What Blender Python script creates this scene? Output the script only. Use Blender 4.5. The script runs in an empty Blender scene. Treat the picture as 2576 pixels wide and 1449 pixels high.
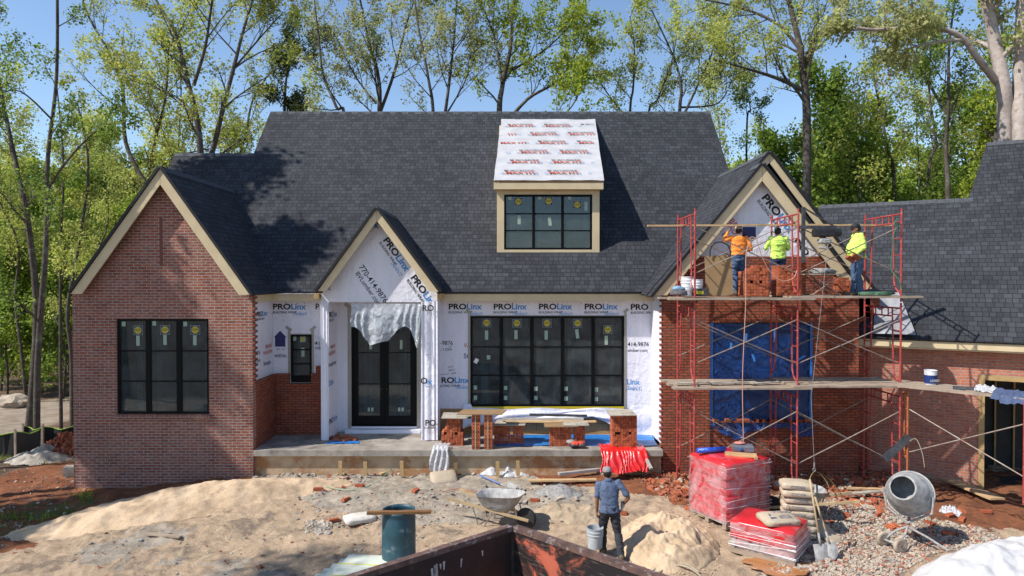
import bpy, bmesh, math, random
import numpy as np
from mathutils import Vector, Matrix, Euler

# ------------------------------------------------------------------ camera, world, sun
scene = bpy.context.scene
COL = scene.collection
R = math.radians
FPX, CX, CY, CAMZ, PITCH = 1717.0, 1288.0, 724.5, 5.0, R(-0.8)
cam_d = bpy.data.cameras.new("camera"); cam = bpy.data.objects.new("camera", cam_d); COL.objects.link(cam)
cam_d.sensor_width = 36; cam_d.lens = 36 * FPX / 2576; cam_d.clip_start = 0.1; cam_d.clip_end = 3000
cam.location = (0, 0, CAMZ); cam.rotation_euler = (R(90) + PITCH, 0, 0)
scene.camera = cam
SUN = Vector((1.35, 0.58, -1.58)).normalized()
sun_el = math.asin(-SUN.z)
w = bpy.data.worlds.new("World"); scene.world = w; w.use_nodes = True
nt = w.node_tree; bg = nt.nodes["Background"]
sky = nt.nodes.new("ShaderNodeTexSky"); sky.sky_type = 'NISHITA'; sky.sun_disc = False
sky.sun_elevation = sun_el; sky.sun_rotation = math.atan2(-SUN.x, -SUN.y)
sky.air_density = 1.0; sky.dust_density = 0.25; sky.ozone_density = 2.6; sky.altitude = 200
nt.links.new(sky.outputs[0], bg.inputs[0]); bg.inputs[1].default_value = 0.15
sl = bpy.data.lights.new("sun", 'SUN'); sl.energy = 5.0; sl.angle = R(0.55); sl.color = (1.0, 0.95, 0.88)
so = bpy.data.objects.new("sun", sl); COL.objects.link(so)
so.rotation_euler = SUN.to_track_quat('-Z', 'Y').to_euler(); so.location = (-30, -10, 40)
scene.view_settings.view_transform = 'Standard'; scene.view_settings.look = 'None'
scene.view_settings.gamma = 1; scene.view_settings.exposure = 0.30
scene.render.engine = 'CYCLES'
scene.cycles.max_bounces = 6; scene.cycles.diffuse_bounces = 3; scene.cycles.glossy_bounces = 3
scene.cycles.transmission_bounces = 4; scene.cycles.transparent_max_bounces = 12
scene.cycles.caustics_reflective = False; scene.cycles.caustics_refractive = False

# ------------------------------------------------------------------ pixel <-> world (photo measured at 2576 px width)
cp, sp_ = math.cos(PITCH), math.sin(PITCH)
def ray(px, py):
    a = (px - CX) / FPX; b = -(py - CY) / FPX
    return Vector((a, cp - b * sp_, sp_ + b * cp))
def P(px, py, Y):
    d = ray(px, py); k = Y / d.y
    return Vector((d.x * k, Y, CAMZ + d.z * k))
def onplane(px, py, p0, n):
    d = ray(px, py); o = Vector((0, 0, CAMZ)); k = (Vector(p0) - o).dot(n) / d.dot(n)
    return o + d * k
def proj(x, y, z):
    zz = z - CAMZ
    yc = y * cp + zz * sp_; vc = -y * sp_ + zz * cp
    yc = np.maximum(yc, 0.01)
    return CX + FPX * x / yc, CY - FPX * vc / yc

# ------------------------------------------------------------------ noise
_rs = np.random.RandomState(7)
_tab = _rs.rand(256, 256)
def vnoise(x, y):
    x = np.asarray(x, float); y = np.asarray(y, float)
    xi = np.floor(x).astype(int); yi = np.floor(y).astype(int)
    fx = x - xi; fy = y - yi; fx = fx * fx * (3 - 2 * fx); fy = fy * fy * (3 - 2 * fy)
    g = lambda i, j: _tab[i & 255, j & 255]
    return (g(xi, yi) * (1 - fx) + g(xi + 1, yi) * fx) * (1 - fy) + (g(xi, yi + 1) * (1 - fx) + g(xi + 1, yi + 1) * fx) * fy
def fbm(x, y, o=4):
    s = 0; a = 0.5; f = 1.0
    for i in range(o):
        s = s + a * (vnoise(x * f + 13.7 * i, y * f + 5.1 * i) - 0.5); a *= 0.5; f *= 2.07
    return s
def ss(a, b, x):
    t = np.clip((x - a) / (b - a), 0, 1); return t * t * (3 - 2 * t)

# ------------------------------------------------------------------ materials
def nnode(nt, t, **kw):
    n = nt.nodes.new(t)
    for k, v in kw.items(): setattr(n, k, v)
    return n
def newmat(name):
    m = bpy.data.materials.new(name); m.use_nodes = True
    return m, m.node_tree, m.node_tree.nodes["Principled BSDF"]
def ramp(nt, stops):
    r = nt.nodes.new("ShaderNodeValToRGB"); e = r.color_ramp.elements
    while len(e) < len(stops): e.new(0.5)
    for i, (p, c) in enumerate(stops):
        e[i].position = p; e[i].color = (*c, 1) if len(c) == 3 else c
    return r
def mixc(nt, fac, a, b, blend='MIX'):
    m = nt.nodes.new("ShaderNodeMix"); m.data_type = 'RGBA'; m.blend_type = blend
    for sock, v in ((m.inputs[0], fac), (m.inputs[6], a), (m.inputs[7], b)):
        if hasattr(v, 'is_output'): nt.links.new(v, sock)
        elif isinstance(v, (int, float)): sock.default_value = v
        else: sock.default_value = (*v, 1)
    return m.outputs[2]
def noise(nt, scale, detail=4, rough=0.6, coord='Object', vec=None, dist=0.0):
    n = nt.nodes.new("ShaderNodeTexNoise"); n.inputs['Scale'].default_value = scale
    n.inputs['Detail'].default_value = detail; n.inputs['Roughness'].default_value = rough; n.inputs['Distortion'].default_value = dist
    if vec is None:
        tc = nt.nodes.new("ShaderNodeTexCoord"); vec = tc.outputs[coord]
    nt.links.new(vec, n.inputs['Vector']); return n
def bump(nt, bsdf, h, strength=0.3, dist=0.02):
    b = nt.nodes.new("ShaderNodeBump"); b.inputs['Strength'].default_value = strength; b.inputs['Distance'].default_value = dist
    nt.links.new(h, b.inputs['Height']); nt.links.new(b.outputs[0], bsdf.inputs['Normal']); return b
def pbr(name, c1, c2=None, rough=0.7, scale=6, lo=0.35, hi=0.65, metal=0.0, bmp=0.0, c3=None, s3=2.0, t3=0.6, spec=0.5, coat=0.0, detail=5, fine=0.0):
    m, nt, b = newmat(name)
    if c2 is None: c2 = tuple(v * 0.75 for v in c1)
    n = noise(nt, scale, detail)
    r = ramp(nt, [(lo, c1), (hi, c2)]); nt.links.new(n.outputs[0], r.inputs[0]); out = r.outputs[0]
    if c3 is not None:
        n3 = noise(nt, s3, 6, 0.7); r3 = ramp(nt, [(t3 - 0.06, (0, 0, 0)), (t3 + 0.06, (1, 1, 1))]); nt.links.new(n3.outputs[0], r3.inputs[0])
        out = mixc(nt, r3.outputs[0], out, c3)
    if fine:
        n4 = noise(nt, 60, 2, 0.7); out = mixc(nt, fine, out, n4.outputs[0], 'OVERLAY')
    nt.links.new(out, b.inputs['Base Color'])
    b.inputs['Roughness'].default_value = rough; b.inputs['Metallic'].default_value = metal
    b.inputs['Specular IOR Level'].default_value = spec; b.inputs['Coat Weight'].default_value = coat
    if bmp:
        n2 = noise(nt, scale * 4, 5); bump(nt, b, n2.outputs[0], bmp, 0.02)
    return m
def brickmat(name, ca, cb, mortar, haze=0.0, hazecol=(0.45, 0.4, 0.38), w=0.203, h=0.0677, ms=0.008, dark=0.25):
    m, nt, b = newmat(name)
    uv = nt.nodes.new("ShaderNodeUVMap")
    def bt(c1, c2, mo, bias=0.0):
        t = nt.nodes.new("ShaderNodeTexBrick"); nt.links.new(uv.outputs[0], t.inputs['Vector'])
        t.inputs['Scale'].default_value = 1; t.inputs['Brick Width'].default_value = w; t.inputs['Row Height'].default_value = h
        t.inputs['Mortar Size'].default_value = ms; t.inputs['Mortar Smooth'].default_value = 0.3; t.inputs['Bias'].default_value = bias
        t.inputs['Color1'].default_value = (*c1, 1); t.inputs['Color2'].default_value = (*c2, 1); t.inputs['Mortar'].default_value = (*mo, 1)
        return t
    t = bt(ca, cb, mortar)
    n = noise(nt, 28, 4, 0.7); dk = ramp(nt, [(0.35, (1 - dark,) * 3), (0.62, (1.08,) * 3)]); nt.links.new(n.outputs[0], dk.inputs[0])
    out = mixc(nt, 1.0, t.outputs[0], dk.outputs[0], 'MULTIPLY')
    nb = noise(nt, 0.55, 3, 0.6); rb = ramp(nt, [(0.3, (0.82,) * 3), (0.7, (1.1,) * 3)]); nt.links.new(nb.outputs[0], rb.inputs[0])
    out = mixc(nt, 1.0, out, rb.outputs[0], 'MULTIPLY')
    if haze:
        n2 = noise(nt, 3.2, 6, 0.75, dist=0.6); r2 = ramp(nt, [(0.42, (0, 0, 0)), (0.75, (haze,) * 3)]); nt.links.new(n2.outputs[0], r2.inputs[0])
        n3 = noise(nt, 35, 3, 0.8); r3 = ramp(nt, [(0.4, (0.1,) * 3), (0.6, (1,) * 3)]); nt.links.new(n3.outputs[0], r3.inputs[0])
        f = mixc(nt, 1.0, r2.outputs[0], r3.outputs[0], 'MULTIPLY')
        out = mixc(nt, f, out, hazecol)
    nt.links.new(out, b.inputs['Base Color']); b.inputs['Roughness'].default_value = 0.9; b.inputs['Specular IOR Level'].default_value = 0.25
    inv = nt.nodes.new("ShaderNodeMath"); inv.operation = 'SUBTRACT'; inv.inputs[0].default_value = 1; nt.links.new(t.outputs['Fac'], inv.inputs[1])
    ad = nt.nodes.new("ShaderNodeMath"); ad.operation = 'MULTIPLY_ADD'; nt.links.new(n.outputs[0], ad.inputs[0]); ad.inputs[1].default_value = 0.35; nt.links.new(inv.outputs[0], ad.inputs[2])
    bump(nt, b, ad.outputs[0], 0.7, 0.012)
    return m
def shinglemat(name, base=1.0):
    m, nt, b = newmat(name)
    uv = nt.nodes.new("ShaderNodeUVMap")
    def bt(w, off, c1, c2, mo, ms):
        t = nt.nodes.new("ShaderNodeTexBrick"); nt.links.new(uv.outputs[0], t.inputs['Vector'])
        t.offset = off; t.squash = 0.72; t.squash_frequency = 3
        t.inputs['Scale'].default_value = 1; t.inputs['Brick Width'].default_value = w; t.inputs['Row Height'].default_value = 0.143
        t.inputs['Mortar Size'].default_value = ms; t.inputs['Mortar Smooth'].default_value = 0.4
        t.inputs['Color1'].default_value = (*c1, 1); t.inputs['Color2'].default_value = (*c2, 1); t.inputs['Mortar'].default_value = (*mo, 1)
        return t
    k = base
    t1 = bt(0.18, 0.43, (0.026 * k, 0.0275 * k, 0.033 * k), (0.045 * k, 0.048 * k, 0.056 * k), (0.010, 0.009, 0.012), 0.009)
    t2 = bt(0.29, 0.31, (0.84,) * 3, (1.14,) * 3, (0.9,) * 3, 0.001)
    out = mixc(nt, 1.0, t1.outputs[0], t2.outputs[0], 'MULTIPLY')
    n = noise(nt, 130, 2, 0.8); r = ramp(nt, [(0.3, (0.75,) * 3), (0.7, (1.3,) * 3)]); nt.links.new(n.outputs[0], r.inputs[0])
    out = mixc(nt, 1.0, out, r.outputs[0], 'MULTIPLY')
    nb = noise(nt, 0.4, 4, 0.6); rb = ramp(nt, [(0.35, (0.85,) * 3), (0.65, (1.12,) * 3)]); nt.links.new(nb.outputs[0], rb.inputs[0])
    out = mixc(nt, 1.0, out, rb.outputs[0], 'MULTIPLY')
    nt.links.new(out, b.inputs['Base Color']); b.inputs['Roughness'].default_value = 0.85; b.inputs['Specular IOR Level'].default_value = 0.3
    sep = nt.nodes.new("ShaderNodeSeparateXYZ"); nt.links.new(uv.outputs[0], sep.inputs[0])
    dv = nt.nodes.new("ShaderNodeMath"); dv.operation = 'DIVIDE'; nt.links.new(sep.outputs[1], dv.inputs[0]); dv.inputs[1].default_value = 0.143
    fr = nt.nodes.new("ShaderNodeMath"); fr.operation = 'FRACT'; nt.links.new(dv.outputs[0], fr.inputs[0])
    iv = nt.nodes.new("ShaderNodeMath"); iv.operation = 'MULTIPLY_ADD'; nt.links.new(fr.outputs[0], iv.inputs[0]); iv.inputs[1].default_value = -1.0
    sx = nt.nodes.new("ShaderNodeMath"); sx.operation = 'MULTIPLY'; nt.links.new(t2.outputs[0], sx.inputs[0]); sx.inputs[1].default_value = 0.9
    nt.links.new(sx.outputs[0], iv.inputs[2])
    bump(nt, b, iv.outputs[0], 0.9, 0.012)
    return m
def woodmat(name, c1, c2, rough=0.8, sc=(3, 3, 40), stain=None):
    m, nt, b = newmat(name)
    tc = nt.nodes.new("ShaderNodeTexCoord"); mp = nt.nodes.new("ShaderNodeMapping"); mp.inputs['Scale'].default_value = sc
    nt.links.new(tc.outputs['Object'], mp.inputs[0])
    n = noise(nt, 1.2, 6, 0.65, vec=mp.outputs[0], dist=0.4); r = ramp(nt, [(0.3, c1), (0.7, c2)]); nt.links.new(n.outputs[0], r.inputs[0]); out = r.outputs[0]
    n2 = noise(nt, 2.5, 6, 0.7); r2 = ramp(nt, [(0.5, (0, 0, 0)), (0.68, (0.75,) * 3)]); nt.links.new(n2.outputs[0], r2.inputs[0])
    out = mixc(nt, r2.outputs[0], out, stain or tuple(v * 0.55 for v in c1))
    nt.links.new(out, b.inputs['Base Color']); b.inputs['Roughness'].default_value = rough; b.inputs['Specular IOR Level'].default_value = 0.25
    bump(nt, b, n.outputs[0], 0.25, 0.01)
    return m
def wrapmat(name, col=(0.74, 0.73, 0.80)):
    m, nt, b = newmat(name)
    tc = nt.nodes.new("ShaderNodeTexCoord"); mp = nt.nodes.new("ShaderNodeMapping"); mp.inputs['Scale'].default_value = (3.0, 3.0, 0.5)
    nt.links.new(tc.outputs['Object'], mp.inputs[0])
    n = noise(nt, 1.4, 5, 0.55, vec=mp.outputs[0], dist=0.8)
    r = ramp(nt, [(0.3, tuple(v * 0.93 for v in col)), (0.6, col)]); nt.links.new(n.outputs[0], r.inputs[0])
    nt.links.new(r.outputs[0], b.inputs['Base Color']); b.inputs['Roughness'].default_value = 0.55; b.inputs['Specular IOR Level'].default_value = 0.35
    n2 = noise(nt, 4, 4, 0.6, dist=1.5)
    ad = nt.nodes.new("ShaderNodeMath"); ad.operation = 'ADD'; nt.links.new(n.outputs[0], ad.inputs[0]); nt.links.new(n2.outputs[0], ad.inputs[1])
    bump(nt, b, ad.outputs[0], 0.55, 0.05)
    return m
def plastic_film(name, col, alpha=0.5, rough=0.25, wr=9, bs=0.8):
    m, nt, b = newmat(name)
    b.inputs['Base Color'].default_value = (*col, 1); b.inputs['Roughness'].default_value = rough
    b.inputs['Specular IOR Level'].default_value = 0.9
    n = noise(nt, wr, 4, 0.6, dist=2.0); bump(nt, b, n.outputs[0], bs, 0.05)
    tr = nt.nodes.new("ShaderNodeBsdfTransparent"); mx = nt.nodes.new("ShaderNodeMixShader")
    r = ramp(nt, [(0.3, (max(alpha - 0.2, 0),) * 3), (0.7, (min(alpha + 0.2, 1),) * 3)]); nt.links.new(n.outputs[0], r.inputs[0])
    nt.links.new(r.outputs[0], mx.inputs[0]); nt.links.new(tr.outputs[0], mx.inputs[1]); nt.links.new(b.outputs[0], mx.inputs[2])
    nt.links.new(mx.outputs[0], nt.nodes["Material Output"].inputs['Surface'])
    tr.inputs[0].default_value = tuple(0.5 + 0.5 * c for c in col) + (1,)
    return m
def glassmat(name, tint=(0.55, 0.68, 0.7)):
    m, nt, b = newmat(name)
    nt.nodes.remove(b)
    tr = nt.nodes.new("ShaderNodeBsdfTransparent"); tr.inputs[0].default_value = (*tint, 1)
    gl = nt.nodes.new("ShaderNodeBsdfGlossy"); gl.inputs['Roughness'].default_value = 0.02; gl.inputs[0].default_value = (0.9, 0.95, 1, 1)
    df = nt.nodes.new("ShaderNodeBsdfDiffuse"); df.inputs[0].default_value = (0.30, 0.34, 0.35, 1)
    fr = nt.nodes.new("ShaderNodeFresnel"); fr.inputs[0].default_value = 1.6
    mx = nt.nodes.new("ShaderNodeMixShader"); nt.links.new(fr.outputs[0], mx.inputs[0]); nt.links.new(tr.outputs[0], mx.inputs[1]); nt.links.new(gl.outputs[0], mx.inputs[2])
    n = noise(nt, 2.2, 5, 0.7, dist=1.0); r = ramp(nt, [(0.35, (0.05,) * 3), (0.75, (0.20,) * 3)]); nt.links.new(n.outputs[0], r.inputs[0])
    m2 = nt.nodes.new("ShaderNodeMixShader"); nt.links.new(r.outputs[0], m2.inputs[0]); nt.links.new(mx.outputs[0], m2.inputs[1]); nt.links.new(df.outputs[0], m2.inputs[2])
    nt.links.new(m2.outputs[0], nt.nodes["Material Output"].inputs['Surface'])
    return m
def flat(name, col, rough=0.6, metal=0.0, spec=0.4):
    m, nt, b = newmat(name); b.inputs['Base Color'].default_value = (*col, 1)
    b.inputs['Roughness'].default_value = rough; b.inputs['Metallic'].default_value = metal; b.inputs['Specular IOR Level'].default_value = spec
    return m

# ------------------------------------------------------------------ mesh builder
class MB:
    def __init__(s): s.v = []; s.f = []; s.m = []
    def add(s, vs, fs, mi=0):
        o = len(s.v); s.v += [tuple(p) for p in vs]; s.f += [tuple(i + o for i in f) for f in fs]; s.m += [mi] * len(fs); return s
    def box(s, x0, x1, y0, y1, z0, z1, mi=0):
        if x0 > x1: x0, x1 = x1, x0
        if y0 > y1: y0, y1 = y1, y0
        if z0 > z1: z0, z1 = z1, z0
        return s.add([(x0, y0, z0), (x1, y0, z0), (x1, y1, z0), (x0, y1, z0), (x0, y0, z1), (x1, y0, z1), (x1, y1, z1), (x0, y1, z1)],
                     [(0, 3, 2, 1), (4, 5, 6, 7), (0, 1, 5, 4), (1, 2, 6, 5), (2, 3, 7, 6), (3, 0, 4, 7)], mi)
    def obox(s, c, size, M=None, mi=0):
        M = M or Matrix.Identity(3); h = [k / 2 for k in size]; c = Vector(c)
        vs = [c + M @ Vector((x * h[0], y * h[1], z * h[2])) for z in (-1, 1) for x, y in ((-1, -1), (1, -1), (1, 1), (-1, 1))]
        return s.add(vs, [(0, 3, 2, 1), (4, 5, 6, 7), (0, 1, 5, 4), (1, 2, 6, 5), (2, 3, 7, 6), (3, 0, 4, 7)], mi)
    def prism(s, poly, ext, mi=0):
        ext = Vector(ext); p = [Vector(q) for q in poly]; n = len(p)
        nor = Vector((0, 0, 0))
        for i in range(n): nor += p[i].cross(p[(i + 1) % n])
        if nor.dot(ext) > 0: p = p[::-1]
        vs = p + [q + ext for q in p]
        fs = [tuple(range(n)), tuple(range(2 * n - 1, n - 1, -1))] + [(i, i + n, (i + 1) % n + n, (i + 1) % n) for i in range(n)]
        return s.add(vs, fs, mi)
    def beam(s, a, b, wd, ht, up=(0, 0, 1), mi=0):
        a = Vector(a); b = Vector(b); d = (b - a); L = d.length; d.normalize(); side = d.cross(Vector(up))
        if side.length < 1e-3: side = d.cross(Vector((1, 0, 0)))
        side.normalize(); u = side.cross(d)
        return s.obox((a + b) / 2, (L, wd, ht), Matrix((d, side, u)).transposed(), mi)
    def tube(s, pts, rads, n=6, cap=True, mi=0, closed=False):
        pts = [Vector(p) for p in pts]; k = len(pts)
        if not hasattr(rads, '__len__'): rads = [rads] * k
        t0 = (pts[1] - pts[0]).normalized(); ref = Vector((0, 0, 1)) if abs(t0.z) < 0.9 else Vector((1, 0, 0))
        side = t0.cross(ref).normalized(); vs = []
        for i in range(k):
            if closed: t = (pts[(i + 1) % k] - pts[i - 1])
            else: t = pts[min(i + 1, k - 1)] - pts[max(i - 1, 0)]
            if t.length < 1e-9: t = t0.copy()
            t.normalize(); side = (side - t * side.dot(t))
            if side.length < 1e-6: side = t.orthogonal()
            side.normalize(); up = t.cross(side)
            for j in range(n):
                a = 2 * math.pi * j / n; vs.append(pts[i] + (side * math.cos(a) + up * math.sin(a)) * rads[i])
        fs = []
        for i in range(k if closed else k - 1):
            for j in range(n):
                a = i * n + j; b = i * n + (j + 1) % n; i2 = (i + 1) % k
                fs.append((a, b, i2 * n + (j + 1) % n, i2 * n + j))
        if cap and not closed: fs += [tuple(range(n - 1, -1, -1)), tuple(range((k - 1) * n, k * n))]
        return s.add(vs, fs, mi)
    def lathe(s, prof, n=24, M=None, loc=(0, 0, 0), mi=0, sx=1, sy=1):
        M = M or Matrix.Identity(3); loc = Vector(loc); vs = []; fs = []
        for r, z in prof:
            for j in range(n):
                a = 2 * math.pi * j / n; vs.append(loc + M @ Vector((r * math.cos(a) * sx, r * math.sin(a) * sy, z)))
        for i in range(len(prof) - 1):
            for j in range(n):
                fs.append((i * n + j, i * n + (j + 1) % n, (i + 1) * n + (j + 1) % n, (i + 1) * n + j))
        if prof[0][0] > 1e-4: fs.append(tuple(range(n - 1, -1, -1)))
        if prof[-1][0] > 1e-4: fs.append(tuple(range((len(prof) - 1) * n, len(prof) * n)))
        return s.add(vs, fs, mi)
    def sheet(s, grid, th=0.0, mi=0):
        nr = len(grid); nc = len(grid[0]); vs = [Vector(p) for r in grid for p in r]; fs = []
        for i in range(nr - 1):
            for j in range(nc - 1): fs.append((i * nc + j, i * nc + j + 1, (i + 1) * nc + j + 1, (i + 1) * nc + j))
        return s.add(vs, fs, mi)
    def build(s, name, mats, parent=None, smooth=False, loc=None, local=False):
        if not isinstance(mats, (list, tuple)): mats = [mats]
        off = Vector((0, 0, 0))
        if parent is not None and not local:
            p = parent
            while p is not None: off += p.location; p = p.parent
        if loc is not None and not local: off += Vector(loc)
        co = np.array(s.v, dtype=np.float64)
        me = bpy.data.meshes.new(name); me.from_pydata((co - np.array(off)).tolist() if len(co) else [], [], s.f)
        for mm in mats: me.materials.append(mm)
        if len(mats) > 1: me.polygons.foreach_set('material_index', s.m)
        if smooth: me.polygons.foreach_set('use_smooth', [True] * len(me.polygons))
        # uv in metres, laid along each face's own plane
        uvl = me.uv_layers.new(name="UVMap"); npoly = len(me.polygons)
        if npoly:
            me.update()
            nor = np.empty(npoly * 3); me.polygons.foreach_get('normal', nor); nor = nor.reshape(-1, 3)
            lt = np.empty(npoly, int); me.polygons.foreach_get('loop_total', lt)
            vi = np.empty(len(me.loops), int); me.loops.foreach_get('vertex_index', vi)
            n = np.repeat(nor, lt, axis=0); t = np.stack([-n[:, 1], n[:, 0], np.zeros(len(n))], 1); L = np.linalg.norm(t, axis=1)
            fl = (L < 0.35) | (np.abs(n[:, 2]) > 0.93); t[fl] = (1, 0, 0); t[~fl] /= L[~fl][:, None]
            b = np.cross(n, t); b[fl] = (0, 1, 0)
            p = co[vi]; uvs = np.stack([(p * t).sum(1), (p * b).sum(1)], 1)
            uvl.data.foreach_set('uv', uvs.astype(np.float32).ravel())
        o = bpy.data.objects.new(name, me); COL.objects.link(o)
        if parent is not None: o.parent = parent
        if loc is not None: o.location = loc
        return o
def empty(name, loc, label=None, cat=None, group=None, rz=0.0):
    o = bpy.data.objects.new(name, None); COL.objects.link(o); o.location = loc; o.rotation_euler = (0, 0, rz); o.empty_display_size = 0.3
    if label: tag(o, label, cat, group)
    return o
def tag(o, label=None, cat=None, group=None, kind=None):
    if label: o['label'] = label
    if cat: o['category'] = cat
    if group: o['group'] = group
    if kind: o['kind'] = kind
    return o
def thing(mb, name, mats, label, cat, group=None, smooth=False, loc=None, local=False):
    """one thing that is a single mesh; the origin goes to its base centre"""
    if loc is None:
        co = np.array(mb.v); loc = ((co[:, 0].min() + co[:, 0].max()) / 2, (co[:, 1].min() + co[:, 1].max()) / 2, co[:, 2].min())
    return tag(mb.build(name, mats, None, smooth, loc, local), label, cat, group)
def rbox(cx, cy, cz, sx, sy, sz, r=0.03, seg=2, M=None, bulge=0.0, seed=0):
    """rounded, slightly pillowy box as (verts, faces)"""
    bm = bmesh.new(); bmesh.ops.create_cube(bm, size=1)
    bmesh.ops.subdivide_edges(bm, edges=bm.edges[:], cuts=5, use_grid_fill=True)
    rnd = random.Random(seed)
    for v in bm.verts:
        q = v.co * 2; f = Vector((q.x * sx / 2, q.y * sy / 2, q.z * sz / 2))
        lim = Vector((sx / 2 - r, sy / 2 - r, sz / 2 - r))
        c = Vector((max(-lim.x, min(lim.x, f.x)), max(-lim.y, min(lim.y, f.y)), max(-lim.z, min(lim.z, f.z))))
        d = f - c
        if d.length > 1e-6: f = c + d.normalized() * r
        k = bulge * (1 - q.x * q.x) * (1 - q.y * q.y)
        f.z += k * (1 if q.z > 0 else -0.3) * abs(q.z)
        f += Vector((rnd.uniform(-1, 1), rnd.uniform(-1, 1), rnd.uniform(-1, 1))) * r * 0.12
        v.co = f
    M = M or Matrix.Identity(3)
    vs = [Vector((cx, cy, cz)) + M @ v.co for v in bm.verts]; fs = [tuple(v.index for v in f.verts) for f in bm.faces]; bm.free()
    return vs, fs
def rotz(a): return Matrix.Rotation(a, 3, 'Z')

_tc = {}
def textmesh(s, bold=0.0, shear=0.0):
    k = (s, bold, shear)
    if k not in _tc:
        c = bpy.data.curves.new("txt", 'FONT'); c.body = s; c.size = 1.0; c.offset = bold; c.shear = shear; c.resolution_u = 3
        o = bpy.data.objects.new("txt", c); COL.objects.link(o)
        dg = bpy.context.evaluated_depsgraph_get(); me = bpy.data.meshes.new_from_object(o.evaluated_get(dg))
        vs = [v.co.copy() for v in me.vertices]; fs = [tuple(p.vertices) for p in me.polygons]
        bpy.data.objects.remove(o); bpy.data.curves.remove(c); bpy.data.meshes.remove(me); _tc[k] = (vs, fs)
    return _tc[k]
def puttext(mb, s, org, u, v, size, bold=0.0, shear=0.0, mi=0, sx=1.0):
    vs, fs = textmesh(s, bold, shear); org = Vector(org); u = Vector(u).normalized(); v = Vector(v).normalized()
    mb.add([org + u * (q.x * size * sx) + v * (q.y * size) for q in vs], fs, mi)
    return max(q.x for q in vs) * size * sx if vs else 0
# ------------------------------------------------------------------ shared materials
M_brick_old = brickmat("brick_washed", (0.34, 0.105, 0.060), (0.21, 0.064, 0.042), (0.37, 0.31, 0.28), haze=0.65, hazecol=(0.45, 0.34, 0.29), ms=0.0100)
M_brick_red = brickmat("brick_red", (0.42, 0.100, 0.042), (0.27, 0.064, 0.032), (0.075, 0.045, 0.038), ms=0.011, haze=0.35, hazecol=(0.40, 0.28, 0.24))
M_brick_wing = brickmat("brick_wing", (0.55, 0.18, 0.095), (0.40, 0.12, 0.068), (0.36, 0.27, 0.23), ms=0.011, haze=0.45, hazecol=(0.50, 0.38, 0.34))
M_shingle = shinglemat("shingles")
M_edge = flat("drip_edge", (0.012, 0.012, 0.014), 0.5)
M_cream = pbr("cream_trim", (0.62, 0.50, 0.31), (0.55, 0.44, 0.27), rough=0.6, scale=3, c3=(0.45, 0.36, 0.24), s3=4, t3=0.72)
M_wrap = wrapmat("wrap"); M_wrap_g = wrapmat("wrap_gable", (0.76, 0.75, 0.81))
M_blackframe = flat("window_frame", (0.003, 0.003, 0.0035), 0.5, 0, 0.15)
M_cap = pbr("ridge_cap", (0.045, 0.047, 0.055), (0.075, 0.08, 0.09), rough=.85, scale=12)
M_glass = glassmat("glass")
M_inside = pbr("interior_dark", (0.045, 0.045, 0.045), (0.02, 0.022, 0.024), scale=2)
M_insul = pbr("interior_strip", (0.16, 0.22, 0.26), (0.08, 0.12, 0.15), scale=3)
M_felt = flat("felt", (0.012, 0.012, 0.014), 0.55)
M_osb = pbr("osb", (0.46, 0.28, 0.12), (0.30, 0.17, 0.07), scale=45, rough=0.8, lo=0.4, hi=0.6, c3=(0.22, 0.11, 0.05), s3=1.5, t3=0.62)
M_lumber = woodmat("lumber", (0.48, 0.33, 0.16), (0.36, 0.23, 0.10))
M_conc = pbr("concrete", (0.36, 0.32, 0.27), (0.25, 0.22, 0.19), scale=2.2, rough=0.9, bmp=0.4, c3=(0.20, 0.17, 0.14), s3=1.1, t3=0.55, fine=0.25)
M_concface = pbr("concrete_face", (0.52, 0.39, 0.25), (0.40, 0.28, 0.17), scale=3, rough=0.9, bmp=0.5, c3=(0.36, 0.17, 0.07), s3=1.6, t3=0.55)
M_black = flat("print_black", (0.012, 0.012, 0.014), 0.6); M_blue = flat("print_blue", (0.04, 0.24, 0.58), 0.6)
M_red = flat("print_red", (0.50, 0.07, 0.03), 0.6); M_navy = flat("print_navy", (0.03, 0.035, 0.12), 0.6); M_white = flat("print_white", (0.7, 0.7, 0.7), 0.6)
M_stick = flat("sticker_green", (0.30, 0.40, 0.31), 0.6); M_yel = flat("sticker_yellow", (0.45, 0.37, 0.03), 0.5)
M_foil = pbr("foil_tape", (0.42, 0.40, 0.36), (0.22, 0.20, 0.17), scale=60, rough=0.4, metal=0.3)
PRINTM = [M_black, M_blue, M_red, M_navy, M_white]

# ------------------------------------------------------------------ ground
def gh(x, y, fine=True):
    x = np.asarray(x, float); y = np.asarray(y, float)
    z = -0.25 + 0.25 * ss(9.0, 12.2, y) + 0.27 * ss(12.2, 15.2, y)
    z = z - 0.30 * ss(-5.5, -10.5, x) * ss(11, 16, y) - 0.18 * ss(8.0, 11.5, x) * ss(12, 15, y)
    z = z - 1.35 * ss(18, 31, y) * ss(-9.5, -12.5, x) - 0.8 * ss(27, 40, y) * (1 - ss(-9.5, -12.5, x))
    z = z + 3.2 * ss(36, 75, y)
    amp = 0.16 * (0.35 + 0.65 * ss(15.8, 15.0, y))
    z = z + amp * fbm(x * 0.9, y * 0.9, 3) * ss(60, 16, y)
    if fine:
        z = z + 0.085 * fbm(x * 4.3, y * 5, 5) + 0.04 * fbm(x * 15 + 40, y * 17, 3) - 0.05 * np.maximum(0, 0.12 - np.abs(fbm(x * 1.1 + 7, y * 2.2, 3))) / 0.12
    return z
def gpt(px, py):
    d = ray(px, py); k = 10 / d.y
    for _ in range(40):
        x, y = d.x * k, d.y * k; z = float(gh(x, y)); k2 = (z - CAMZ) / d.z; k = 0.5 * k + 0.5 * k2
    return Vector((d.x * k, d.y * k, float(gh(d.x * k, d.y * k))))
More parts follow.
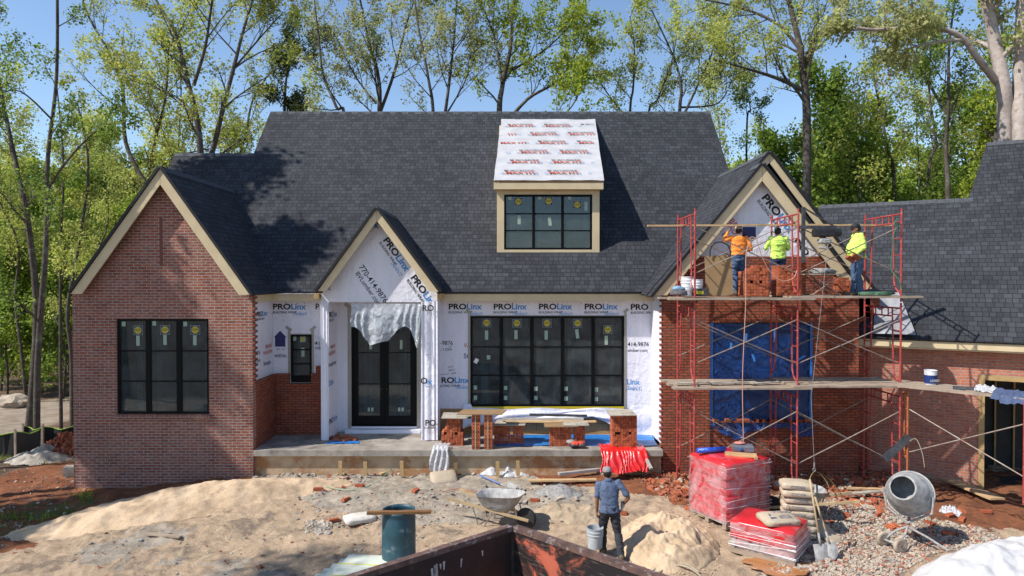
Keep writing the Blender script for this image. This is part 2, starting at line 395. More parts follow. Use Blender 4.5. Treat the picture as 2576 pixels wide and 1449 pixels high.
def inpoly(px, py, poly):
    r = np.zeros(px.shape, bool); n = len(poly)
    for i in range(n):
        x1, y1 = poly[i]; x2, y2 = poly[(i + 1) % n]
        c = ((y1 > py) != (y2 > py)) & (px < (x2 - x1) * (py - y1) / (y2 - y1 + 1e-9) + x1); r ^= c
    return r
def axis(a, b, c, d, stepf, far_lo, far_hi):
    core = list(np.arange(a, b, stepf)); st = stepf; p = core[0]; lo = []
    while p > far_lo: st *= 1.14; p -= st; lo.append(p)
    st = stepf; p = core[-1]; hi = []
    while p < far_hi: st *= 1.14; p += st; hi.append(p)
    return np.array(lo[::-1] + core + hi)
gx = axis(-11.5, 11.5, 0, 0, 0.045, -600, 600); gy = axis(10.6, 16.8, 0, 0, 0.045, -60, 900)
GX, GY = np.meshgrid(gx, gy); GZ = gh(GX, GY)
verts = np.stack([GX.ravel(), GY.ravel(), GZ.ravel()], 1)
nx, ny = len(gx), len(gy); idx = np.arange(nx * ny).reshape(ny, nx)
faces = np.stack([idx[:-1, :-1].ravel(), idx[:-1, 1:].ravel(), idx[1:, 1:].ravel(), idx[1:, :-1].ravel()], 1)
gme = bpy.data.meshes.new("ground"); gme.from_pydata(verts.tolist(), [], faces.tolist()); gme.polygons.foreach_set('use_smooth', [True] * len(faces))
ppx, ppy = proj(verts[:, 0], verts[:, 1], verts[:, 2])
jx = ppx + 70 * fbm(verts[:, 0] * 1.5, verts[:, 1] * 1.5, 5) + 30 * fbm(verts[:, 0] * 9, verts[:, 1] * 9, 3); jy = ppy + 45 * fbm(verts[:, 0] * 1.7 + 9, verts[:, 1] * 1.7, 5) + 20 * fbm(verts[:, 0] * 9 + 5, verts[:, 1] * 9, 3)
clay = inpoly(jx, jy, [(-400, 1140), (200, 1140), (200, 1225), (640, 1195), (600, 1215), (470, 1235), (330, 1300), (180, 1345), (0, 1395), (-400, 1440)])
clay |= inpoly(jx, jy, [(1560, 1165), (2150, 1165), (2700, 1200), (2700, 1340), (2420, 1330), (2250, 1260), (1960, 1240), (1760, 1290), (1640, 1240), (1350, 1215), (1350, 1180)])
grass = inpoly(jx, jy, [(-300, 1130), (110, 1128), (90, 1165), (-300, 1175)]) | (inpoly(jx, jy, [(0, 1270), (240, 1255), (290, 1300), (180, 1335), (0, 1370)]) & (fbm(verts[:, 0] * 3, verts[:, 1] * 3, 3) > 0.03))
grey = inpoly(jx, jy, [(600, 1190), (1180, 1180), (1320, 1200), (1330, 1290), (1180, 1330), (900, 1300), (700, 1250), (600, 1240)]) | inpoly(jx, jy, [(1100, 1190), (1500, 1205), (1480, 1290), (1200, 1300)])
grey |= inpoly(jx, jy, [(200, 1370), (420, 1325), (520, 1330), (330, 1400), (200, 1430)]) | inpoly(jx, jy, [(330, 1400), (720, 1400), (760, 1500), (200, 1500)]) & (fbm(verts[:, 0] * 2, verts[:, 1] * 2, 3) > 0.02)
gravel = inpoly(jx, jy, [(1920, 1255), (2100, 1245), (2330, 1300), (2480, 1330), (2560, 1365), (2330, 1400), (2230, 1470), (1880, 1470), (1990, 1400), (1960, 1330)])
litter = (verts[:, 1] > 19) | ((verts[:, 0] < -13) & (verts[:, 1] > 16)) | (verts[:, 1] < 3) | (np.abs(verts[:, 0]) > 22)
path = inpoly(ppx + 20 * fbm(verts[:, 0], verts[:, 1], 3), ppy + 10 * fbm(verts[:, 0] * 0.7, verts[:, 1] * 0.7, 3), [(-900, 1075), (0, 1020), (210, 1003), (210, 1020), (120, 1060), (70, 1100), (0, 1115), (-900, 1180)]) & (verts[:, 1] > 17)
def cattr(name, chans):
    a = gme.color_attributes.new(name, 'FLOAT_COLOR', 'POINT'); arr = np.ones((len(verts), 4), np.float32)
    for i, c in enumerate(chans): arr[:, i] = c.astype(np.float32)
    a.data.foreach_set('color', arr.ravel())
litter &= ~path; clay &= ~litter
cattr("zone_a", [clay, grey, grass]); cattr("zone_b", [gravel, litter, path])
m, nt, b = newmat("ground")
def za(n):
    a = nt.nodes.new("ShaderNodeAttribute"); a.attribute_name = n; s = nt.nodes.new("ShaderNodeSeparateColor"); nt.links.new(a.outputs['Color'], s.inputs[0]); return s
A = za("zone_a"); B = za("zone_b")
def two(c1, c2, sc, lo=0.38, hi=0.62, c3=None, p3=0.8):
    n = noise(nt, sc, 8, 0.68); st = [(lo, c1), (hi, c2)]
    if c3: st.append((p3, c3))
    r = ramp(nt, st); nt.links.new(n.outputs[0], r.inputs[0]); return r.outputs[0]
sand = two((0.60, 0.44, 0.29), (0.48, 0.34, 0.22), 1.1, 0.35, 0.65)
sand = mixc(nt, 0.45, sand, two((0.60, 0.46, 0.33), (0.30, 0.215, 0.145), 7.0, 0.4, 0.7))
def masked(fac, k=1.0, sc=5.0, soft=(0.35, 0.55)):
    n = noise(nt, sc, 6, 0.7); r = ramp(nt, [(soft[0], (0, 0, 0)), (soft[1], (1, 1, 1))]); 
    ad = nt.nodes.new("ShaderNodeMath"); ad.operation = 'MULTIPLY_ADD'; nt.links.new(fac, ad.inputs[0]); ad.inputs[1].default_value = 0.55 * k; 
    mm = nt.nodes.new("ShaderNodeMath"); mm.operation = 'MULTIPLY'; nt.links.new(n.outputs[0], mm.inputs[0]); nt.links.new(fac, mm.inputs[1]); nt.links.new(mm.outputs[0], ad.inputs[2])
    nt.links.new(ad.outputs[0], r.inputs[0]); return r.outputs[0]
dn = noise(nt, 1.3, 10, 0.78, dist=.5); dr = ramp(nt, [(0.50, (0, 0, 0)), (0.60, (0.8,) * 3)]); nt.links.new(dn.outputs[0], dr.inputs[0])
out = mixc(nt, dr.outputs[0], sand, (0.20, 0.16, 0.125))
out = mixc(nt, masked(A.outputs[1], 0.55, 3.2, (0.50, 0.80)), out, two((0.50, 0.43, 0.345), (0.30, 0.255, 0.205), 3.5))
out = mixc(nt, masked(A.outputs[0], 1.0, 4.0), out, two((0.33, 0.130, 0.062), (0.18, 0.075, 0.042), 2.5, c3=(0.30, 0.20, 0.13)))
out = mixc(nt, masked(A.outputs[2], 0.7, 9.0, (0.6, 0.8)), out, two((0.14, 0.15, 0.04), (0.17, 0.10, 0.05), 9))
out = mixc(nt, masked(B.outputs[0], 1.0, 4.0), out, two((0.40, 0.31, 0.25), (0.24, 0.16, 0.11), 18))
out = mixc(nt, B.outputs[1], out, two((0.19, 0.125, 0.085), (0.09, 0.058, 0.038), 2.0, c3=(0.26, 0.19, 0.13)))
out = mixc(nt, B.outputs[2], out, two((0.40, 0.33, 0.26), (0.26, 0.20, 0.15), 1.5))
fn = noise(nt, 45, 4, 0.8); fr_ = ramp(nt, [(0.3, (0.72,) * 3), (0.7, (1.2,) * 3)]); nt.links.new(fn.outputs[0], fr_.inputs[0])
out = mixc(nt, 1.0, out, fr_.outputs[0], 'MULTIPLY')
nt.links.new(out, b.inputs['Base Color']); b.inputs['Roughness'].default_value = 0.95; b.inputs['Specular IOR Level'].default_value = 0.15
bn = noise(nt, 9, 10, 0.8); bump(nt, b, bn.outputs[0], 1.0, 0.07)
gme.materials.append(m); M_ground = m
go = bpy.data.objects.new("ground", gme); COL.objects.link(go); go['kind'] = 'structure'

# ------------------------------------------------------------------ the house
house = empty("house", (0, 18.0, 0.4), "unfinished brick and white-wrapped house with steep dark shingle roofs, scaffolding before its right gable", "house")
PR = 1.111                                   # main roof pitch
EY, EZ = 17.6, 4.62
RN = Vector((0, -PR, 1)).normalized()
def roofz(y): return EZ + PR * (y - EY)
RY = 22.9; RZ = roofz(RY)
def onroof(px, py): return onplane(px, py, (0, EY, EZ), RN)

def rectwall(mb, x0, x1, z0, z1, y0, y1, holes=(), mi=0):
    xs = sorted({x0, x1, *[h[0] for h in holes], *[h[1] for h in holes]}); zs = sorted({z0, z1, *[h[2] for h in holes], *[h[3] for h in holes]})
    for i in range(len(xs) - 1):
        for j in range(len(zs) - 1):
            cx = (xs[i] + xs[i + 1]) / 2; cz = (zs[j] + zs[j + 1]) / 2
            if any(h[0] < cx < h[1] and h[2] < cz < h[3] for h in holes): continue
            mb.box(xs[i], xs[i + 1], y0, y1, zs[j], zs[j + 1], mi)
def gableroof(name, ax, az, xl, zl, xr, zr, y0, y1, th=0.05, yl1=None, yr1=None):
    o = MB()
    for xe, ze, ye in ((xl, zl, yl1 or y1), (xr, zr, yr1 or y1)):
        p = [Vector((ax, y0, az)), Vector((xe, y0, ze)), Vector((xe, ye, ze)), Vector((ax, y1, az))]
        d = (p[1] - p[0]); n = Vector((-d.z, 0, d.x)).normalized(); n = n if n.z > 0 else -n
        o.prism(p, n * th, 0)
    # ridge caps
    for k in range(int((y1 - y0) / 0.15)):
        yy = y0 + k * 0.15
        for xe, ze in ((xl, zl), (xr, zr)):
            d = Vector((xe - ax, 0, ze - az)).normalized(); n = Vector((-d.z, 0, d.x)); n = n if n.z > 0 else -n
            a = Vector((ax, yy, az)) + n * (th + 0.004)
            o.prism([a, a + d * 0.16, a + d * 0.16 + Vector((0, 0.135, 0.006)), a + Vector((0, 0.135, 0.006))], n * 0.01, 1)
    r = o.build(name, [M_shingle, M_cap], house)
    e = MB()
    for xe, ze in ((xl, zl), (xr, zr)):
        d = Vector((xe - ax, 0, ze - az)); n = Vector((-d.z, 0, d.x)).normalized(); n = n if n.z > 0 else -n
        a = Vector((ax, y0 - 0.03, az)) + n * 0.0; 
        e.prism([a, a + d, a + d + n * (th + 0.012), a + n * (th + 0.012)], (0, 0.028, 0))
    e.build("drip_edge", M_edge, r)
    return r
def rake(ax, az, xl, zl, xr, zr, y, w=0.24, th=0.035, name="rake_board", cutl=True):
    for xe, ze in ((xl, zl), (xr, zr)):
        d = Vector((xe - ax, 0, ze - az)); n = Vector((-d.z, 0, d.x)).normalized(); n = n if n.z > 0 else -n
        a = Vector((ax, y, az)) - n * 0.004; bt = Vector((0, 0, -w / max(abs(n.z), 0.3)))
        e = a + d
        # plumb cut at the apex, level cut at the eave
        m_ = d.normalized(); L = d.length; k = (w / max(abs(n.z), 0.3)) / abs(m_.z)
        o = MB(); o.prism([a, e, e - m_ * 0 + Vector((-(1 if xe > ax else -1) * abs(m_.x) * k, 0, 0)), a + bt], (0, th, 0))
        o.build(name, M_cream, house)

# --- left gable wing
LY = 16.3
lx0, lx1 = P(184, 1000, LY).x, P(636, 1000, LY).x
lw0 = P(293, 802, LY); lw1 = P(526, 1042, LY)
mb = MB()
rectwall(mb, lx0, lx1, -0.6, 4.66, LY, LY + 0.2, [(lw0.x, lw1.x, lw1.z, lw0.z)])
ap = P(402, 424, 16.05); lax, laz = ap.x, ap.z
le = P(178, 737, 16.05); re_ = P(632, 741, 16.05)
pit_l = (laz - le.z) / (lax - le.x)
mb.prism([(lx0, LY, 4.66), (lx1, LY, 4.66), (lax, LY, laz - 0.12)], (0, 0.2, 0))
mb.box(lx0, lx0 + 0.2, LY + 0.203, 19.5, -1.0, 4.66)       # far side wall
left_brick = mb.build("brick_wall", M_brick_old, house)
tag(left_brick, "mortar-smeared brick gable wall")
# rowlock panel slot high in the gable
a = P(405, 545, LY); c = P(405, 667, LY)
mb = MB(); mb.box(a.x - 0.04, a.x + 0.04, LY - 0.006, LY - 0.001, c.z, a.z); mb.build("attic_vent", flat("vent_slot", (0.17, 0.065, 0.05), 0.9), house)
# side return wall: brick below, wrap above
zb = P(640, 965, LY).z
mb = MB(); mb.box(lx1 - 0.2, lx1, LY + 0.203, 17.94, 0.6, zb); mb.box(lx1 - 0.2, lx1, LY + 0.203, 17.94, -0.6, 0.6)
mb.build("brick_wall", M_brick_red, house)
mb = MB(); mb.box(lx1 - 0.2, lx1 - 0.11, LY + 0.203, 17.99, zb + 0.002, 4.55); mb.build("wrap_wall", M_wrap, house)
# toothed brick ends at the corner
mb = MB(); k = 0; z = zb
while z < 4.6:
    if k % 2 == 0: mb.box(lx1 + 0.001, lx1 + 0.055, LY + 0.0, LY + 0.19, z, z + 0.058)
    z += 0.0677; k += 1
mb.build("brick_end", M_brick_red, house)
# sill of standing bricks
mb = MB(); x = lw0.x - 0.06
while x < lw1.x + 0.04:
    mb.box(x, x + 0.058, LY - 0.06, LY + 0.06, lw1.z - 0.10 + random.uniform(-.003, .003), lw1.z - 0.012); x += 0.068
sl_ = mb.build("window_sill", M_brick_old, house)
gableroof("gable_roof", lax, laz + 0.01, lax - 2.13, laz + 0.01 - 2.13 * pit_l, lx1 + 0.06, 4.60, 16.05, 20.2)
rake(lax, laz, lax - 2.13, laz - 2.13 * pit_l, lx1 + 0.03, 4.62, 16.06, w=.21)

def window(px0, py0, px1, py1, Y, cols, rows, name="window", stick=None, fr=0.055, mull=0.075, mun=0.032, room=1.6, lab=None, strips=True, lowrail=0.0, rm=.3, roomtop=9.0):
    a = P(px0, py0, Y); c = P(px1, py1, Y); x0, x1, z1, z0 = a.x, c.x, a.z, c.z
    w_ = MB(); yf = Y + 0.03; yb = Y + 0.12
    w_.box(x0, x1, yf, yb, z1 - fr, z1); w_.box(x0, x1, yf, yb, z0, z0 + fr + lowrail)
    w_.box(x0, x0 + fr, yf, yb, z0 + fr + lowrail, z1 - fr); w_.box(x1 - fr, x1, yf, yb, z0 + fr + lowrail, z1 - fr)
    cw = (x1 - x0 - 2 * fr - (cols - 1) * mull) / cols
    for i in range(cols - 1):
        xm = x0 + fr + (i + 1) * cw + i * mull; w_.box(xm, xm + mull, yf + 0.005, yb, z0 + fr + lowrail, z1 - fr)
    zz0 = z0 + fr + lowrail; zz1 = z1 - fr
    for i in range(cols):
        xs = x0 + fr + i * (cw + mull)
        for j in range(rows[0]):
            zm = zz0 + (zz1 - zz0) * rows[1][j]; w_.box(xs, xs + cw, yf + 0.02, yb - 0.02, zm - mun / 2, zm + mun / 2)
    o = w_.build(name, M_blackframe, house)
    if lab: tag(o, lab)
    for i in range(cols):
        xs = x0 + fr + i * (cw + mull); g = MB(); g.box(xs, xs + cw, yf + 0.035, yf + 0.045, zz0, zz1); g.build("pane", M_glass, o)
    r = MB(); yr = Y + room; top = min(z1 + 0.3, roomtop)
    r.add([(x0 - rm, yr, z0 - .3), (x1 + rm, yr, z0 - .3), (x1 + rm, yr, top), (x0 - rm, yr, top)], [(0, 3, 2, 1)])
    r.add([(x0 - rm, yb, z0 - .3), (x1 + rm, yb, z0 - .3), (x1 + rm, yr, z0 - .3), (x0 - rm, yr, z0 - .3)], [(0, 1, 2, 3)])
    r.add([(x0 - rm, yb, top), (x1 + rm, yb, top), (x1 + rm, yr, top), (x0 - rm, yr, top)], [(0, 3, 2, 1)])
    for xx in (x0 - rm, x1 + rm): r.add([(xx, yb, z0 - .3), (xx, yr, z0 - .3), (xx, yr, top), (xx, yb, top)], [(0, 1, 2, 3)])
    if strips:
        rr = random.Random(int(px0)); xx = x0 - 0.1
        while xx < x1 + 0.1:
            r.box(xx, xx + rr.uniform(0.07, 0.22), Y + 0.34, Y + 0.36, z0 + 0.02, top - 0.02, 1); xx += rr.uniform(0.35, 0.7)
    r.build("room_behind", [M_inside, M_insul], o)
    if stick:
        ys = yf + 0.031
        for (px, py, kind) in stick:
            s_ = MB(); q = P(px, py, ys)
            if kind == 'logo':
                s_.box(q.x - .115, q.x + .115, ys, ys + .002, q.z - .11, q.z + .11, 0)
                s_.box(q.x - .108, q.x + .108, ys - .002, ys - .0005, q.z - .103, q.z + .103, 3)
                s_.lathe([(0.088, 0), (0.088, 0.001)], 24, Matrix.Rotation(R(90), 3, 'X'), (q.x, ys - 0.004, q.z), 1)
                puttext(s_, "Pella", (q.x - .075, ys - .007, q.z - .025), (1, 0, 0.12), (0, 0, 1), 0.075, 0.0, 0.3, 2)
            elif kind == 'logos':
                s_.box(q.x - .07, q.x + .07, ys, ys + .002, q.z - .08, q.z + .08, 4)
                s_.lathe([(0.05, 0), (0.05, 0.001)], 20, Matrix.Rotation(R(90), 3, 'X'), (q.x, ys - 0.004, q.z), 1)
            elif kind == 'tall': s_.box(q.x - .042, q.x + .042, ys, ys + .002, q.z - .12, q.z + .12, 4)
            elif kind == 'tilt': s_.obox((q.x, ys, q.z), (.085, .002, .24), Matrix.Rotation(R(-7), 3, 'Y'), 4)
            elif kind == 'sq': s_.box(q.x - .045, q.x + .045, ys, ys + .002, q.z - .055, q.z + .055, 4)
            elif kind == 'card': s_.obox((q.x, ys, q.z), (.10, .002, .13), Matrix.Rotation(R(28), 3, 'Y'), 5)
            s_.build("sticker", [M_stick, M_yel, M_black, M_navy, M_stick, M_white], o)
    return o
window(293, 802, 526, 1042, LY, 3, (2, (0.335, 0.67)), mull=.12, stick=[(347, 831, 'logo'), (415, 830, 'logo'), (491, 830, 'logo'), (347, 857, 'tall'), (415, 855, 'tall'), (490, 856, 'tall'), (311, 815, 'sq'), (388, 813, 'sq'), (466, 815, 'sq')], lab="three-pane window in the left brick gable")

# --- main wall
MY = 18.0
mz0 = 0.88
mxr = P(1640, 900, MY).x
big0 = P(1183, 795, MY); big1 = P(1570, 1023, MY); sm0 = P(731, 842, MY); sm1 = P(783, 962, MY)
bayl, bayr = P(809, 900, 17.3).x, P(1100, 900, 17.3).x
wz = P(1300, 1028, MY).z
mb = MB()
rectwall(mb, lx1 - 0.11, bayl + 0.1, mz0 + 0.1, 4.55, MY, MY + 0.1, [(sm0.x, sm1.x, sm1.z, sm0.z)])
mb.build('wrap_wall', M_wrap, house); mb = MB()
rectwall(mb, bayr - 0.1, mxr + 0.1, wz, 4.55, MY, MY + 0.1, [(big0.x, big1.x, big1.z, big0.z)])
mb.build("wrap_wall", M_wrap, house)
mb = MB(); mb.box(bayr - 0.05, mxr + 0.1, MY + 0.012, MY + 0.1, mz0 - 0.02, wz - 0.003)
x = bayr + 0.3; lip = MB()
osbw = mb.build("sheathing", M_osb, house); tag(osbw, "bare tan sheathing board below the big window")
mb = MB()
for px in (1350, 1445, 1530): q = P(px, 1075, MY); mb.box(q.x - .004, q.x + .004, MY + .008, MY + .011, mz0 + .1, wz - .1)
q = P(1300, 1065, MY); mb.box(bayr + 1, mxr, MY + .0075, MY + .0105, q.z - .004, q.z + .004)
mb.build("panel_joint", flat("joint_dark", (0.1, 0.05, 0.02), 0.9), house)
# brick veneer under the small window
zv = P(740, 940, 17.9).z
mb = MB(); rectwall(mb, lx1, bayl + 0.02, 0.6, zv, 17.9, MY - 0.002, [(sm0.x - 0.02, sm1.x + 0.02, sm1.z - 0.01, zv)])
q = P(800, 925, 17.9); mb.box(q.x - 0.06, bayl + 0.02, 17.902, MY - 0.002, zv + 0.001, zv + 0.2)
mb.build("brick_wall", M_brick_red, house)
window(731, 842, 783, 962, MY - 0.06, 1, (2, (0.30, 0.66)), fr=0.05, lowrail=0.13, room=0.9, stick=[(741, 852, 'sq'), (762, 853, 'logos'), (762, 886, 'tall')], lab="narrow single window above the red brick")
window(1183, 795, 1570, 1023, MY - 0.03, 5, (2, (0.335, 0.665)), mull=.095, stick=[(1224, 812, 'logo'), (1300, 813, 'logo'), (1376, 813, 'logo'), (1453, 813, 'logo'), (1529, 829, 'logo'),
       (1224, 843, 'tall'), (1298, 842, 'tall'), (1374, 843, 'tall'), (1452, 840, 'tilt'), (1525, 856, 'tall'), (1198, 908, 'card'), (1229, 899, 'sq'),
       (1196, 975, 'sq'), (1272, 976, 'sq'), (1348, 978, 'sq'), (1424, 978, 'sq'), (1500, 980, 'sq'), (1196, 1000, 'sq'), (1272, 1001, 'sq'), (1348, 1001, 'sq'), (1424, 1003, 'sq'), (1500, 1004, 'sq')], lab="wide five-pane window")
mb = MB(); a = P(1183, 1023, MY - .03); c = P(1570, 1029, MY - .03); mb.box(a.x, c.x, MY - .02, MY + .05, c.z, a.z - .002); mb.build("flashing", flat("yellow_flash", (0.55, 0.42, 0.02), 0.5), house)
# foil tape round openings
def tape(px0, py0, px1, py1, Y, w=10, sides="ltr"):
    a = P(px0, py0, Y); c = P(px1, py1, Y); k = w * Y / FPX; t = MB()
    if 'l' in sides: t.box(a.x - k, a.x - .002, Y, Y + .004, c.z - .05, a.z + k * 2.2)
    if 'r' in sides: t.box(c.x + .002, c.x + k, Y, Y + .004, c.z - .05, a.z + k * 2.2)
    if 't' in sides: t.box(a.x - .05, c.x + .05, Y - .002, Y + .001, a.z + .002, a.z + k * .35)
    for sx in (a.x - k * .7, c.x + k * .7): t.obox((sx, Y - .004, a.z + k * 2.2), (k * 2.4, .003, k), Matrix.Rotation(R(35 if sx < a.x else -40), 3, 'Y'))
    t.build("foil_tape", M_foil, house)
tape(731, 842, 783, 950, MY - 0.012, 7); tape(1183, 795, 1570, 1023, MY - 0.012, 6)
# fascia and soffit of the main eave
mb = MB(); mb.box(-6.42, mxr + 0.32, EY + 0.05, EY + 0.09, 4.42, 4.60); mb.box(-6.42, mxr + 0.32, EY + 0.092, MY, 4.50, 4.54)
mb.box(lx1 - 0.05, lx1 - 0.01, LY + 0.21, EY + 0.05, 4.42, 4.60)
mb.build("fascia", M_cream, house)

# --- porch slab
sy0 = 16.3
mb = MB(); mb.box(lx1 + 0.002, 3.62, sy0, 17.897, mz0 - 0.14, mz0); mb.box(bayl, 3.62, 17.9, MY + 0.5, mz0 - .14, mz0 - 0.002)
slab = mb.build("porch_slab", M_conc, house)
mb = MB(); mb.box(lx1 + 0.002, 3.60, sy0 + 0.12, 17.5, -0.4, mz0 - 0.143); mb.build("foundation_face", M_concface, house)

# --- entry bay
BY = 17.3; DY = 18.3
bo0 = P(824, 760, BY); bo1 = P(1061, 760, BY); d0 = P(883, 790, DY); d1 = P(1049, 1073, DY)
zhead = P(900, 760, BY).z
mb = MB()
for xa, xb in ((bayl, bo0.x), (bo1.x, bayr)): mb.box(xa, xb, BY, DY, mz0, zhead - .001); mb.box(xa + .001, xb - .001, BY + .145, DY, zhead, 4.7)
rectwall(mb, bo0.x + .001, bo1.x - .001, mz0, zhead + .1, DY, DY + 0.1, [(d0.x, d1.x, d1.z, d0.z)])
# draped folds on the pillars
for (xa, xb) in ((bayl, bo0.x + 0.02), (bo1.x, bayr)):
    n = 26; g = []
    for j in range(2):
        row = []
        for i in range(n + 1):
            t = i / n; xx = xa - 0.01 + (xb - xa + 0.02) * t; yy = BY - 0.012 - 0.022 * (0.5 + 0.5 * math.sin(t * 19 + 1.3 * math.sin(t * 7)))
            row.append((xx, yy - (0.02 if j == 0 else 0), mz0 + 0.02 if j == 0 else zhead + 0.02))
        g.append(row)
    mb.sheet(g)
bay = mb.build("entry_bay", M_wrap, house); tag(bay, "white-wrapped entry bay")
mb = MB()
gax = P(947, 525, 16.9); gl = P(795, 734, 16.9); gr = P(1106, 736, 16.9)
pl = (gax.z - gl.z) / (gax.x - gl.x); pr_ = (gax.z - gr.z) / (gr.x - gax.x)
zt = gax.z - 0.1
mb.prism([(bayl, BY, zhead), (bayr, BY, zhead), (bayr, BY, zt - (bayr - gax.x) * pr_), (gax.x, BY, zt), (bayl, BY, zt - (gax.x - bayl) * pl)], (0, 0.14, 0))
mb.build("gable_wrap", M_wrap_g, house)
mb = MB(); mb.box(bo0.x, bo1.x, BY + .145, DY + .1, zhead, zhead + .05); mb.build("bay_ceiling", M_wrap, house)
gableroof("gable_roof", gax.x, gax.z, gl.x, gl.z, gr.x, gr.z, 16.9, 19.6, yl1=18.0, yr1=18.1)
rake(gax.x, gax.z, gl.x + .03, gl.z + .02, gr.x - .03, gr.z + .02, 16.93, w=0.17)
mb = MB()
for xx in (bayl - 0.14, bayr + 0.02): mb = MB(); mb.box(xx, xx + 0.12, 17.12, 17.6, 4.5, 4.62); mb.build("soffit_block", M_lumber, house)
# doors
dw = MB(); yd = DY + 0.02; x0, x1, z0, z1 = d0.x, d1.x, d1.z, d0.z; xm = (x0 + x1) / 2
dw.box(x0, x1, yd, yd + .1, z1 - .06, z1); dw.box(x0, x1, yd, yd + .1, z0, z0 + .05); dw.box(x0, x0 + .06, yd, yd + .1, z0 + .05, z1 - .06); dw.box(x1 - .06, x1, yd, yd + .1, z0 + .05, z1 - .06)
frame = dw.build("door_frame", M_blackframe, house)
for (xa, xb) in ((x0 + .065, xm - .003), (xm + .003, x1 - .065)):
    l = MB(); st = 0.115
    l.box(xa, xa + st, yd + .02, yd + .07, z0 + .06, z1 - .065); l.box(xb - st, xb, yd + .02, yd + .07, z0 + .06, z1 - .065)
    l.box(xa + st, xb - st, yd + .02, yd + .07, z0 + .06, z0 + .28); l.box(xa + st, xb - st, yd + .02, yd + .07, z1 - .18, z1 - .065)
    for t in (0.335, 0.665): zz = z0 + .28 + (z1 - z0 - .46) * t; l.box(xa + st, xb - st, yd + .03, yd + .06, zz - .012, zz + .012)
    dl = l.build("door", M_blackframe, house)
    g = MB(); g.box(xa + st, xb - st, yd + .042, yd + .05, z0 + .28, z1 - .18); g.build("pane", M_glass, dl)
    h = MB(); hx = xm - .06 if xa < xm - .5 else xm + .06; h.lathe([(0.022, 0), (0.022, 0.03)], 12, Matrix.Rotation(R(90), 3, 'X'), (hx, yd + .02, z0 + 1.0)); h.build("handle", M_edge, dl)
    s_ = MB()
    for dx, dz in ((.45, .40), (.62, .40)): s_.box(xa + st + dx * .55, xa + st + dx * .55 + .06, yd + .036, yd + .040, z0 + dz, z0 + dz + .1)
    s_.box(xa + st + .3, xa + st + .37, yd + .036, yd + .040, z1 - .95, z1 - .7); s_.build("sticker", M_stick, dl)
r = MB(); r.add([(x0 - .5, DY + 1.8, z0 - .1), (x1 + .5, DY + 1.8, z0 - .1), (x1 + .5, DY + 1.8, z1 + .3), (x0 - .5, DY + 1.8, z1 + .3)], [(0, 3, 2, 1)])
r.add([(x0 - .5, DY + .12, z0 - .1), (x1 + .5, DY + .12, z0 - .1), (x1 + .5, DY + 1.8, z0 - .1), (x0 - .5, DY + 1.8, z0 - .1)], [(0, 1, 2, 3)])
r.add([(x0 - .5, DY + .12, z1 + .2), (x1 + .5, DY + .12, z1 + .2), (x1 + .5, DY + 1.8, z1 + .2), (x0 - .5, DY + 1.8, z1 + .2)], [(0, 3, 2, 1)])
for xx in (x0 + .2, x0 + .32, xm + .3, xm + .42, xm + .56): r.box(xx, xx + .08, DY + .7, DY + .72, z0, z1 + .1, 1)
r.build("room_behind", [M_inside, M_insul], frame)
tape(883, 790, 1049, 1073, DY - .006, 9)
mb = MB(); mb.box(x0 - .12, x1 + .12, DY - .25, DY - .003, mz0 + .003, mz0 + .10); mb.build("threshold_wrap", M_wrap, house)

# --- main roof
def ridgecaps(mb, a, u, L, dn, nr, step=.21):
    a = Vector(a); k = 0
    while k * step < L - .02:
        p = a + u * k * step + nr * (.064 + .003 * (k % 2)); mb.prism([p, p + u * (step - .006), p + u * (step - .006) + dn * .15, p + dn * .15], nr * .012, 1); k += 1
XL, XR = P(681, 290, RY).x, P(1785, 286, RY).x
mb = MB(); up = RN * 0.06
mb.prism([(XL, EY, EZ), (XR, EY, EZ), (XR, RY, RZ), (XL, RY, RZ)], up)
mb.prism([(XL, RY + .08, RZ), (XR, RY + .08, RZ), (XR, RY + 5.3, EZ), (XL, RY + 5.3, EZ)], Vector((0, PR, 1)).normalized() * 0.06)
mb.prism([(XL - 2.45, EY + 0.3, roofz(EY + .3)), (XL - .003, EY + .3, roofz(EY + .3)), (XL - .003, 21.4, roofz(21.4)), (XL - 2.45, 21.4, roofz(21.4))], up)
dnm = Vector((0, -1, -PR)).normalized(); X1 = Vector((1, 0, 0))
ridgecaps(mb, (XL, RY + .04, RZ + .02), X1, XR - XL, dnm, RN); ridgecaps(mb, (XL - 2.45, 21.43, roofz(21.4) + .02), X1, 2.44, dnm, RN)
main_roof = mb.build("roof", [M_shingle, M_cap], house); tag(main_roof, "large main shingle roof")
mb = MB()
for xx in (XL + .1, XR - .2): mb.prism([(xx, EY + .5, EZ - .1), (xx, RY, RZ - .15), (xx, RY + 4.8, EZ - .1)], (.1, 0, 0))
mb.prism([(XL - 2.4, EY + 1, EZ - .1), (XL - 2.4, 21.4, roofz(21.4) - .12), (XL - 2.4, 25, EZ - .1)], (.1, 0, 0))
mb.box(XL - 2.4, mxr + 5, 27.4, 27.6, -1.5, 4.6); mb.box(XL - 2.4, XL - 2.3, 19.5, 27.4, -1.5, 4.6)
mb.build("gable_end_wall", M_wrap, house)
mb = MB()
for xx in (XL, XR - .02): mb.prism([(xx, EY, EZ - .02), (xx, RY, RZ - .02), (xx, RY, RZ - .16), (xx, EY, EZ - .16)], (.02, 0, 0))
mb.build("rake_trim", M_cream, house)
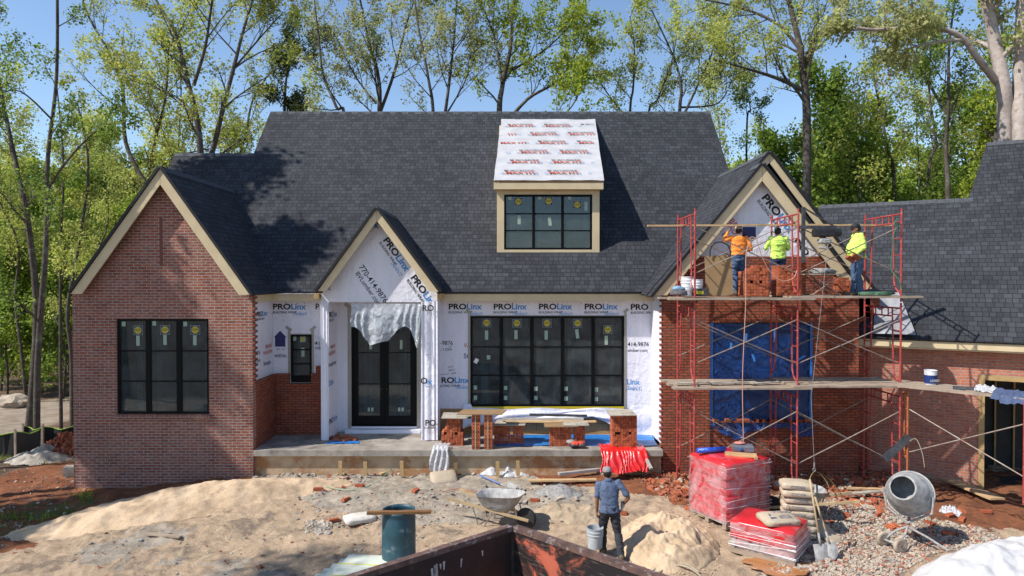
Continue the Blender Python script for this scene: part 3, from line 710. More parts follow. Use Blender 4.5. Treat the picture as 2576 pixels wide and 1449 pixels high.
# petals and leaf litter on the roof
# --- dormer
dq = onroof(1379, 643); DYf = dq.y
dxa, dxb = P(1250, 560, DYf).x, P(1508, 560, DYf).x; dzb = dq.z - 0.02; dzt = P(1379, 474, DYf).z
wa, wb = P(1268, 489, DYf), P(1490, 628, DYf)
mb = MB(); rectwall(mb, dxa, dxb, dzb, dzt, DYf, DYf + .12, [(wa.x, wb.x, wb.z, wa.z)])
dor = mb.build("dormer", M_cream, house); tag(dor, "cream-trimmed dormer with white membrane on its roof")
# cheeks
mb = MB()
ye = DYf - .22; ez = P(1379, 458, ye).z; tp = onroof(1379, 303); ty, tz = tp.y, tp.z
sl2 = (tz - ez) / (ty - ye)
for xx in (dxa, dxb - .08):
    mb.prism([(xx, DYf + .122, dzb), (xx, DYf + .122, ez + sl2 * (DYf - ye) - .05), (xx, ty, tz - .05)], (.08, 0, 0))
mb.build("dormer_cheek", M_cream, dor)
exa, exb = P(1242, 458, ye).x, P(1518, 458, ye).x
mb = MB(); mb.box(exa, exb, ye, ye + .03, ez - .19, ez - .012); mb.box(exa, exb, ye + .032, DYf - .002, ez - .19, ez - .165); mb.build("fascia", M_cream, dor)
txa, txb = P(1262, 303, ty).x, P(1497, 303, ty).x
mem_n = Vector((0, -sl2, 1)).normalized()
g = []; NR, NCc = 40, 40
for i in range(NR + 1):
    t = i / NR; row = []
    for j in range(NCc + 1):
        s = j / NCc; xa = exa + (txa - exa) * t; xb = exb + (txb - exb) * t
        p = Vector((xa + (xb - xa) * s, ye + (ty - ye) * t, ez + (tz - ez) * t)) + mem_n * (0.055 + 0.03 * float(fbm(s * 9, t * 9, 4)) + 0.008 * (1 if int(t * 6.2) % 2 else 0))
        if j in (0, NCc): p.x += 0.05 * float(fbm(t * 8, s + 3, 2))
        row.append(p)
    g.append(row)
mb = MB(); mb.sheet(g)
membrane = mb.build("membrane", pbr("membrane", (0.52, 0.51, 0.51), (0.43, 0.43, 0.44), rough=0.5, scale=3, bmp=0.2), dor, smooth=True)
mb = MB(); mb.prism([(exa, ye, ez), (exb, ye, ez), (txb, ty, tz), (txa, ty, tz)], mem_n * .03); mb.build("roof_deck", M_osb, dor)
mb = MB(); uvd = Vector((0, 1, sl2)).normalized()
L = math.hypot(ty - ye, tz - ez)
for r_ in range(6):
    t = 0.075 + r_ * 0.152; off = [0.15, 0.28, -.65, -.1, -.35, 0.1][r_] ; tt = t
    for k in range(-1, 4):
        xa = exa + (txa - exa) * tt + .03; xb = exb + (txb - exb) * tt - .03
        x = xa + off + k * 1.18
        for s, c, sz, bo, dz, sxx, dx, wd in (("MI SECUREGRIP", 0, .13, .012, .165, .92, .08, .88), ("MAX HT", 2, .19, .024, .0, 1.15, .12, .74), ("PS", 1, .10, .004, .0, 1.0, 0, .12), ("2.0", 1, .11, .004, 0.0, 1.0, .86, .2)):
            if x + dx < xa or x + dx + wd > xb:
                if s == "MAX HT" and x + dx >= xa and x + dx + .45 < xb: s = "MAX"
                elif s == "MAX HT" and x + dx < xa and x + dx + .45 > xa and x + dx + .8 < xb: s = "HT"; dx += .45
                elif s == "MI SECUREGRIP" and x + dx >= xa and x + dx + .45 < xb: s = "MI SECU"
                else: continue
            o_ = Vector((x + dx, ye, ez)) + uvd * (L * tt + dz) + mem_n * 0.088
            puttext(mb, s, o_, (1, 0, 0), uvd, sz, bo, 0, c, sxx)
        if x > xa and x + 1.0 < xb:
            o_ = Vector((x + .02, ye, ez)) + uvd * (L * tt - .035) + mem_n * .088; mb.add([o_, o_ + Vector((.98, 0, 0)), o_ + Vector((.98, 0, 0)) + uvd * .012, o_ + uvd * .012], [(0, 1, 2, 3)], 0)
mb.build("membrane_print", PRINTM, dor)
window(1268, 489, 1490, 628, DYf, 3, (2, (0.335, 0.665)), room=0.8, mull=0.075, rm=.08, roomtop=dzt - .05, stick=[(1304, 507, 'logo'), (1380, 506, 'logo'), (1452, 515, 'logo'), (1474, 519, 'tall'), (1306, 553, 'tall'), (1383, 557, 'tilt'), (1283, 498, 'sq'), (1358, 497, 'sq'), (1433, 497, 'sq')], lab="three-pane dormer window")

# --- right gable pair
GY = 16.5
rx0, rx1 = P(1668, 950, GY).x, P(2160, 950, GY).x
fy = 16.28
fa = P(1919, 414, fy); ral = (rx0 + rx1) / 2
fa.x = (P(1919, 414, fy).x)
fel = P(1641, 748, fy); fer = P(2158, 718, fy)
pf = (fa.z - fel.z) / (fa.x - fel.x)
btop = P(1900, 645, GY).z
ww0, ww1 = P(1787, 812, GY), P(2042, 1060, GY)
mb = MB(); rectwall(mb, rx0, rx1, -0.3, 4.62, GY, GY + .2, [(ww0.x, ww1.x, ww1.z, ww0.z)])
hw = lambda z: (fa.z - .12 - z) / pf
mb.prism([(max(rx0, fa.x - hw(4.62)), GY, 4.62), (min(rx1, fa.x + hw(4.62)), GY, 4.62), (fa.x + hw(btop), GY, btop), (fa.x - hw(btop), GY, btop)], (0, .2, 0))
mb.box(rx1 - .2, rx1, GY + .203, 17.2, -.3, 4.62)
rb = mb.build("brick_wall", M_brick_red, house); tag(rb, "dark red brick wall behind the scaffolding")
# rowlock course over the opening and toothed left edge
mb = MB(); z = .1; k = 0
while z < 4.55:
    if k % 2 == 0: mb.box(rx0 - .055, rx0 - .001, GY + .0, GY + .19, z, z + .058)
    z += .0677; k += 1
mb.build("brick_end", M_brick_red, house)
mb = MB(); x = ww0.x - .1
while x < ww1.x + .05: mb.box(x, x + .06, GY - .012, GY + .05, ww0.z + .003, ww0.z + .2); x += .068
mb.build("soldier_course", M_brick_red, house)
mb = MB(); mb.prism([(fa.x - hw(btop) - .0, GY + .03, btop + .002), (fa.x + hw(btop), GY + .03, btop + .002), (fa.x, GY + .03, fa.z - .13)], (0, .1, 0)); mb.build("gable_wrap", M_wrap_g, house)
mb = MB(); mb.box(rx0 + .02, rx0 + .08, GY + .21, MY, .9, 4.6); mb.build("wrap_wall", M_wrap, house)
gableroof("gable_roof", fa.x, fa.z, fel.x, fel.z, fer.x, fa.z - (fer.x - fa.x) * (fa.z - fer.z) / (fer.x - fa.x), fy, 17.0)
rake(fa.x, fa.z, fel.x + .05, fel.z + .05, fer.x, fer.z, fy + .02, w=.235)
ry = 16.75
ra = P(1937, 384, ry); rer = P(2212, 748, ry)
rel = Vector((fel.x, ry, fel.z + .02))
gableroof("gable_roof", ra.x, ra.z, rel.x, rel.z, rer.x, rer.z, ry, roofz(0) and (ra.z - EZ) / PR + EY, yl1=17.8, yr1=17.8)
rake(ra.x, ra.z, rel.x + .1, rel.z + .1, rer.x, rer.z, ry + .02, w=.145)
pr2 = (ra.z - rer.z) / (rer.x - ra.x)
mb = MB(); mb.prism([(ra.x - 1.0, 16.98, ra.z - 1.4), (ra.x, 16.98, ra.z - .1), (rer.x - .1, 16.98, rer.z + .03), (rer.x - .1, 16.98, rer.z - .5), (rx1 - .25, 16.98, rer.z - .5)], (0, .1, 0)); mb.build("felt_wall", M_felt, house)
mb = MB(); mb.box(rx1 + .003, P(2205, 950, 17.1).x, 16.98, 17.15, -.3, rer.z - .003); mb.build("brick_wall", M_brick_red, house)
dd = Vector((rer.x - ra.x, 0, rer.z - ra.z)).normalized(); un = Vector((-dd.z, 0, dd.x)); un = un if un.z > 0 else -un
mb = MB()
for t in (.45, 1.55, 2.65): puttext(mb, "HOUSEWRAP", Vector((ra.x, 16.965, ra.z)) + dd * t - un * .275, dd, un, .115, .012, 0, 4, 0.95)
mb.build("felt_print", PRINTM, house)
# window of the right gable under blue film
window(1787, 812, 2042, 1060, GY + .02, 3, (2, (.33, .66)), room=.8, strips=False, lab="window covered with blue film")
M_bluef = plastic_film("blue_film", (0.006, 0.07, 0.32), 0.46, 0.10, 5, 0.9)
g = []
for i in range(31):
    t = i / 30; row = []
    for j in range(41):
        s = j / 40; p = Vector((ww0.x + .01 + (ww1.x - ww0.x - .02) * s, GY + .02 - .02 * float(fbm(s * 9, t * 7, 4)) - .01 * math.sin(s * 25), ww1.z + .01 + (ww0.z - ww1.z - .02) * t)); row.append(p)
    g.append(row)
mb = MB(); mb.sheet(g); mb.build("window_film", M_bluef, house, smooth=True)
mb = MB()
for px, py, ang, L_ in ((1876, 850, 5, .22), (1948, 845, 0, .3), (1838, 870, 3, .16), (1990, 880, 0, .2), (1895, 900, -20, .18), (2015, 900, 60, .2)):
    q = P(px, py, GY - .0); mb = MB(); mb.obox((q.x, GY - .018, q.z), (.05, .003, L_), Matrix.Rotation(R(ang), 3, 'Y')); mb.build('painters_tape', flat('blue_tape2', (.05, .22, .6), .6), house)
M_btape = flat("blue_tape", (0.03, 0.16, 0.5), .6)
for x in (ww0.x + .03, ww1.x - .03): mb = MB(); mb.box(x - .03, x + .03, GY - .015, GY - .012, ww1.z, ww0.z); mb.build("painters_tape", M_btape, house)
# sill bricks with the film hanging below
g = []
zs = ww1.z
for i in range(9):
    t = i / 8; row = []
    for j in range(49):
        s = j / 48; dep = .12 + .5 * max(0, float(vnoise(s * 5.5, .3)) - .25) ** 1.0
        if abs(s - .27) < .05: dep += .12
        row.append(Vector((ww0.x - .02 + (ww1.x - ww0.x + .0) * s, GY - .07 - .03 * math.sin(s * 37 + 2 * t) * t - .02, zs - .02 - dep * t)))
    g.append(row)
mb = MB(); mb.sheet(g); mb.build("film_skirt", plastic_film("blue_film_loose", (0.006, 0.08, 0.34), .62, .15, 12, 1.0), house, smooth=True)
mb = MB()
for px in (1800, 1832, 1862, 1880, 1905, 1921, 1946, 1962, 1985, 2010, 2030):
    q = P(px, 1060, GY - .1); mb.obox((q.x, GY - .05, zs + .035), (.06 if px % 2 else .12, .2, .07), rotz(random.uniform(-.1, .1)))
mb.build("window_sill", M_brick_red, house)

# --- garage wing on the right, turned towards the camera
th = R(30); WA = Vector((math.cos(th), -math.sin(th), 0)); WB = Vector((math.sin(th), math.cos(th), 0))
w0 = P(2200, 1180, 16.9); W0 = Vector((w0.x, w0.y, 0))
def W(a, b, z): return W0 + WA * a + WB * b + Vector((0, 0, z))
def onwall(px, py, b=0.0):
    q = onplane(px, py, W(0, b, 0), WB); return (q - W0).dot(WA), q.z
ea0, ez0 = onwall(2230, 853, -.3); ea1, ez1 = onwall(2560, 868, -.3); WEZ = (ez0 + ez1) / 2
ga, gz = onwall(2462, 942)
mb = MB()
def wbox(mb, a0, a1, b0, b1, z0, z1, mi=0):
    mb.add([W(a0, b0, z0), W(a1, b0, z0), W(a1, b1, z0), W(a0, b1, z0), W(a0, b0, z1), W(a1, b0, z1), W(a1, b1, z1), W(a0, b1, z1)],
           [(0, 3, 2, 1), (4, 5, 6, 7), (0, 1, 5, 4), (1, 2, 6, 5), (2, 3, 7, 6), (3, 0, 4, 7)], mi)
ftop = WEZ - .22
wbox(mb, -.6, ga, 0, .2, -.4, ftop); wbox(mb, ga, ga + 3.2, 0, .2, gz, ftop); wbox(mb, ga + 3.2, ga + 5, 0, .2, -.4, ftop)
wbox(mb, -.6, -.4, .2, 2.5, -.4, ftop)
wb_ = mb.build("brick_wall", M_brick_wing, house); tag(wb_, "orange brick wall of the garage wing")
mb = MB(); a = -.3
while a < ga + 3: wbox(mb, a, a + .06, -.008, .02, ftop - .2, ftop - .003); a += .0675
mb.build("soldier_course", M_brick_wing, house)
mb = MB(); wbox(mb, -.6, ga + 5, -.34, -.30, WEZ - .16, WEZ + .02); wbox(mb, -.6, ga + 5, -.297, -.002, WEZ - .2, WEZ - .17); mb.build("fascia", M_cream, house)
# roof planes: low part and the taller part beyond
WP = 1.12; wn = (-WB * WP + Vector((0, 0, 1))).normalized()
def wroof(px, py):
    q = onplane(px, py, W(0, -.36, WEZ), wn); v = q - W0; return v.dot(WA), v.dot(WB), q.z
r1 = wroof(2240, 514); r2 = wroof(2520, 362); ra_ = wroof(2436, 505)
mb = MB()
b0 = -.36
pts = [W(-1.6, b0, WEZ), W(ga + 5, b0, WEZ), W(ga + 5, r2[1], WEZ + WP * (r2[1] - b0)), W(wroof(2482, 366)[0], r2[1], WEZ + WP * (r2[1] - b0)), W(ra_[0], r1[1], WEZ + WP * (r1[1] - b0)), W(-1.6, r1[1], WEZ + WP * (r1[1] - b0))]
mb.prism(pts, wn * .06)
wn2 = (WB * WP + Vector((0, 0, 1))).normalized()
mb.prism([W(-1.6, r1[1] + .05, WEZ + WP * (r1[1] - b0)), W(ra_[0], r1[1] + .05, WEZ + WP * (r1[1] - b0)), W(ra_[0], r1[1] + 4, WEZ + WP * (r1[1] - b0) - 4 * WP), W(-1.6, r1[1] + 4, WEZ + WP * (r1[1] - b0) - 4 * WP)], wn2 * .06)
dnw = (-WB - Vector((0, 0, WP))).normalized(); at_ = wroof(2482, 366)[0]
ridgecaps(mb, W(-1.6, r1[1] + .03, WEZ + WP * (r1[1] - b0) + .02), WA, ra_[0] + 1.6, dnw, wn); ridgecaps(mb, W(at_, r2[1] + .03, WEZ + WP * (r2[1] - b0) + .02), WA, ga + 5 - at_, dnw, wn)
wr = mb.build("wing_roof", [M_shingle, M_cap], house); tag(wr, "shingle roof of the garage wing")
mb = MB(); mb.prism([W(wroof(2482, 366)[0] + .1, r2[1], WEZ + WP * (r2[1] - b0) - .1), W(ra_[0] + .05, r1[1], WEZ + WP * (r1[1] - b0) - .1), W(ra_[0] + .05, r1[1] + 5, WEZ)], WA * .1); mb.build("gable_end_wall", M_wrap, house)
# loose grey membrane sheet at the valley
q = [onplane(x_, y_, W(0, -.42, WEZ + .02), wn) for x_, y_ in ((2198, 845), (2305, 852), (2258, 735), (2200, 745))]
mb = MB(); n = 12; g = []
for i in range(n + 1):
    t = i / n; row = []
    for j in range(n + 1):
        s = j / n; p = (q[0] * (1 - s) + q[1] * s) * (1 - t) + (q[3] * (1 - s) + q[2] * s) * t; row.append(p + wn * (.10 + .05 * float(fbm(s * 4, t * 4, 3)) + (.06 * (1 - t) * s)))
    g.append(row)
mb.sheet(g); mb.build("flashing_sheet", pbr("grey_sheet", (0.30, 0.30, 0.32), (0.16, 0.16, 0.17), rough=.45, scale=3, bmp=.5), house, smooth=True)
# garage opening: timber jambs, studs, dark room
mb = MB(); wbox(mb, ga + .003, ga + .12, -.02, .24, -.15, gz - .003); wbox(mb, ga + .123, ga + 3.19, -.02, .24, gz - .12, gz - .003); mb.build("door_jamb", M_lumber, house)
mb = MB(); 
for k in range(9): wbox(mb, ga + .15 + k * .4, ga + .19 + k * .4, 2.6, 2.7, -.1, gz)
for k in range(6): wbox(mb, ga + .03, ga + .12, .35 + k * .4, .39 + k * .4, -.1, gz)
mb.build("stud", M_lumber, house)
mb = MB(); wbox(mb, ga - .1, ga + 3.4, 2.72, 2.75, -.2, gz + .3); wbox(mb, ga - .1, ga - .05, .25, 2.7, -.2, gz + .3); wbox(mb, ga - .1, ga + 3.4, .25, 2.7, gz + .05, gz + .1)
wbox(mb, ga, ga + 3.3, .0, 2.7, -.2, .06); mb.build("garage_room", M_inside, house)

# --- printed words on the wraps
def pt(*a, **k): m_ = MB(); puttext(m_, *a, **k); m_.build("wrap_print", PRINTM, house)
def prolinx(px, py, Y, k=1.0, u=(1, 0, 0), v=(0, 0, 1), q=None, parts="PLBS", side=False):
    pm = MB()
    o = Vector(q) if q is not None else P(px, py, Y); u = Vector(u).normalized(); v = Vector(v).normalized(); s = .205 * k
    if 'P' in parts: puttext(pm, "PRO", o, u, v, s, .034, 0, 0, 1.20)
    if 'R' in parts: puttext(pm, "RO", o + u * .13 * k, u, v, s, .034, 0, 0, 1.2)
    if 'L' in parts: puttext(pm, "Linx", o + u * .475 * k, u, v, s * 1.05, .026, 0, 1, 1.08)
    if 'B' in parts: puttext(pm, "BUILDING WRAP", o - v * .11 * k, u, v, .09 * k, .010, 0, 0, .92)
    if 'S' in parts: puttext(pm, "Select", o - v * .16 * k + u * .52 * k, u, v, .15 * k, -.002, .45, 1, 1.0)
    if pm.v: pm.build("wrap_print", PRINTM, house)
yM = MY - .004
for px in (686, 1128, 1241, 1355, 1470): prolinx(px, 778, yM)
prolinx(1586, 779, yM, parts="PBS"); prolinx(793, 777, yM, parts="B" if False else ""); 
pt("P", P(793, 778, yM), (1, 0, 0), (0, 0, 1), .205, .022, 0, 0)
prolinx(0, 0, 0, q=(lx1 - .106, 16.85, 4.05), u=(0, 1, 0), parts="PLB", k=.85)
yB = BY - .08
prolinx(824, 781, yB + .0, parts="", k=.95)
for (px, py, s) in ((1062, 782, "RO"), (1069, 1071, "PO"), (1058, 965, "O")): pt(s, P(px, py, yB), (1, 0, 0), (0, 0, 1), .21, .022, 0, 0)
pt("BUIL NG", P(1067, 1079, yB), (1, 0, 0), (0, 0, 1), .075, .004, 0, 0); pt("ix", P(1072, 967, yB), (1, 0, 0), (0, 0, 1), .2, .016, 0, 1)
# returns of the bay (faces +X)
yD = DY - .02
pt("PRO", (bo0.x + .004, BY + .10, 4.0), (0, 1, 0), (0, 0, 1), .2, .022, 0, 0, 1.1); pt("Linx", (bo0.x + .004, BY + .56, 4.0), (0, 1, 0), (0, 0, 1), .2, .016, 0, 1)
pt("BUILDING W", (bo0.x + .004, BY + .10, 3.89), (0, 1, 0), (0, 0, 1), .09, .004, 0, 0)
pt("PRO", (bo0.x + .004, BY + .10, 1.25), (0, 1, 0), (0, 0, 1), .2, .022, 0, 0, 1.1); pt("Linx", (bo0.x + .004, BY + .56, 1.25), (0, 1, 0), (0, 0, 1), .2, .016, 0, 1)
pt("OLinx", (bo0.x + .004, BY + .03, 2.25), (0, 1, 0), (0, 0, 1), .2, .016, 0, 1)
pt("BRAND", (bo0.x + .004, BY + .25, 3.18), (0, 1, 0), (0, 0, 1), .14, .01, 0, 2); pt("VAUGHN", (bo0.x + .004, BY + .08, 3.02), (0, 1, 0), (0, 0, 1), .15, .01, 0, 2)
pt("Strength lies", (bo0.x + .004, BY + .05, 2.74), (0, 1, 0), (0, 0, 1), .15, .01, 0, 3)
def houseicon(o, u, v, k=1.0):
    pm = MB()
    o = Vector(o); u = Vector(u).normalized(); v = Vector(v).normalized()
    f = lambda a, b_: o + u * a * k + v * b_ * k
    pm.add([f(0, 0), f(.27, 0), f(.27, .25), f(0, .25)], [(0, 1, 2, 3)], 3)
    pm.add([f(-.03, .25), f(.30, .25), f(.135, .42)], [(0, 1, 2)], 3); pm.build('wrap_print', PRINTM, house)
def logo(px, py, Y, k=1.0, icon=True, txt=True):
    o = P(px, py, Y)
    if txt:
        pt("BRAND", o + Vector((-.30 * k, 0, .13)), (1, 0, 0), (0, 0, 1), .12 * k, .01, 0, 2); pt("VAUGHN", o + Vector((-.42 * k, 0, 0)), (1, 0, 0), (0, 0, 1), .13 * k, .01, 0, 2)
        pt("LUMBER COMPANY EST. 1946", o + Vector((-.42 * k, 0, -.09)), (1, 0, 0), (0, 0, 1), .06 * k, .002, 0, 3)
        pt("Strength lies within.", o + Vector((-.42 * k, 0, -.28)), (1, 0, 0), (0, 0, 1), .135 * k, .012, 0, 3, .85)
    if icon: houseicon(o + Vector((.12 * k, 0, 0)), (1, 0, 0), (0, 0, 1), k)
houseicon(P(692, 872, yM), (1, 0, 0), (0, 0, 1), 1.0)
pt("within.", P(690, 899, yM), (1, 0, 0), (0, 0, 1), .15, .012, 0, 3, .85); pt("EST. 1946", P(696, 880, yM), (1, 0, 0), (0, 0, 1), .055, .002, 0, 3)
pt("VAUGHN", (lx1 - .106, 17.3, 3.05), (0, 1, 0), (0, 0, 1), .15, .01, 0, 2); pt("BRAND", (lx1 - .106, 17.45, 3.2), (0, 1, 0), (0, 0, 1), .14, .01, 0, 2); pt("Strength", (lx1 - .106, 17.3, 2.78), (0, 1, 0), (0, 0, 1), .15, .01, 0, 3)
pt("414-9876", (lx1 - .106, 16.5, 3.1), (0, 1, 0), (0, 0, 1), .15, .006, 0, 0); pt("mber.com", (lx1 - .106, 16.55, 2.92), (0, 1, 0), (0, 0, 1), .13, .004, 0, 0)
pt("414", P(792, 868, yM), (1, 0, 0), (0, 0, 1), .15, .006, 0, 0); pt("mb", P(793, 879, yM), (1, 0, 0), (0, 0, 1), .13, .006, 0, 0)
pt("77 -9876", P(1112 - 22, 868, yM), (1, 0, 0), (0, 0, 1), .16, .008, 0, 0, .9); pt("BVL r.com", P(1094, 882, yM), (1, 0, 0), (0, 0, 1), .13, .004, 0, 0, .8)
pt("414-9876", P(1579, 871, yM), (1, 0, 0), (0, 0, 1), .155, .008, 0, 0, .95); pt("umber.com", P(1579, 885, yM), (1, 0, 0), (0, 0, 1), .12, .005, 0, 0, .95)
pt("VA", P(1167, 874, yM), (1, 0, 0), (0, 0, 1), .17, .012, 0, 2, .8); pt("St", P(1166, 901, yM), (1, 0, 0), (0, 0, 1), .18, .012, 0, 3)
prolinx(1097, 963, yM, parts="RLBS", k=1.0); pt("Linx", P(1576, 967, yM), (1, 0, 0), (0, 0, 1), .2, .016, 0, 1); pt("Select", P(1575, 981, yM), (1, 0, 0), (0, 0, 1), .15, -.002, .45, 1)
for s, px, py in (("STOP", 1126, 926), ("BRICK", 1128, 934), ("HERE", 1134, 942)): pt(s, P(px, py, yM), (1, 0, .15), (0, 0, 1), .06, 0, .3, 0)
mbA = P(1105, 943, yM); pm = MB(); pm.beam(mbA, P(1130, 940, yM), .004, .008); pm.build('wrap_print', PRINTM, house)
# entry gable, running down the slope
ug = Vector((1, 0, -1.42)).normalized(); vg = Vector((1.42, 0, 1)).normalized(); yg = BY - .004
for q_, pts in ((P(963, 604, yg), "PLBS"), (P(1032, 698, yg), "PLB")): prolinx(0, 0, 0, q=q_, u=ug, v=vg, parts=pts, k=1.12)
pt("770-414-9876", P(902, 672, yg), ug, vg, .20, .008, 0, 0); pt("BVLumber.com", P(893, 688, yg), ug, vg, .165, .006, 0, 0)
pt("x", P(940, 574, yg), (1, 0, 0), (0, 0, 1), .25, .02, 0, 1); pt("x", P(821, 730, yg), (1, 0, 0), (0, 0, 1), .22, .02, 0, 1)
# right gable
yr = GY + .026; ug = Vector((1, 0, -1.3)).normalized(); vg = Vector((1.3, 0, 1)).normalized()
prolinx(0, 0, 0, q=P(1915, 497, yr), u=ug, v=vg, parts="PLBS", k=1.25); prolinx(0, 0, 0, q=P(1996, 606, yr), u=ug, v=vg, parts="P", k=1.0)
pt("BRAND", P(1833, 556, yr), ug, vg, .2, .01, 0, 2); pt("VAUGHN", P(1822, 560, yr), ug, vg, .2, .01, 0, 2)
pt("th lies within", P(1800, 572, yr), ug, vg, .2, .01, 0, 3)
o_ = P(1868, 600, yr); pm = MB()
pm.add([o_, o_ + Vector((.32, 0, 0)), o_ + Vector((.32, 0, .28)), o_ + Vector((.0, 0, .28))], [(0, 1, 2, 3)], 3)
pm.build("wrap_print", PRINTM, house)

fm = MB(); rf_ = random.Random(12)
for k in range(46):
    x = rf_.uniform(bayr + .1, mxr - .1) if k > 12 else rf_.uniform(lx1 + .1, bayl - .1); z = rf_.choice([rf_.uniform(wz + .1, 4.4), 4.35, 2.05, 3.2])
    if (big0.x - .05 < x < big1.x + .05 and big1.z < z < big0.z + .05) or z < zv + .2 and k <= 12: continue
    fm.lathe([(.012, 0), (.012, .002)], 8, Matrix.Rotation(R(90), 3, 'X'), (x, MY - .001, z))
tag(fm.build("fasteners", M_black, house), kind='stuff')
# ------------------------------------------------------------------ object materials
M_rust = pbr("scaffold_red", (0.42, 0.045, 0.045), (0.30, 0.04, 0.035), rough=0.55, scale=9, c3=(0.42, 0.22, 0.18), s3=14, t3=0.62)
M_orange = pbr("scaffold_orange", (0.45, 0.13, 0.04), (0.32, 0.08, 0.03), rough=0.6, scale=9, c3=(0.3, 0.2, 0.15), s3=12, t3=0.64)
M_brace = pbr("brace", (0.34, 0.29, 0.24), (0.22, 0.16, 0.13), rough=0.55, scale=9, metal=0.3, c3=(0.25, 0.12, 0.08), s3=7, t3=0.6)
M_plank = woodmat("plank", (0.42, 0.34, 0.26), (0.27, 0.20, 0.15), sc=(2, 14, 14))
M_plank2 = woodmat("plank_fresh", (0.58, 0.40, 0.22), (0.46, 0.30, 0.15), sc=(2, 14, 14))
M_ply = pbr("plywood", (0.29, 0.18, 0.085), (0.22, 0.13, 0.06), scale=2, rough=.85, c3=(0.26, 0.18, 0.11), s3=1.3, t3=.58, fine=.3)
M_ply_grey = pbr("plywood_grey", (0.42, 0.38, 0.31), (0.30, 0.27, 0.22), scale=6, rough=.9, c3=(0.20, 0.18, 0.15), s3=5, t3=.62)
M_brick = pbr("brick_orange", (0.47, 0.125, 0.052), (0.36, 0.09, 0.038), rough=.9, scale=9, bmp=.3, fine=.3)
nt = M_brick.node_tree; bs = nt.nodes["Principled BSDF"]; src_ = bs.inputs['Base Color'].links[0].from_socket
oi = nt.nodes.new("ShaderNodeObjectInfo"); gi = nt.nodes.new("ShaderNodeNewGeometry"); ad_ = nt.nodes.new("ShaderNodeMath"); ad_.operation = 'ADD'; nt.links.new(oi.outputs['Random'], ad_.inputs[0]); nt.links.new(gi.outputs['Random Per Island'], ad_.inputs[1])
fr2 = nt.nodes.new("ShaderNodeMath"); fr2.operation = 'FRACT'; nt.links.new(ad_.outputs[0], fr2.inputs[0]); rp_ = ramp(nt, [(0, (.66, .60, .58)), (.5, (.95, .95, .95)), (1, (1.18, 1.2, 1.15))]); nt.links.new(fr2.outputs[0], rp_.inputs[0])
nt.links.new(mixc(nt, 1.0, src_, rp_.outputs[0], 'MULTIPLY'), bs.inputs['Base Color'])
M_hole = flat("brick_core", (0.03, 0.012, 0.008), .95)
M_mortar = pbr("mortar", (0.36, 0.35, 0.33), (0.20, 0.19, 0.18), rough=.95, scale=16, bmp=.8)
M_rubble = pbr("rubble", (0.36, 0.115, 0.055), (0.26, 0.075, 0.04), rough=.95, scale=7, c3=(.45, .30, .22), s3=5, t3=.6)
M_stone = pbr("stone", (0.50, 0.42, 0.33), (0.29, 0.225, 0.16), rough=.95, scale=5, lo=.3, hi=.7, bmp=.3)
M_chunk = pbr("mortar_chunk", (0.44, 0.39, 0.33), (0.27, 0.23, 0.19), rough=.95, scale=9, bmp=.5)
M_sandp = pbr("sand_heap", (0.58, 0.43, 0.285), (0.44, 0.31, 0.19), rough=.95, scale=2.2, bmp=1.0, fine=.4, c3=(.33, .235, .15), s3=1.6, t3=.58)
M_steel = pbr("steel_crusted", (0.42, 0.41, 0.39), (0.24, 0.235, 0.23), rough=.75, scale=8, bmp=.5, c3=(.12, .13, .16), s3=5, t3=.64)
M_tyre = flat("tyre", (0.03, 0.028, 0.026), .85)
M_handle = woodmat("handle_wood", (0.50, 0.37, 0.22), (0.38, 0.27, 0.15), sc=(4, 4, 4))
M_redwrap = pbr("red_sacks", (0.66, 0.022, 0.028), (0.54, 0.014, 0.022), rough=.32, scale=2, spec=.7, coat=.6, bmp=.12, c3=(0.68, 0.13, 0.15), s3=1.6, t3=.62)
M_film = plastic_film("clear_film", (0.80, 0.78, 0.80), 0.16, 0.10, 3.2, .6)
M_filmw = plastic_film("milky_film", (0.82, 0.83, 0.86), 0.66, 0.25, 9, 1.0)
M_filmg = plastic_film("grey_film", (0.74, 0.80, 0.86), 0.50, 0.10, 7, 1.0)
M_sack = pbr("paper_sack", (0.47, 0.38, 0.27), (0.39, 0.31, 0.215), rough=.8, scale=5, bmp=.3, c3=(.5, .47, .42), s3=6, t3=.62)
M_blue_tarp = pbr("blue_tarp", (0.02, 0.20, 0.55), (0.015, 0.13, 0.42), rough=.35, scale=6, bmp=.7)
M_barrel = pbr("barrel_blue", (0.015, 0.052, 0.075), (0.022, 0.075, 0.10), rough=.5, scale=4, c3=(0.22, 0.24, 0.25), s3=4, t3=.64)
M_bucket = pbr("bucket_grey", (0.42, 0.45, 0.47), (0.32, 0.35, 0.37), rough=.5, scale=6)
M_bucketw = pbr("bucket_white", (0.72, 0.73, 0.74), (0.60, 0.61, 0.62), rough=.5, scale=6)
M_bag = pbr("bag_black", (0.025, 0.025, 0.03), (0.07, 0.07, 0.08), rough=.6, scale=8, bmp=.6)
M_alu = pbr("aluminium", (0.55, 0.53, 0.49), (0.42, 0.40, 0.37), rough=.5, scale=5, metal=.3)

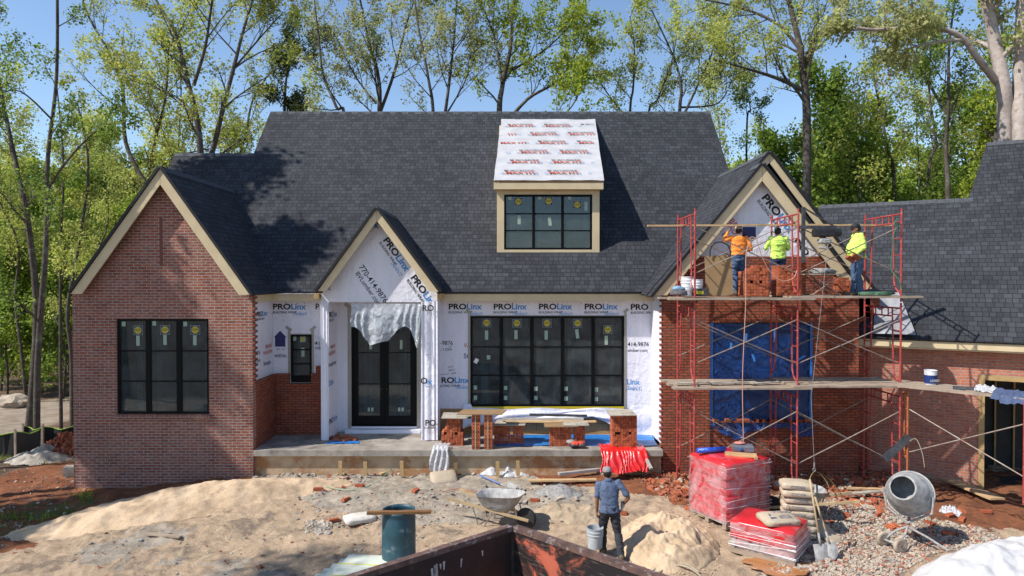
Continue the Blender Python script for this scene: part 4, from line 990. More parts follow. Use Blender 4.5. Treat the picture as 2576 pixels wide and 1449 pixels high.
# ------------------------------------------------------------------ scaffold
FYs, RYs = 14.6, 16.1
FX = [P(1748, 700, FYs).x, P(2007.5, 700, FYs).x, P(2267, 700, FYs).x]
Z0, Z1, Z2, Z3 = 0.32, 2.60, 4.50, 6.52
def frame_mesh(h):
    """one ladder-sided mason frame in the y-z plane, y 0..1.5, z 0..h"""
    o = MB(); D = RYs - FYs; r = .021
    for y in (0, D): o.tube([(0, y, 0), (0, y, h)], r, 8)
    o.tube([(0, 0, h - .12), (0, D, h - .12)], r * .9, 8)
    o.tube([(0, .33, h - .30), (0, D - .33, h - .30)], r * .8, 8)
    for y in (.33 + .16, D / 2, D - .49): o.tube([(0, y, h - .30), (0, y, h - .12)], r * .7, 6)
    for s, y in ((1, 0), (-1, D)):
        yi = y + s * .33
        o.tube([(0, yi, h - .13), (0, y + s * .30, h * .55), (0, y + s * .27, .42), (0, y + s * .22, .30), (0, y + s * .12, .22), (0, y, .20)], r * .85, 8)
        for t in (.32, .50, .68, .86): o.tube([(0, y, h * t), (0, y + s * .29, h * t)], r * .6, 6)
    return o
sc = empty("scaffold", (6.1, 15.3, Z0), "red tubular two-bay scaffold standing before the right brick gable", "scaffold")
for lev, (za_, h_) in enumerate(((Z0, Z1 - Z0), (Z1, Z2 - Z1), (Z2, Z3 - Z2))):
    src = None
    for x in FX:
        if src is None: src = frame_mesh(h_ - .02).build("frame", M_rust, sc, smooth=False, local=True); o = src
        else: o = src.copy(); COL.objects.link(o)
        o.parent = sc; o.location = (x - 6.1, FYs - 15.3, za_ - Z0)
for x in FX:
    for y in (FYs, RYs):
        o = MB(); gz_ = float(gh(x, y)); o.tube([(x, y, gz_ + .01), (x, y, Z0)], .015, 8); o.box(x - .07, x + .07, y - .07, y + .07, gz_ - .02, gz_ + .01); o.build("base_jack", M_rust, sc)
def brace(a, b):
    o = MB(); a = Vector(a); b = Vector(b); m_ = (a + b) / 2; m_.z -= .01; o.tube([a, m_, b], .0125, 6); o.build("cross_brace", M_brace, sc)
for (za_, h_) in ((Z0, Z1 - Z0), (Z1, Z2 - Z1), (Z2, Z3 - Z2)):
    for i in (0, 1):
        for y in (FYs + .02, RYs - .02):
            lo_, hi_ = za_ + h_ * .30, za_ + h_ * .80
            brace((FX[i], y, lo_), (FX[i + 1], y, hi_)); brace((FX[i], y + .03, hi_), (FX[i + 1], y + .03, lo_))
# planks
def plank(a, b, wd=.235, ht=.04, m=None, lab="", grp=None, cat="plank", name="scaffold_plank"):
    o = MB(); a = Vector(a); b = Vector(b); n = 8; g = []
    d = (b - a).normalized(); side = d.cross(Vector((0, 0, 1))).normalized(); up = side.cross(d)
    for i in range(n):
        o.prism([a + (b - a) * (i / n) + side * wd / 2 - up * (.004 * math.sin(i * 2.1)), a + (b - a) * ((i + 1) / n) + side * wd / 2 - up * (.004 * math.sin((i + 1) * 2.1)),
                 a + (b - a) * ((i + 1) / n) - side * wd / 2 - up * (.004 * math.sin((i + 1) * 2.1)), a + (b - a) * (i / n) - side * wd / 2 - up * (.004 * math.sin(i * 2.1))], up * ht)
    return thing(o, name, m or M_plank, lab, cat, grp)
PZ = Z2 + .04
G1 = "planks of the top working platform"
ord_ = ["front", "second", "third", "fourth", "fifth"]
for i in range(5):
    y = 14.62 + i * .262; xs = [3.35, 3.75, 3.5, 3.3, 3.6][i]; xe = [8.75, 8.55, 8.6, 8.5, 8.65][i]
    plank((xs, y, PZ), (6.45, y, PZ + .0), lab=f"weathered plank, {ord_[i]} of the left half of the top platform", grp=G1)
    plank((5.95, y + .008, PZ + .043), (xe, y + .008, PZ + .043), lab=f"weathered plank, {ord_[i]} of the right half of the top platform", grp=G1)
PT = PZ + .083
G2 = "planks of the lower working platform"
for i in range(5):
    y = 14.62 + i * .262
    plank((3.45 + .1 * (i % 2), y, Z1 + .03), (6.4, y, Z1 + .03), lab=f"grey plank, {ord_[i]} of the left half of the lower platform", grp=G2)
    plank((6.0, y + .01, Z1 + .073), (8.5, y + .01, Z1 + .073), lab=f"grey plank, {ord_[i]} of the right half of the lower platform", grp=G2)
for k, (a, b) in enumerate((((1700, 965), (1800, 968)), ((1790, 966), (1900, 970)), ((1890, 966), (1960, 969)))):
    p = P(*a, 14.8); q = P(*b, 15.0); plank((p.x, p.y, Z1 + .112), (q.x, q.y, Z1 + .112), .12, .02, M_ply_grey, f"broken board scrap on the lower platform, {['left', 'middle', 'right'][k]} of three", "board scraps on the lower platform", "board scrap", "board_scrap")
a = P(1629, 570, 15.62); b = P(2062, 568, 15.62); plank(a, b, .09, .04, M_plank2, "pale timber rail across the left bay above the workers", "guard rail timbers", "timber rail", "guard_rail")
a = P(1975, 567, 15.66); b = P(2245, 569, 15.66); plank(a + Vector((0, .0, -.01)), b, .09, .04, M_plank2, "pale timber rail across the right bay above the workers", "guard rail timbers", "timber rail", "guard_rail")
# hoist with its motor, rope and sling
ho = empty("rope_hoist", (6.2, 14.4, 6.0), "black electric hoist hung from the middle scaffold post", "hoist")
hp = P(2022, 520, 14.5); hz = P(2022, 655, 14.5).z
o = MB(); o.box(6.19, 6.25, 14.55, 14.62, P(0, 660, 14.5).z, P(0, 520, 14.5).z); o.build("bracket_post", M_bag, ho)
o = MB(); o.box(6.14, 6.92, 14.54, 14.60, P(0, 575, 14.5).z, P(0, 567, 14.5).z); o.beam((6.22, 14.57, P(0, 522, 14.5).z), (6.85, 14.57, P(0, 567, 14.5).z), .03, .03); o.build("bracket_arm", M_bag, ho)
v, f = rbox(6.60, 14.50, P(0, 586, 14.5).z, .42, .2, .17, .03); o = MB(); o.add(v, f)
o.lathe([(.0, -.12), (.085, -.12), (.09, -.08), (.09, .12), (0, .12)], 16, Matrix.Rotation(R(90), 3, 'Y'), (6.84, 14.5, P(0, 586, 14.5).z + .01)); o.build("motor", flat("motor_black", (.02, .02, .022), .4), ho)
o = MB(); v, f = rbox(6.62, 14.48, P(0, 607, 14.5).z, .26, .16, .12, .04, seed=3); o.add(v, f); o.tube([(6.7, 14.46, P(0, 610, 14.5).z), (6.62, 14.45, P(0, 625, 14.5).z), (6.5, 14.47, P(0, 622, 14.5).z)], .03, 8); o.build("gearbox", M_steel, ho)
rx = P(2047, 900, 14.35).x; rz_ = P(2040, 1178, 14.2).z
o = MB(); o.tube([(6.66, 14.4, P(0, 615, 14.4).z), (rx - .05, 14.35, 2.5), (6.31, 14.2, rz_ + .1)], .006, 5); o.build("cable", flat("cable", (.25, .25, .25), .5, .5), ho)
o = MB(); o.tube([(6.31, 14.2, rz_ + .12), (6.31, 14.2, rz_ + .02)], .018, 8)
pts = [(6.31 + .028 * math.cos(t), 14.2, rz_ - .03 + .035 * math.sin(t)) for t in np.linspace(0, 2 * math.pi, 12)[:-1]]; o.tube(pts, .008, 6, closed=True); o.build("hook", flat("galv", (.5, .5, .5), .4, .8), ho)
st = empty("lifting_sling", (6.3, 14.0, rz_ - .6), "olive webbing sling looped below the hoist hook", "sling")
for w_, (dx, dz) in enumerate(((.30, -.42), (-.27, -.3), (.12, -.30))):
    pts = [Vector((6.31, 14.18, rz_ - .06)), Vector((6.31 + dx * .45, 14.05, rz_ - .05)), Vector((6.31 + dx * .95, 13.9, rz_ + dz * .45)), Vector((6.31 + dx * 1.05, 13.8, rz_ + dz))]
    g = []
    for k in range(13):
        t = k / 12; q = (pts[0] * (1 - t) ** 3 + pts[1] * 3 * t * (1 - t) ** 2 + pts[2] * 3 * t * t * (1 - t) + pts[3] * t ** 3); g.append([q + Vector((-.0, -.03, .01)), q + Vector((0.01, .03, -.01))])
    o = MB(); o.sheet(g); b_ = o.build("strap", flat("webbing", (.30, .27, .12), .8), st)
# rope down the middle, rope coil, rope knot on the right frame
def rope(name, pts, r, mat_, lab, cat="rope", n=6):
    # smooth catmull-rom
    P_ = [Vector(p) for p in pts]; out = []
    for i in range(len(P_) - 1):
        p0 = P_[max(i - 1, 0)]; p1 = P_[i]; p2 = P_[i + 1]; p3 = P_[min(i + 2, len(P_) - 1)]
        for k in range(6):
            t = k / 6; out.append(.5 * ((2 * p1) + (p2 - p0) * t + (2 * p0 - 5 * p1 + 4 * p2 - p3) * t * t + (3 * p1 - p0 - 3 * p2 + p3) * t ** 3))
    out.append(P_[-1]); o = MB(); o.tube(out, r, n); return thing(o, name, mat_, lab, cat, smooth=True)
M_ropep = flat("rope_pink", (.50, .27, .20), .8); M_ropeg = flat("rope_green", (.03, .17, .09), .8); M_hose = pbr("hose_tan", (.42, .35, .24), rough=.6); M_cord = flat("cord_orange", (.5, .12, .05), .7); M_green2 = flat("strap_green", (.30, .45, .30), .6)
rope("pull_rope", [P(1890, 603, 14.52), P(1877, 640, 14.50), P(1876, 760, 14.46), P(1868, 950, 14.44), P(1870, 1100, 14.42), P(1870, 1172, 14.3)], .009, M_ropep, "pinkish rope hanging down past both platforms to the red pallet")
rope("hose", [P(1884, 601, 14.5), P(1893, 596, 14.48), P(1904, 605, 14.46), P(1915, 640, 14.5), P(1935, 680, 14.52), P(1965, 706, 14.5), P(1995, 700, 14.5), P(2005, 680, 14.55)], .008, M_ropep, "thin hose draped from the cross brace over the brick stacks", "hose")
rope("green_rope", [P(2258, 550, 14.55), P(2249, 565, 14.5), P(2262, 570, 14.5), P(2250, 585, 14.55), P(2244, 640, 14.6), P(2243, 680, 14.6), P(2262, 705, 14.5), P(2270, 735, 14.5)], .011, M_ropeg, "green rope knotted on the right scaffold frame")
cpt = P(2212, 744, 14.62); pts = []
for k in range(90): a_ = k * .42; rr = .16 + .10 * ((k * 37) % 10) / 10; pts.append(Vector((cpt.x + 1.5 * rr * math.cos(a_), 14.78 + rr * .6 * math.sin(a_), PT + .02 + .0007 * k)))
o = MB(); o.tube(pts, .011, 6); thing(o, "rope_coil", flat("rope_sage", (.10, .20, .12), .8), "green rope coiled at the right end of the top platform", "rope coil", smooth=True)
def lump(cx, cy, cz, sx, sy, sz, seed=0, sub=3, amp=.3, fr=2.2, flatb=True):
    bm = bmesh.new(); bmesh.ops.create_icosphere(bm, subdivisions=sub, radius=1)
    from mathutils import noise as mn
    vs = []
    for v in bm.verts:
        n_ = mn.fractal(v.co * fr + Vector((seed * 7.3, seed * 3.1, 0)), 1.0, 2.0, 4); q = v.co * (1 + amp * n_)
        if flatb and q.z < -.3: q.z = -.3
        vs.append(Vector((cx + q.x * sx, cy + q.y * sy, cz + q.z * sz)))
    fs = [tuple(v.index for v in f.verts) for f in bm.faces]; bm.free(); return vs, fs
q = P(2205, 738, 15.0); v, f = lump(q.x, 15.05, PT + .04, .34, .2, .10, 4); o = MB(); o.add(v, f); v, f = lump(q.x - .3, 14.95, PT + .03, .18, .12, .06, 6); o.add(v, f)
v, f = lump(q.x + .25, 15.0, PT + .09, .2, .1, .06, 8); o.add(v, f); thing(o, "tool_bag", M_bag, "slumped black tool bag at the right end of the top platform", "tool bag", smooth=True)
q = P(1706, 735, 14.8); o = MB(); v, f = lump(q.x, 14.75, PT + .06, .19, .13, .14, 11); o.add(v, f); tb = thing(o, "tool_bag", pbr("bag_grey", (.10, .09, .10), (.16, .15, .16), rough=.9, scale=14, bmp=.6), "grey and blue tool bag at the left end of the top platform", "tool bag", smooth=True)
o = MB(); v, f = lump(q.x - .02, 14.72, PT + .15, .13, .08, .07, 13); o.add(v, f); o.build("towel", flat("towel_blue", (.18, .33, .45), .9), tb, smooth=True)

# mason's table with mortar, board on edge, buckets, drill box
mt = empty("mortar_stand", (7.1, 15.25, PT), "folding mortar stand heaped with grey mortar on the top platform", "mortar stand")
qa, qb = P(1948, 0, 15.1), P(2054, 687, 15.15); xa, xb = P(2001, 687, 15.15).x - .35, P(2053, 687, 15.15).x; xa = P(1940 + 10, 687, 15.15).x
xa, xb = P(1986, 690, 15.15).x + .02, P(2056, 690, 15.15).x; xa = P(1983, 690, 15.15).x; xb = P(2106, 690, 15.15).x; xa, xb = P(2020, 690, 15.15).x, P(2118, 690, 15.15).x
tz_ = P(2060, 689, 15.15).z
o = MB(); o.box(xa, xb, 14.9, 15.4, tz_ - .02, tz_); o.build("mortar_board", M_ply_grey, mt)
o = MB()
for y in (14.95, 15.35):
    o.tube([(xa + .1, y, tz_ - .02), (xb - .12, y, PT + .01)], .012, 6); o.tube([(xb - .1, y + .02, tz_ - .02), (xa + .12, y + .02, PT + .01)], .012, 6)
o.tube([(xb - .12, 14.95, PT + .02), (xb - .12, 15.37, PT + .02)], .012, 6); o.tube([(xa + .12, 14.95, PT + .02), (xa + .12, 15.37, PT + .02)], .012, 6)
o.build("folding_leg", M_brace, mt)
v, f = lump((xa + xb) / 2, 15.15, tz_ + .035, .28, .2, .085, 21, 4, .35, 3); o = MB(); o.add(v, f); o.build("mortar", M_mortar, mt, smooth=True)
a, b = P(1777, 643, 14.85), P(1845, 749, 14.85)
o = MB(); o.prism([(a.x, 14.85, PT), (b.x, 14.85, PT), (b.x, 14.98, a.z + .02), (a.x, 14.98, a.z)], (0, .02, 0)); thing(o, "plywood_sheet", M_ply, "brown plywood sheet stood on edge beside the orange-shirted worker", "plywood")
q = P(1811, 640, 14.95); o = MB(); hw_ = .22
pts = [Vector((q.x - hw_, 14.93, q.z - .05)), Vector((q.x - hw_, 14.93, q.z + .08)), Vector((q.x - hw_ * .7, 14.93, q.z + .22)), Vector((q.x, 14.93, q.z + .27)), Vector((q.x + hw_ * .75, 14.93, q.z + .2)), Vector((q.x + hw_, 14.93, q.z + .06)), Vector((q.x + hw_, 14.93, q.z - .05))]
rope("coiled_cable", pts, .016, flat("cable_dark", (.015, .03, .03), .5), "dark looped cable standing behind the plywood sheet", "cable")
def bucket(x, y, z, lab, mat_, r=.15, h=.37, handle=True, group=None, tilt=0, rings=True, name="bucket"):
    e = empty(name, (x, y, z), lab, "bucket", group); e.rotation_euler = (tilt, 0, 0)
    o = MB(); pr = [(0, .004), (r * .86, .004), (r * .88, .0), (r * .97, h * .62)]
    if rings: pr += [(r * 1.05, h * .64), (r * 1.05, h * .68), (r * .98, h * .70), (r * 1.05, h * .80), (r * 1.05, h * .84), (r * .99, h * .86)]
    pr += [(r * 1.0, h * .97), (r * 1.05, h * .975), (r * 1.05, h), (r * .97, h), (r * .94, h * .95), (r * .85, .03), (0, .03)]
    o.lathe(pr, 28); o.build("shell", mat_, e, smooth=False, local=True)
    if handle:
        o = MB(); pts = [Vector((r * 1.06 * math.cos(t), -.02 - r * .5 * math.sin(t), h * .9 - r * .9 * math.sin(t))) for t in np.linspace(0, math.pi, 12)]
        o.tube(pts, .004, 5); o.build("bail", flat("wire", (.3, .3, .3), .4, .7), e, local=True)
    return e
bk = P(1737, 747, 14.95)
bucket(bk.x - .12, 14.8, PT, "low white tub left of the plywood sheet", M_bucketw, .13, .19, group="white tubs by the plywood"); bucket(bk.x + .12, 14.9, PT, "upper white bucket among the tubs by the plywood", M_bucketw, .13, .36)
bucket(bk.x - .02, 15.15, PT, "tall white bucket behind the low tubs", M_bucketw, .14, .42)
q = P(1762, 745, 14.72); o = MB(); v, f = rbox(q.x, 14.75, PT + .08, .3, .18, .16, .03); o.add(v, f); tb = thing(o, "tool_box", M_bag, "black tool box with a yellow front beside the plywood", "tool box")
o = MB(); o.box(q.x - .11, q.x + .05, 14.652, 14.656, PT + .04, PT + .11); o.build("yellow_label", M_yel, tb)
q = P(2347, 965, 14.9); 
# ------------------------------------------------------------------ bricks: collected first, then the 300 that show largest become single things
BR = []
def addbrick(loc, M, lab, grp, kind='s', size=None): BR.append((Vector(loc), M, lab, grp, kind))
I3 = Matrix.Identity(3)
rb_ = random.Random(5)
S = .067
def stack(x0, y0, z0, cols, lab, grp, depth=2, front=True, gaps=()):
    for c, hgt in enumerate(cols):
        for r_ in range(hgt):
            if (c, r_) in gaps: continue
            for d in range(depth):
                jy = rb_.uniform(-.02, .006) if d == 0 and rb_.random() < .35 else rb_.uniform(-.004, .004)
                addbrick((x0 + S * (c + .5), y0 + .1 + d * .2 + jy, z0 + S * (r_ + .5)), rotz(rb_.uniform(-.015, .015)), lab, grp, 's' if d == 0 else 'x')
stack(P(1872, 740, 14.98).x, 14.98, PT, [8, 8, 9, 9, 10, 10, 10, 9], "orange brick in the stack right of the orange-shirted worker", "bricks of the left stack on the scaffold", gaps=((2, 4), (5, 4)))
stack(P(1957, 740, 14.98).x, 14.98, PT, [10, 10, 10, 9, 9, 7, 8, 8], "orange brick in the stack below the worker with printed back", "bricks of the middle stack on the scaffold")
stack(P(2104, 740, 15.6).x, 15.55, PT, [6, 6, 6, 6, 5, 5, 5, 5, 5], "orange brick in the low stack behind the standing worker", "bricks of the right stack on the scaffold", depth=1)
SZ = mz0
def X_(px, Y): return P(px, 1080, Y).x
stack(X_(1111, 16.85), 16.75, SZ, [5, 6, 10, 10, 10, 10, 10, 5], "orange brick in the stack beside the right pillar of the entry bay", "bricks of the stack by the entry bay", depth=2, gaps=((1, 4), (5, 4)))
stack(X_(1243, 17.0), 16.9, SZ, [7] * 6 + [3] + [7] * 4, "orange brick in the stack behind the strapped brick columns", "bricks of the stack behind the strapped columns", depth=1)
stack(X_(1382, 16.8), 16.7, SZ, [7] * 8 + [2] + [7] * 4, "orange brick in the wide low stack at mid porch", "bricks of the low stack at mid porch", depth=1)
stack(X_(1539, 16.55), 16.48, SZ, [12] * 9, "orange brick in the tall stack above the red plastic", "bricks of the tall stack at the right end of the porch", depth=2, gaps=((2, 5), (6, 5), (1, 5)))
for k, px in enumerate((1187, 1218)):
    x = X_(px, 16.42)
    for r_ in range(9):
        for d in range(3):
            addbrick((x + .1, 16.40 + d * .06, SZ + .012 + .0925 * (r_ + .5)), Matrix.Rotation(R(90), 3, 'X'), ["orange brick in the left strapped column, cores facing out", "orange brick in the right strapped column, cores facing out"][k], ["bricks of the left strapped column", "bricks of the right strapped column"][k], 'c' if d == 0 else 'x')
    st_ = MB(); st_.box(x + .085, x + .10, 16.355, 16.358, SZ + .005, SZ + .85); st_.box(x + .085, x + .10, 16.355, 16.56, SZ + .852, SZ + .855); thing(st_, "strap", M_green2, ["green strap round the left column of bricks", "green strap round the right column of bricks"][k], "strap")
# loose bricks on the ground, one by one
loose = [(1193, 1010), (475, 1273), (611, 1228), (840, 1312), (1365, 1213), (1728, 1235), (1735, 1282), (1760, 1262), (1620, 1185), (1640, 1190), (1655, 1200), (1632, 1202), (1668, 1214), (1700, 1220), (1345, 1262), (1566, 1294), (1650, 1198), (1700, 1196),
         (2195, 1262), (2180, 1270), (2240, 1330), (2340, 1320), (2390, 1300), (2420, 1310), (2385, 1345), (2110, 1250), (2135, 1240), (2150, 1262), (2210, 1300), (2250, 1325), (2270, 1340), (2090, 1225), (2120, 1215), (2160, 1210), (2180, 1205), (2205, 1215), (2420, 1290),
         (720, 1228), (745, 1222), (775, 1225), (800, 1235), (870, 1260), (905, 1225), (640, 1240), (1045, 1237), (980, 1180), (1100, 1190), (1115, 1184), (2130, 1300), (2065, 1240), (2310, 1345), (2480, 1290)]
for (px, py) in loose:
    q = gpt(px, py); M = rotz(rb_.uniform(0, 3.1)) @ Matrix.Rotation(rb_.choice([0, 0, R(90), .2, -.2]), 3, 'X'); addbrick(q + Vector((0, 0, .035)), M, "loose orange brick lying on the building-site ground", "loose bricks on the ground", 'l')
for (px, py) in ((830, 1104), (845, 1108), (858, 1103), (870, 1110), (882, 1106), (850, 1100), (868, 1101), (893, 1108), (1264, 1100), (1290, 1106)):
    q = P(px, py, 1); t = (SZ - CAMZ) / ray(px, py).z; q = Vector((0, 0, CAMZ)) + ray(px, py) * t
    addbrick(q + Vector((0, 0, .032)), rotz(rb_.uniform(0, 3)), "loose orange brick lying on the porch slab", "loose bricks on the porch", 'l')
def brickmesh(kind):
    o = MB()
    L, W_, H = (.19, .0615, .0620) if kind in 'sx' else (.2, .09, .057)
    if kind in 'sx': o.box(-W_ / 2, W_ / 2, -L / 2, L / 2, -H / 2, H / 2)
    else: o.box(-L / 2, L / 2, -W_ / 2, W_ / 2, -H / 2, H / 2)
    if kind == 's':
        for yy in (-.055, 0, .055):
            for sx in (-1, 1): o.lathe([(.014, 0), (.014, .001)], 8, Matrix.Rotation(R(90), 3, 'Y'), (sx * W_ / 2 - (.0005), yy, 0), 1)
    else:
        for xx in (-.058, 0, .058):
            for sz_ in (-1, 1): o.lathe([(.015, 0), (.015, .001)], 10, None, (xx, 0, sz_ * H / 2 - .0005), 1)
    return o
ranked = sorted([b_ for b_ in BR if b_[4] != 'x'], key=lambda b_: b_[0].y * (.75 if b_[4] in 'lc' else 1.0))
single = ranked[:296]; rest = ranked[296:] + [b_ for b_ in BR if b_[4] == 'x']
protos = {}
for loc_, M_, lab_, grp_, kd in single:
    if kd not in protos: o = brickmesh(kd).build("brick", [M_brick, M_hole], None, local=True); protos[kd] = o
    else: o = protos[kd].copy(); COL.objects.link(o)
    o.location = loc_; o.rotation_euler = M_.to_euler(); tag(o, lab_, "brick", grp_)
o = MB()
for loc_, M_, lab_, grp_, kd in rest:
    m_ = brickmesh('s' if kd in 'sx' else kd)
    if kd == 'x' and 'strapped' in lab_: m_ = brickmesh('l')
    o.add([loc_ + M_ @ Vector(p) for p in m_.v[:8]], m_.f[:6])
tag(o.build("bricks", M_brick), "orange bricks massed behind the front faces of the stacks", "bricks", kind='stuff')
# covering boards on the porch stacks
def board(px0, px1, Y0, Y1, z, lab, mat_, th=.018, skew=.0, tl=0.0, name="cover_board", grp="boards laid on the porch brick stacks"):
    x0, x1 = X_(px0, Y0), X_(px1, Y0); o = MB()
    o.prism([(x0, Y0, z), (x1, Y0, z + tl), (x1 + skew, Y1, z + .02 + tl), (x0 + skew, Y1, z + .02)], (0, 0, th)); return thing(o, name, mat_, lab, "board", grp)
board(1110, 1185, 16.66, 17.25, SZ + .69, "grey cover board on the stack beside the entry bay", M_ply_grey, tl=-.01)
board(1148, 1262, 16.30, 16.80, SZ + .855, "tan cover board lying over the two strapped columns", M_ply, skew=.12, tl=-.005)
board(1240, 1320, 16.78, 17.35, SZ + .49, "grey board on the stack behind the strapped columns", M_ply_grey, skew=.1)
board(1370, 1455, 16.58, 17.1, SZ + .49, "tan board on the left half of the low mid-porch stack", M_ply, tl=.01); board(1418, 1482, 16.60, 17.0, SZ + .522, "grey board on the right half of the low mid-porch stack", M_ply_grey)
board(1533, 1600, 16.36, 17.0, SZ + 12 * S + .006, "white-grey cover board on the tall stack above the red plastic", M_ply_grey, tl=.01)
a, b = P(1262, 1055, 16.95), P(1500, 1062, 16.95); z = SZ + .56
plank((a.x, 17.12, z), (b.x - .3, 17.12, z), .1, .05, M_alu, "grey metal beam laid along the porch stacks", None, "beam", "metal_beam"); plank((a.x + .1, 17.0, z - .03), (b.x, 17.0, z - .03), .16, .03, M_plank2, "tan plank laid along the porch stacks", None, "plank", "plank")
lv = plank((a.x + .7, 17.2, z + .09), (b.x - .2, 17.2, z + .06), .03, .06, M_bag, "long black spirit level on top of the porch planks", None, "spirit level", "spirit_level")
# tarps and plastic
def drape(name, corners, mats, lab, cat, n=(24, 14), amp=.04, fr=4, seed=0, drop=None, parent=None, smooth=True):
    c = [Vector(p) for p in corners]; g = []
    for i in range(n[1] + 1):
        t = i / n[1]; row = []
        for j in range(n[0] + 1):
            s = j / n[0]; p = (c[0] * (1 - s) + c[1] * s) * (1 - t) + (c[3] * (1 - s) + c[2] * s) * t
            w_ = float(fbm(s * fr + seed, t * fr * .6 + seed, 4)); w2 = float(fbm(s * fr + seed + 50, t * fr + seed, 4))
            p = p + Vector((.5 * amp * w2, .6 * amp * w2, amp * abs(w_) * 2.2))
            if drop: p = drop(p, s, t)
            row.append(p)
        g.append(row)
    o = MB(); o.sheet(g)
    if parent is not None: return o.build(name, mats, parent, smooth=smooth)
    return thing(o, name, mats, lab, cat, smooth=smooth)
sx0, sx1 = X_(1246, 17), X_(1662, 17)
drape("blue_tarp", [(sx0, 16.72, SZ + .004), (sx1 - .15, 16.72, SZ + .004), (sx1 - .02, 17.9, SZ + .006), (sx0, 17.9, SZ + .006)], M_blue_tarp, "bright blue tarp spread under the porch brick stacks", "tarp", (80, 16), .03, 12)
drape("blue_tarp", [(X_(820, 17), 16.9, SZ + .004), (X_(905, 17), 16.95, SZ + .004), (X_(900, 17), 17.2, SZ + .004), (X_(830, 17), 17.25, SZ + .004)], M_blue_tarp, "scrap of blue tarp under the loose bricks at the left of the porch", "tarp", (20, 8), .03, 6, 3)
def over(p, s, t):
    # p runs in t from the porch edge outward and down
    q = Vector(p); fold = .018 * math.sin(s * 75 + 3 * math.sin(s * 11)) + .10 * float(fbm(s * 6, t * 2, 4)) ; y = 16.75 - .5 * min(t / .3, 1)
    if t < .3: return Vector((q.x, 16.78 - .52 * t / .3, SZ + .03 + .16 * abs(float(fbm(s * 8, t * 9, 4)))))
    k = (t - .3) / .7; return Vector((q.x * 1.0 + .06 * math.sin(s * 13 + k * 5) * k, 16.26 - .25 * k ** .7 - fold * (.4 + k), SZ + .02 - (.40 + .12 * float(vnoise(s * 7, 2.2))) * k))
drape("red_plastic", [(X_(1510, 16.3), 0, 0), (X_(1622, 16.3), 0, 0), (X_(1630, 16.3), 0, 0), (X_(1512, 16.3), 0, 0)], pbr("red_plastic", (.72, .02, .015), (.60, .012, .012), rough=.25, scale=6, spec=.8, coat=.4, bmp=.5), "shiny red plastic sheet draped over the porch edge below the tall stack", "plastic sheet", (90, 30), .0, 6, 0, over)
def over2(p, s, t):
    q = Vector(p); k = max(0, (t - .25) / .75); wd = 1 - .3 * k if t > .25 else 1
    xx = X_(1108, 16.3) + (s - .5) * (.36 + .12 * math.sin(k * 3))
    if t < .25: return Vector((xx + .1 * (.25 - t), 16.6 - .35 * t / .25, SZ + .06 + .06 * abs(math.sin(s * 12 + t * 20))))
    return Vector((xx - .02 * k, 16.24 - .06 * abs(math.sin(s * 11 + k * 2)) - .05, SZ + .05 - .58 * k * (1 + .1 * math.sin(s * 9))))
drape("plastic_wrap", [(0, 0, 0)] * 4, M_filmw, "clear plastic wrap hanging over the porch edge beside the entry bay", "plastic wrap", (40, 24), 0, 5, 0, over2)
def heapfilm(px0, px1, py, lab, hgt=.22, seed=0, mat_=None, wy=.35):
    a, b = gpt(px0, py), gpt(px1, py); g = []
    for i in range(17):
        t = i / 16; row = []
        for j in range(45):
            s = j / 44; env = (math.sin(math.pi * s) ** .5) * math.sin(math.pi * t) ** .7; x = a.x + (b.x - a.x) * s; y = a.y + (b.y - a.y) * s + (t - .5) * 2 * wy * (.5 + .5 * math.sin(math.pi * s)) * (.7 + .6 * float(vnoise(s * 5 + seed, 1)))
            z = float(gh(x, y)) + .015 + hgt * env * (.35 + 1.3 * abs(float(fbm(s * 7 + seed, t * 5 + seed, 4)) * 2.0)); row.append(Vector((x, y, z)))
        g.append(row)
    o = MB(); o.sheet(g); return thing(o, "plastic_wrap", mat_ or M_filmw, lab, "plastic wrap", smooth=True)
heapfilm(1208, 1332, 1188, "crumpled white plastic wrap on the ground below the porch", .30, 1)
heapfilm(2368, 2412, 1290, "crumpled clear plastic wrap near the long board by the mixer", .15, 3, M_filmw, .2)
heapfilm(1545, 1590, 1185, "blue plastic scrap crumpled beside the red plastic", .25, 5, M_blue_tarp, .2); 
o = MB(); q = P(1450, 1118, 16.55)
for k in range(7): v, f = lump(q.x + rb_.uniform(-.16, .16), 16.55 + rb_.uniform(-.1, .1), SZ + .05 + rb_.uniform(0, .07), .12, .09, .06, 30 + k); o.add(v, f, k % 3)
thing(o, "rag_pile", [M_bag, M_mortar, flat("rag_red", (.55, .07, .04), .8)], "dark jumble of black, grey and red bags on the porch edge", "rag pile", smooth=True)
# film hanging in the entry bay
g = []
ya = BY - .06
top0, top1 = P(882, 764, ya), P(1062, 764, ya)
prof = [(0, .95), (.08, 1.0), (.25, 1.75), (.40, 1.62), (.55, 1.55), (.68, 1.08), (.78, .92), (.86, 1.1), (.93, 1.75), (.97, 1.9), (1.0, .6)]
def lerpf(s):
    for i in range(len(prof) - 1):
        if s <= prof[i + 1][0]: u_ = (s - prof[i][0]) / (prof[i + 1][0] - prof[i][0]); return prof[i][1] * (1 - u_) + prof[i + 1][1] * u_
    return prof[-1][1]
for i in range(31):
    t = i / 30; row = []
    for j in range(71):
        s = j / 70; dep = lerpf(s) * .60
        row.append(Vector((top0.x + (top1.x - top0.x) * (s * (1 - .06 * t) + .03 * t) + .02 * math.sin(t * 6 + s * 9), ya - .035 * math.sin(s * 44 + 5 * math.sin(s * 7) + 2 * t) * (.3 + t) - .16 * float(fbm(s * 7, t * 3, 4)) * (.4 + t) - .12 * t, top0.z - dep * t)))
    g.append(row)
o = MB(); o.sheet(g); thing(o, "plastic_sheet", M_filmg, "torn translucent plastic sheet hanging over the double doors", "plastic sheet", smooth=True)
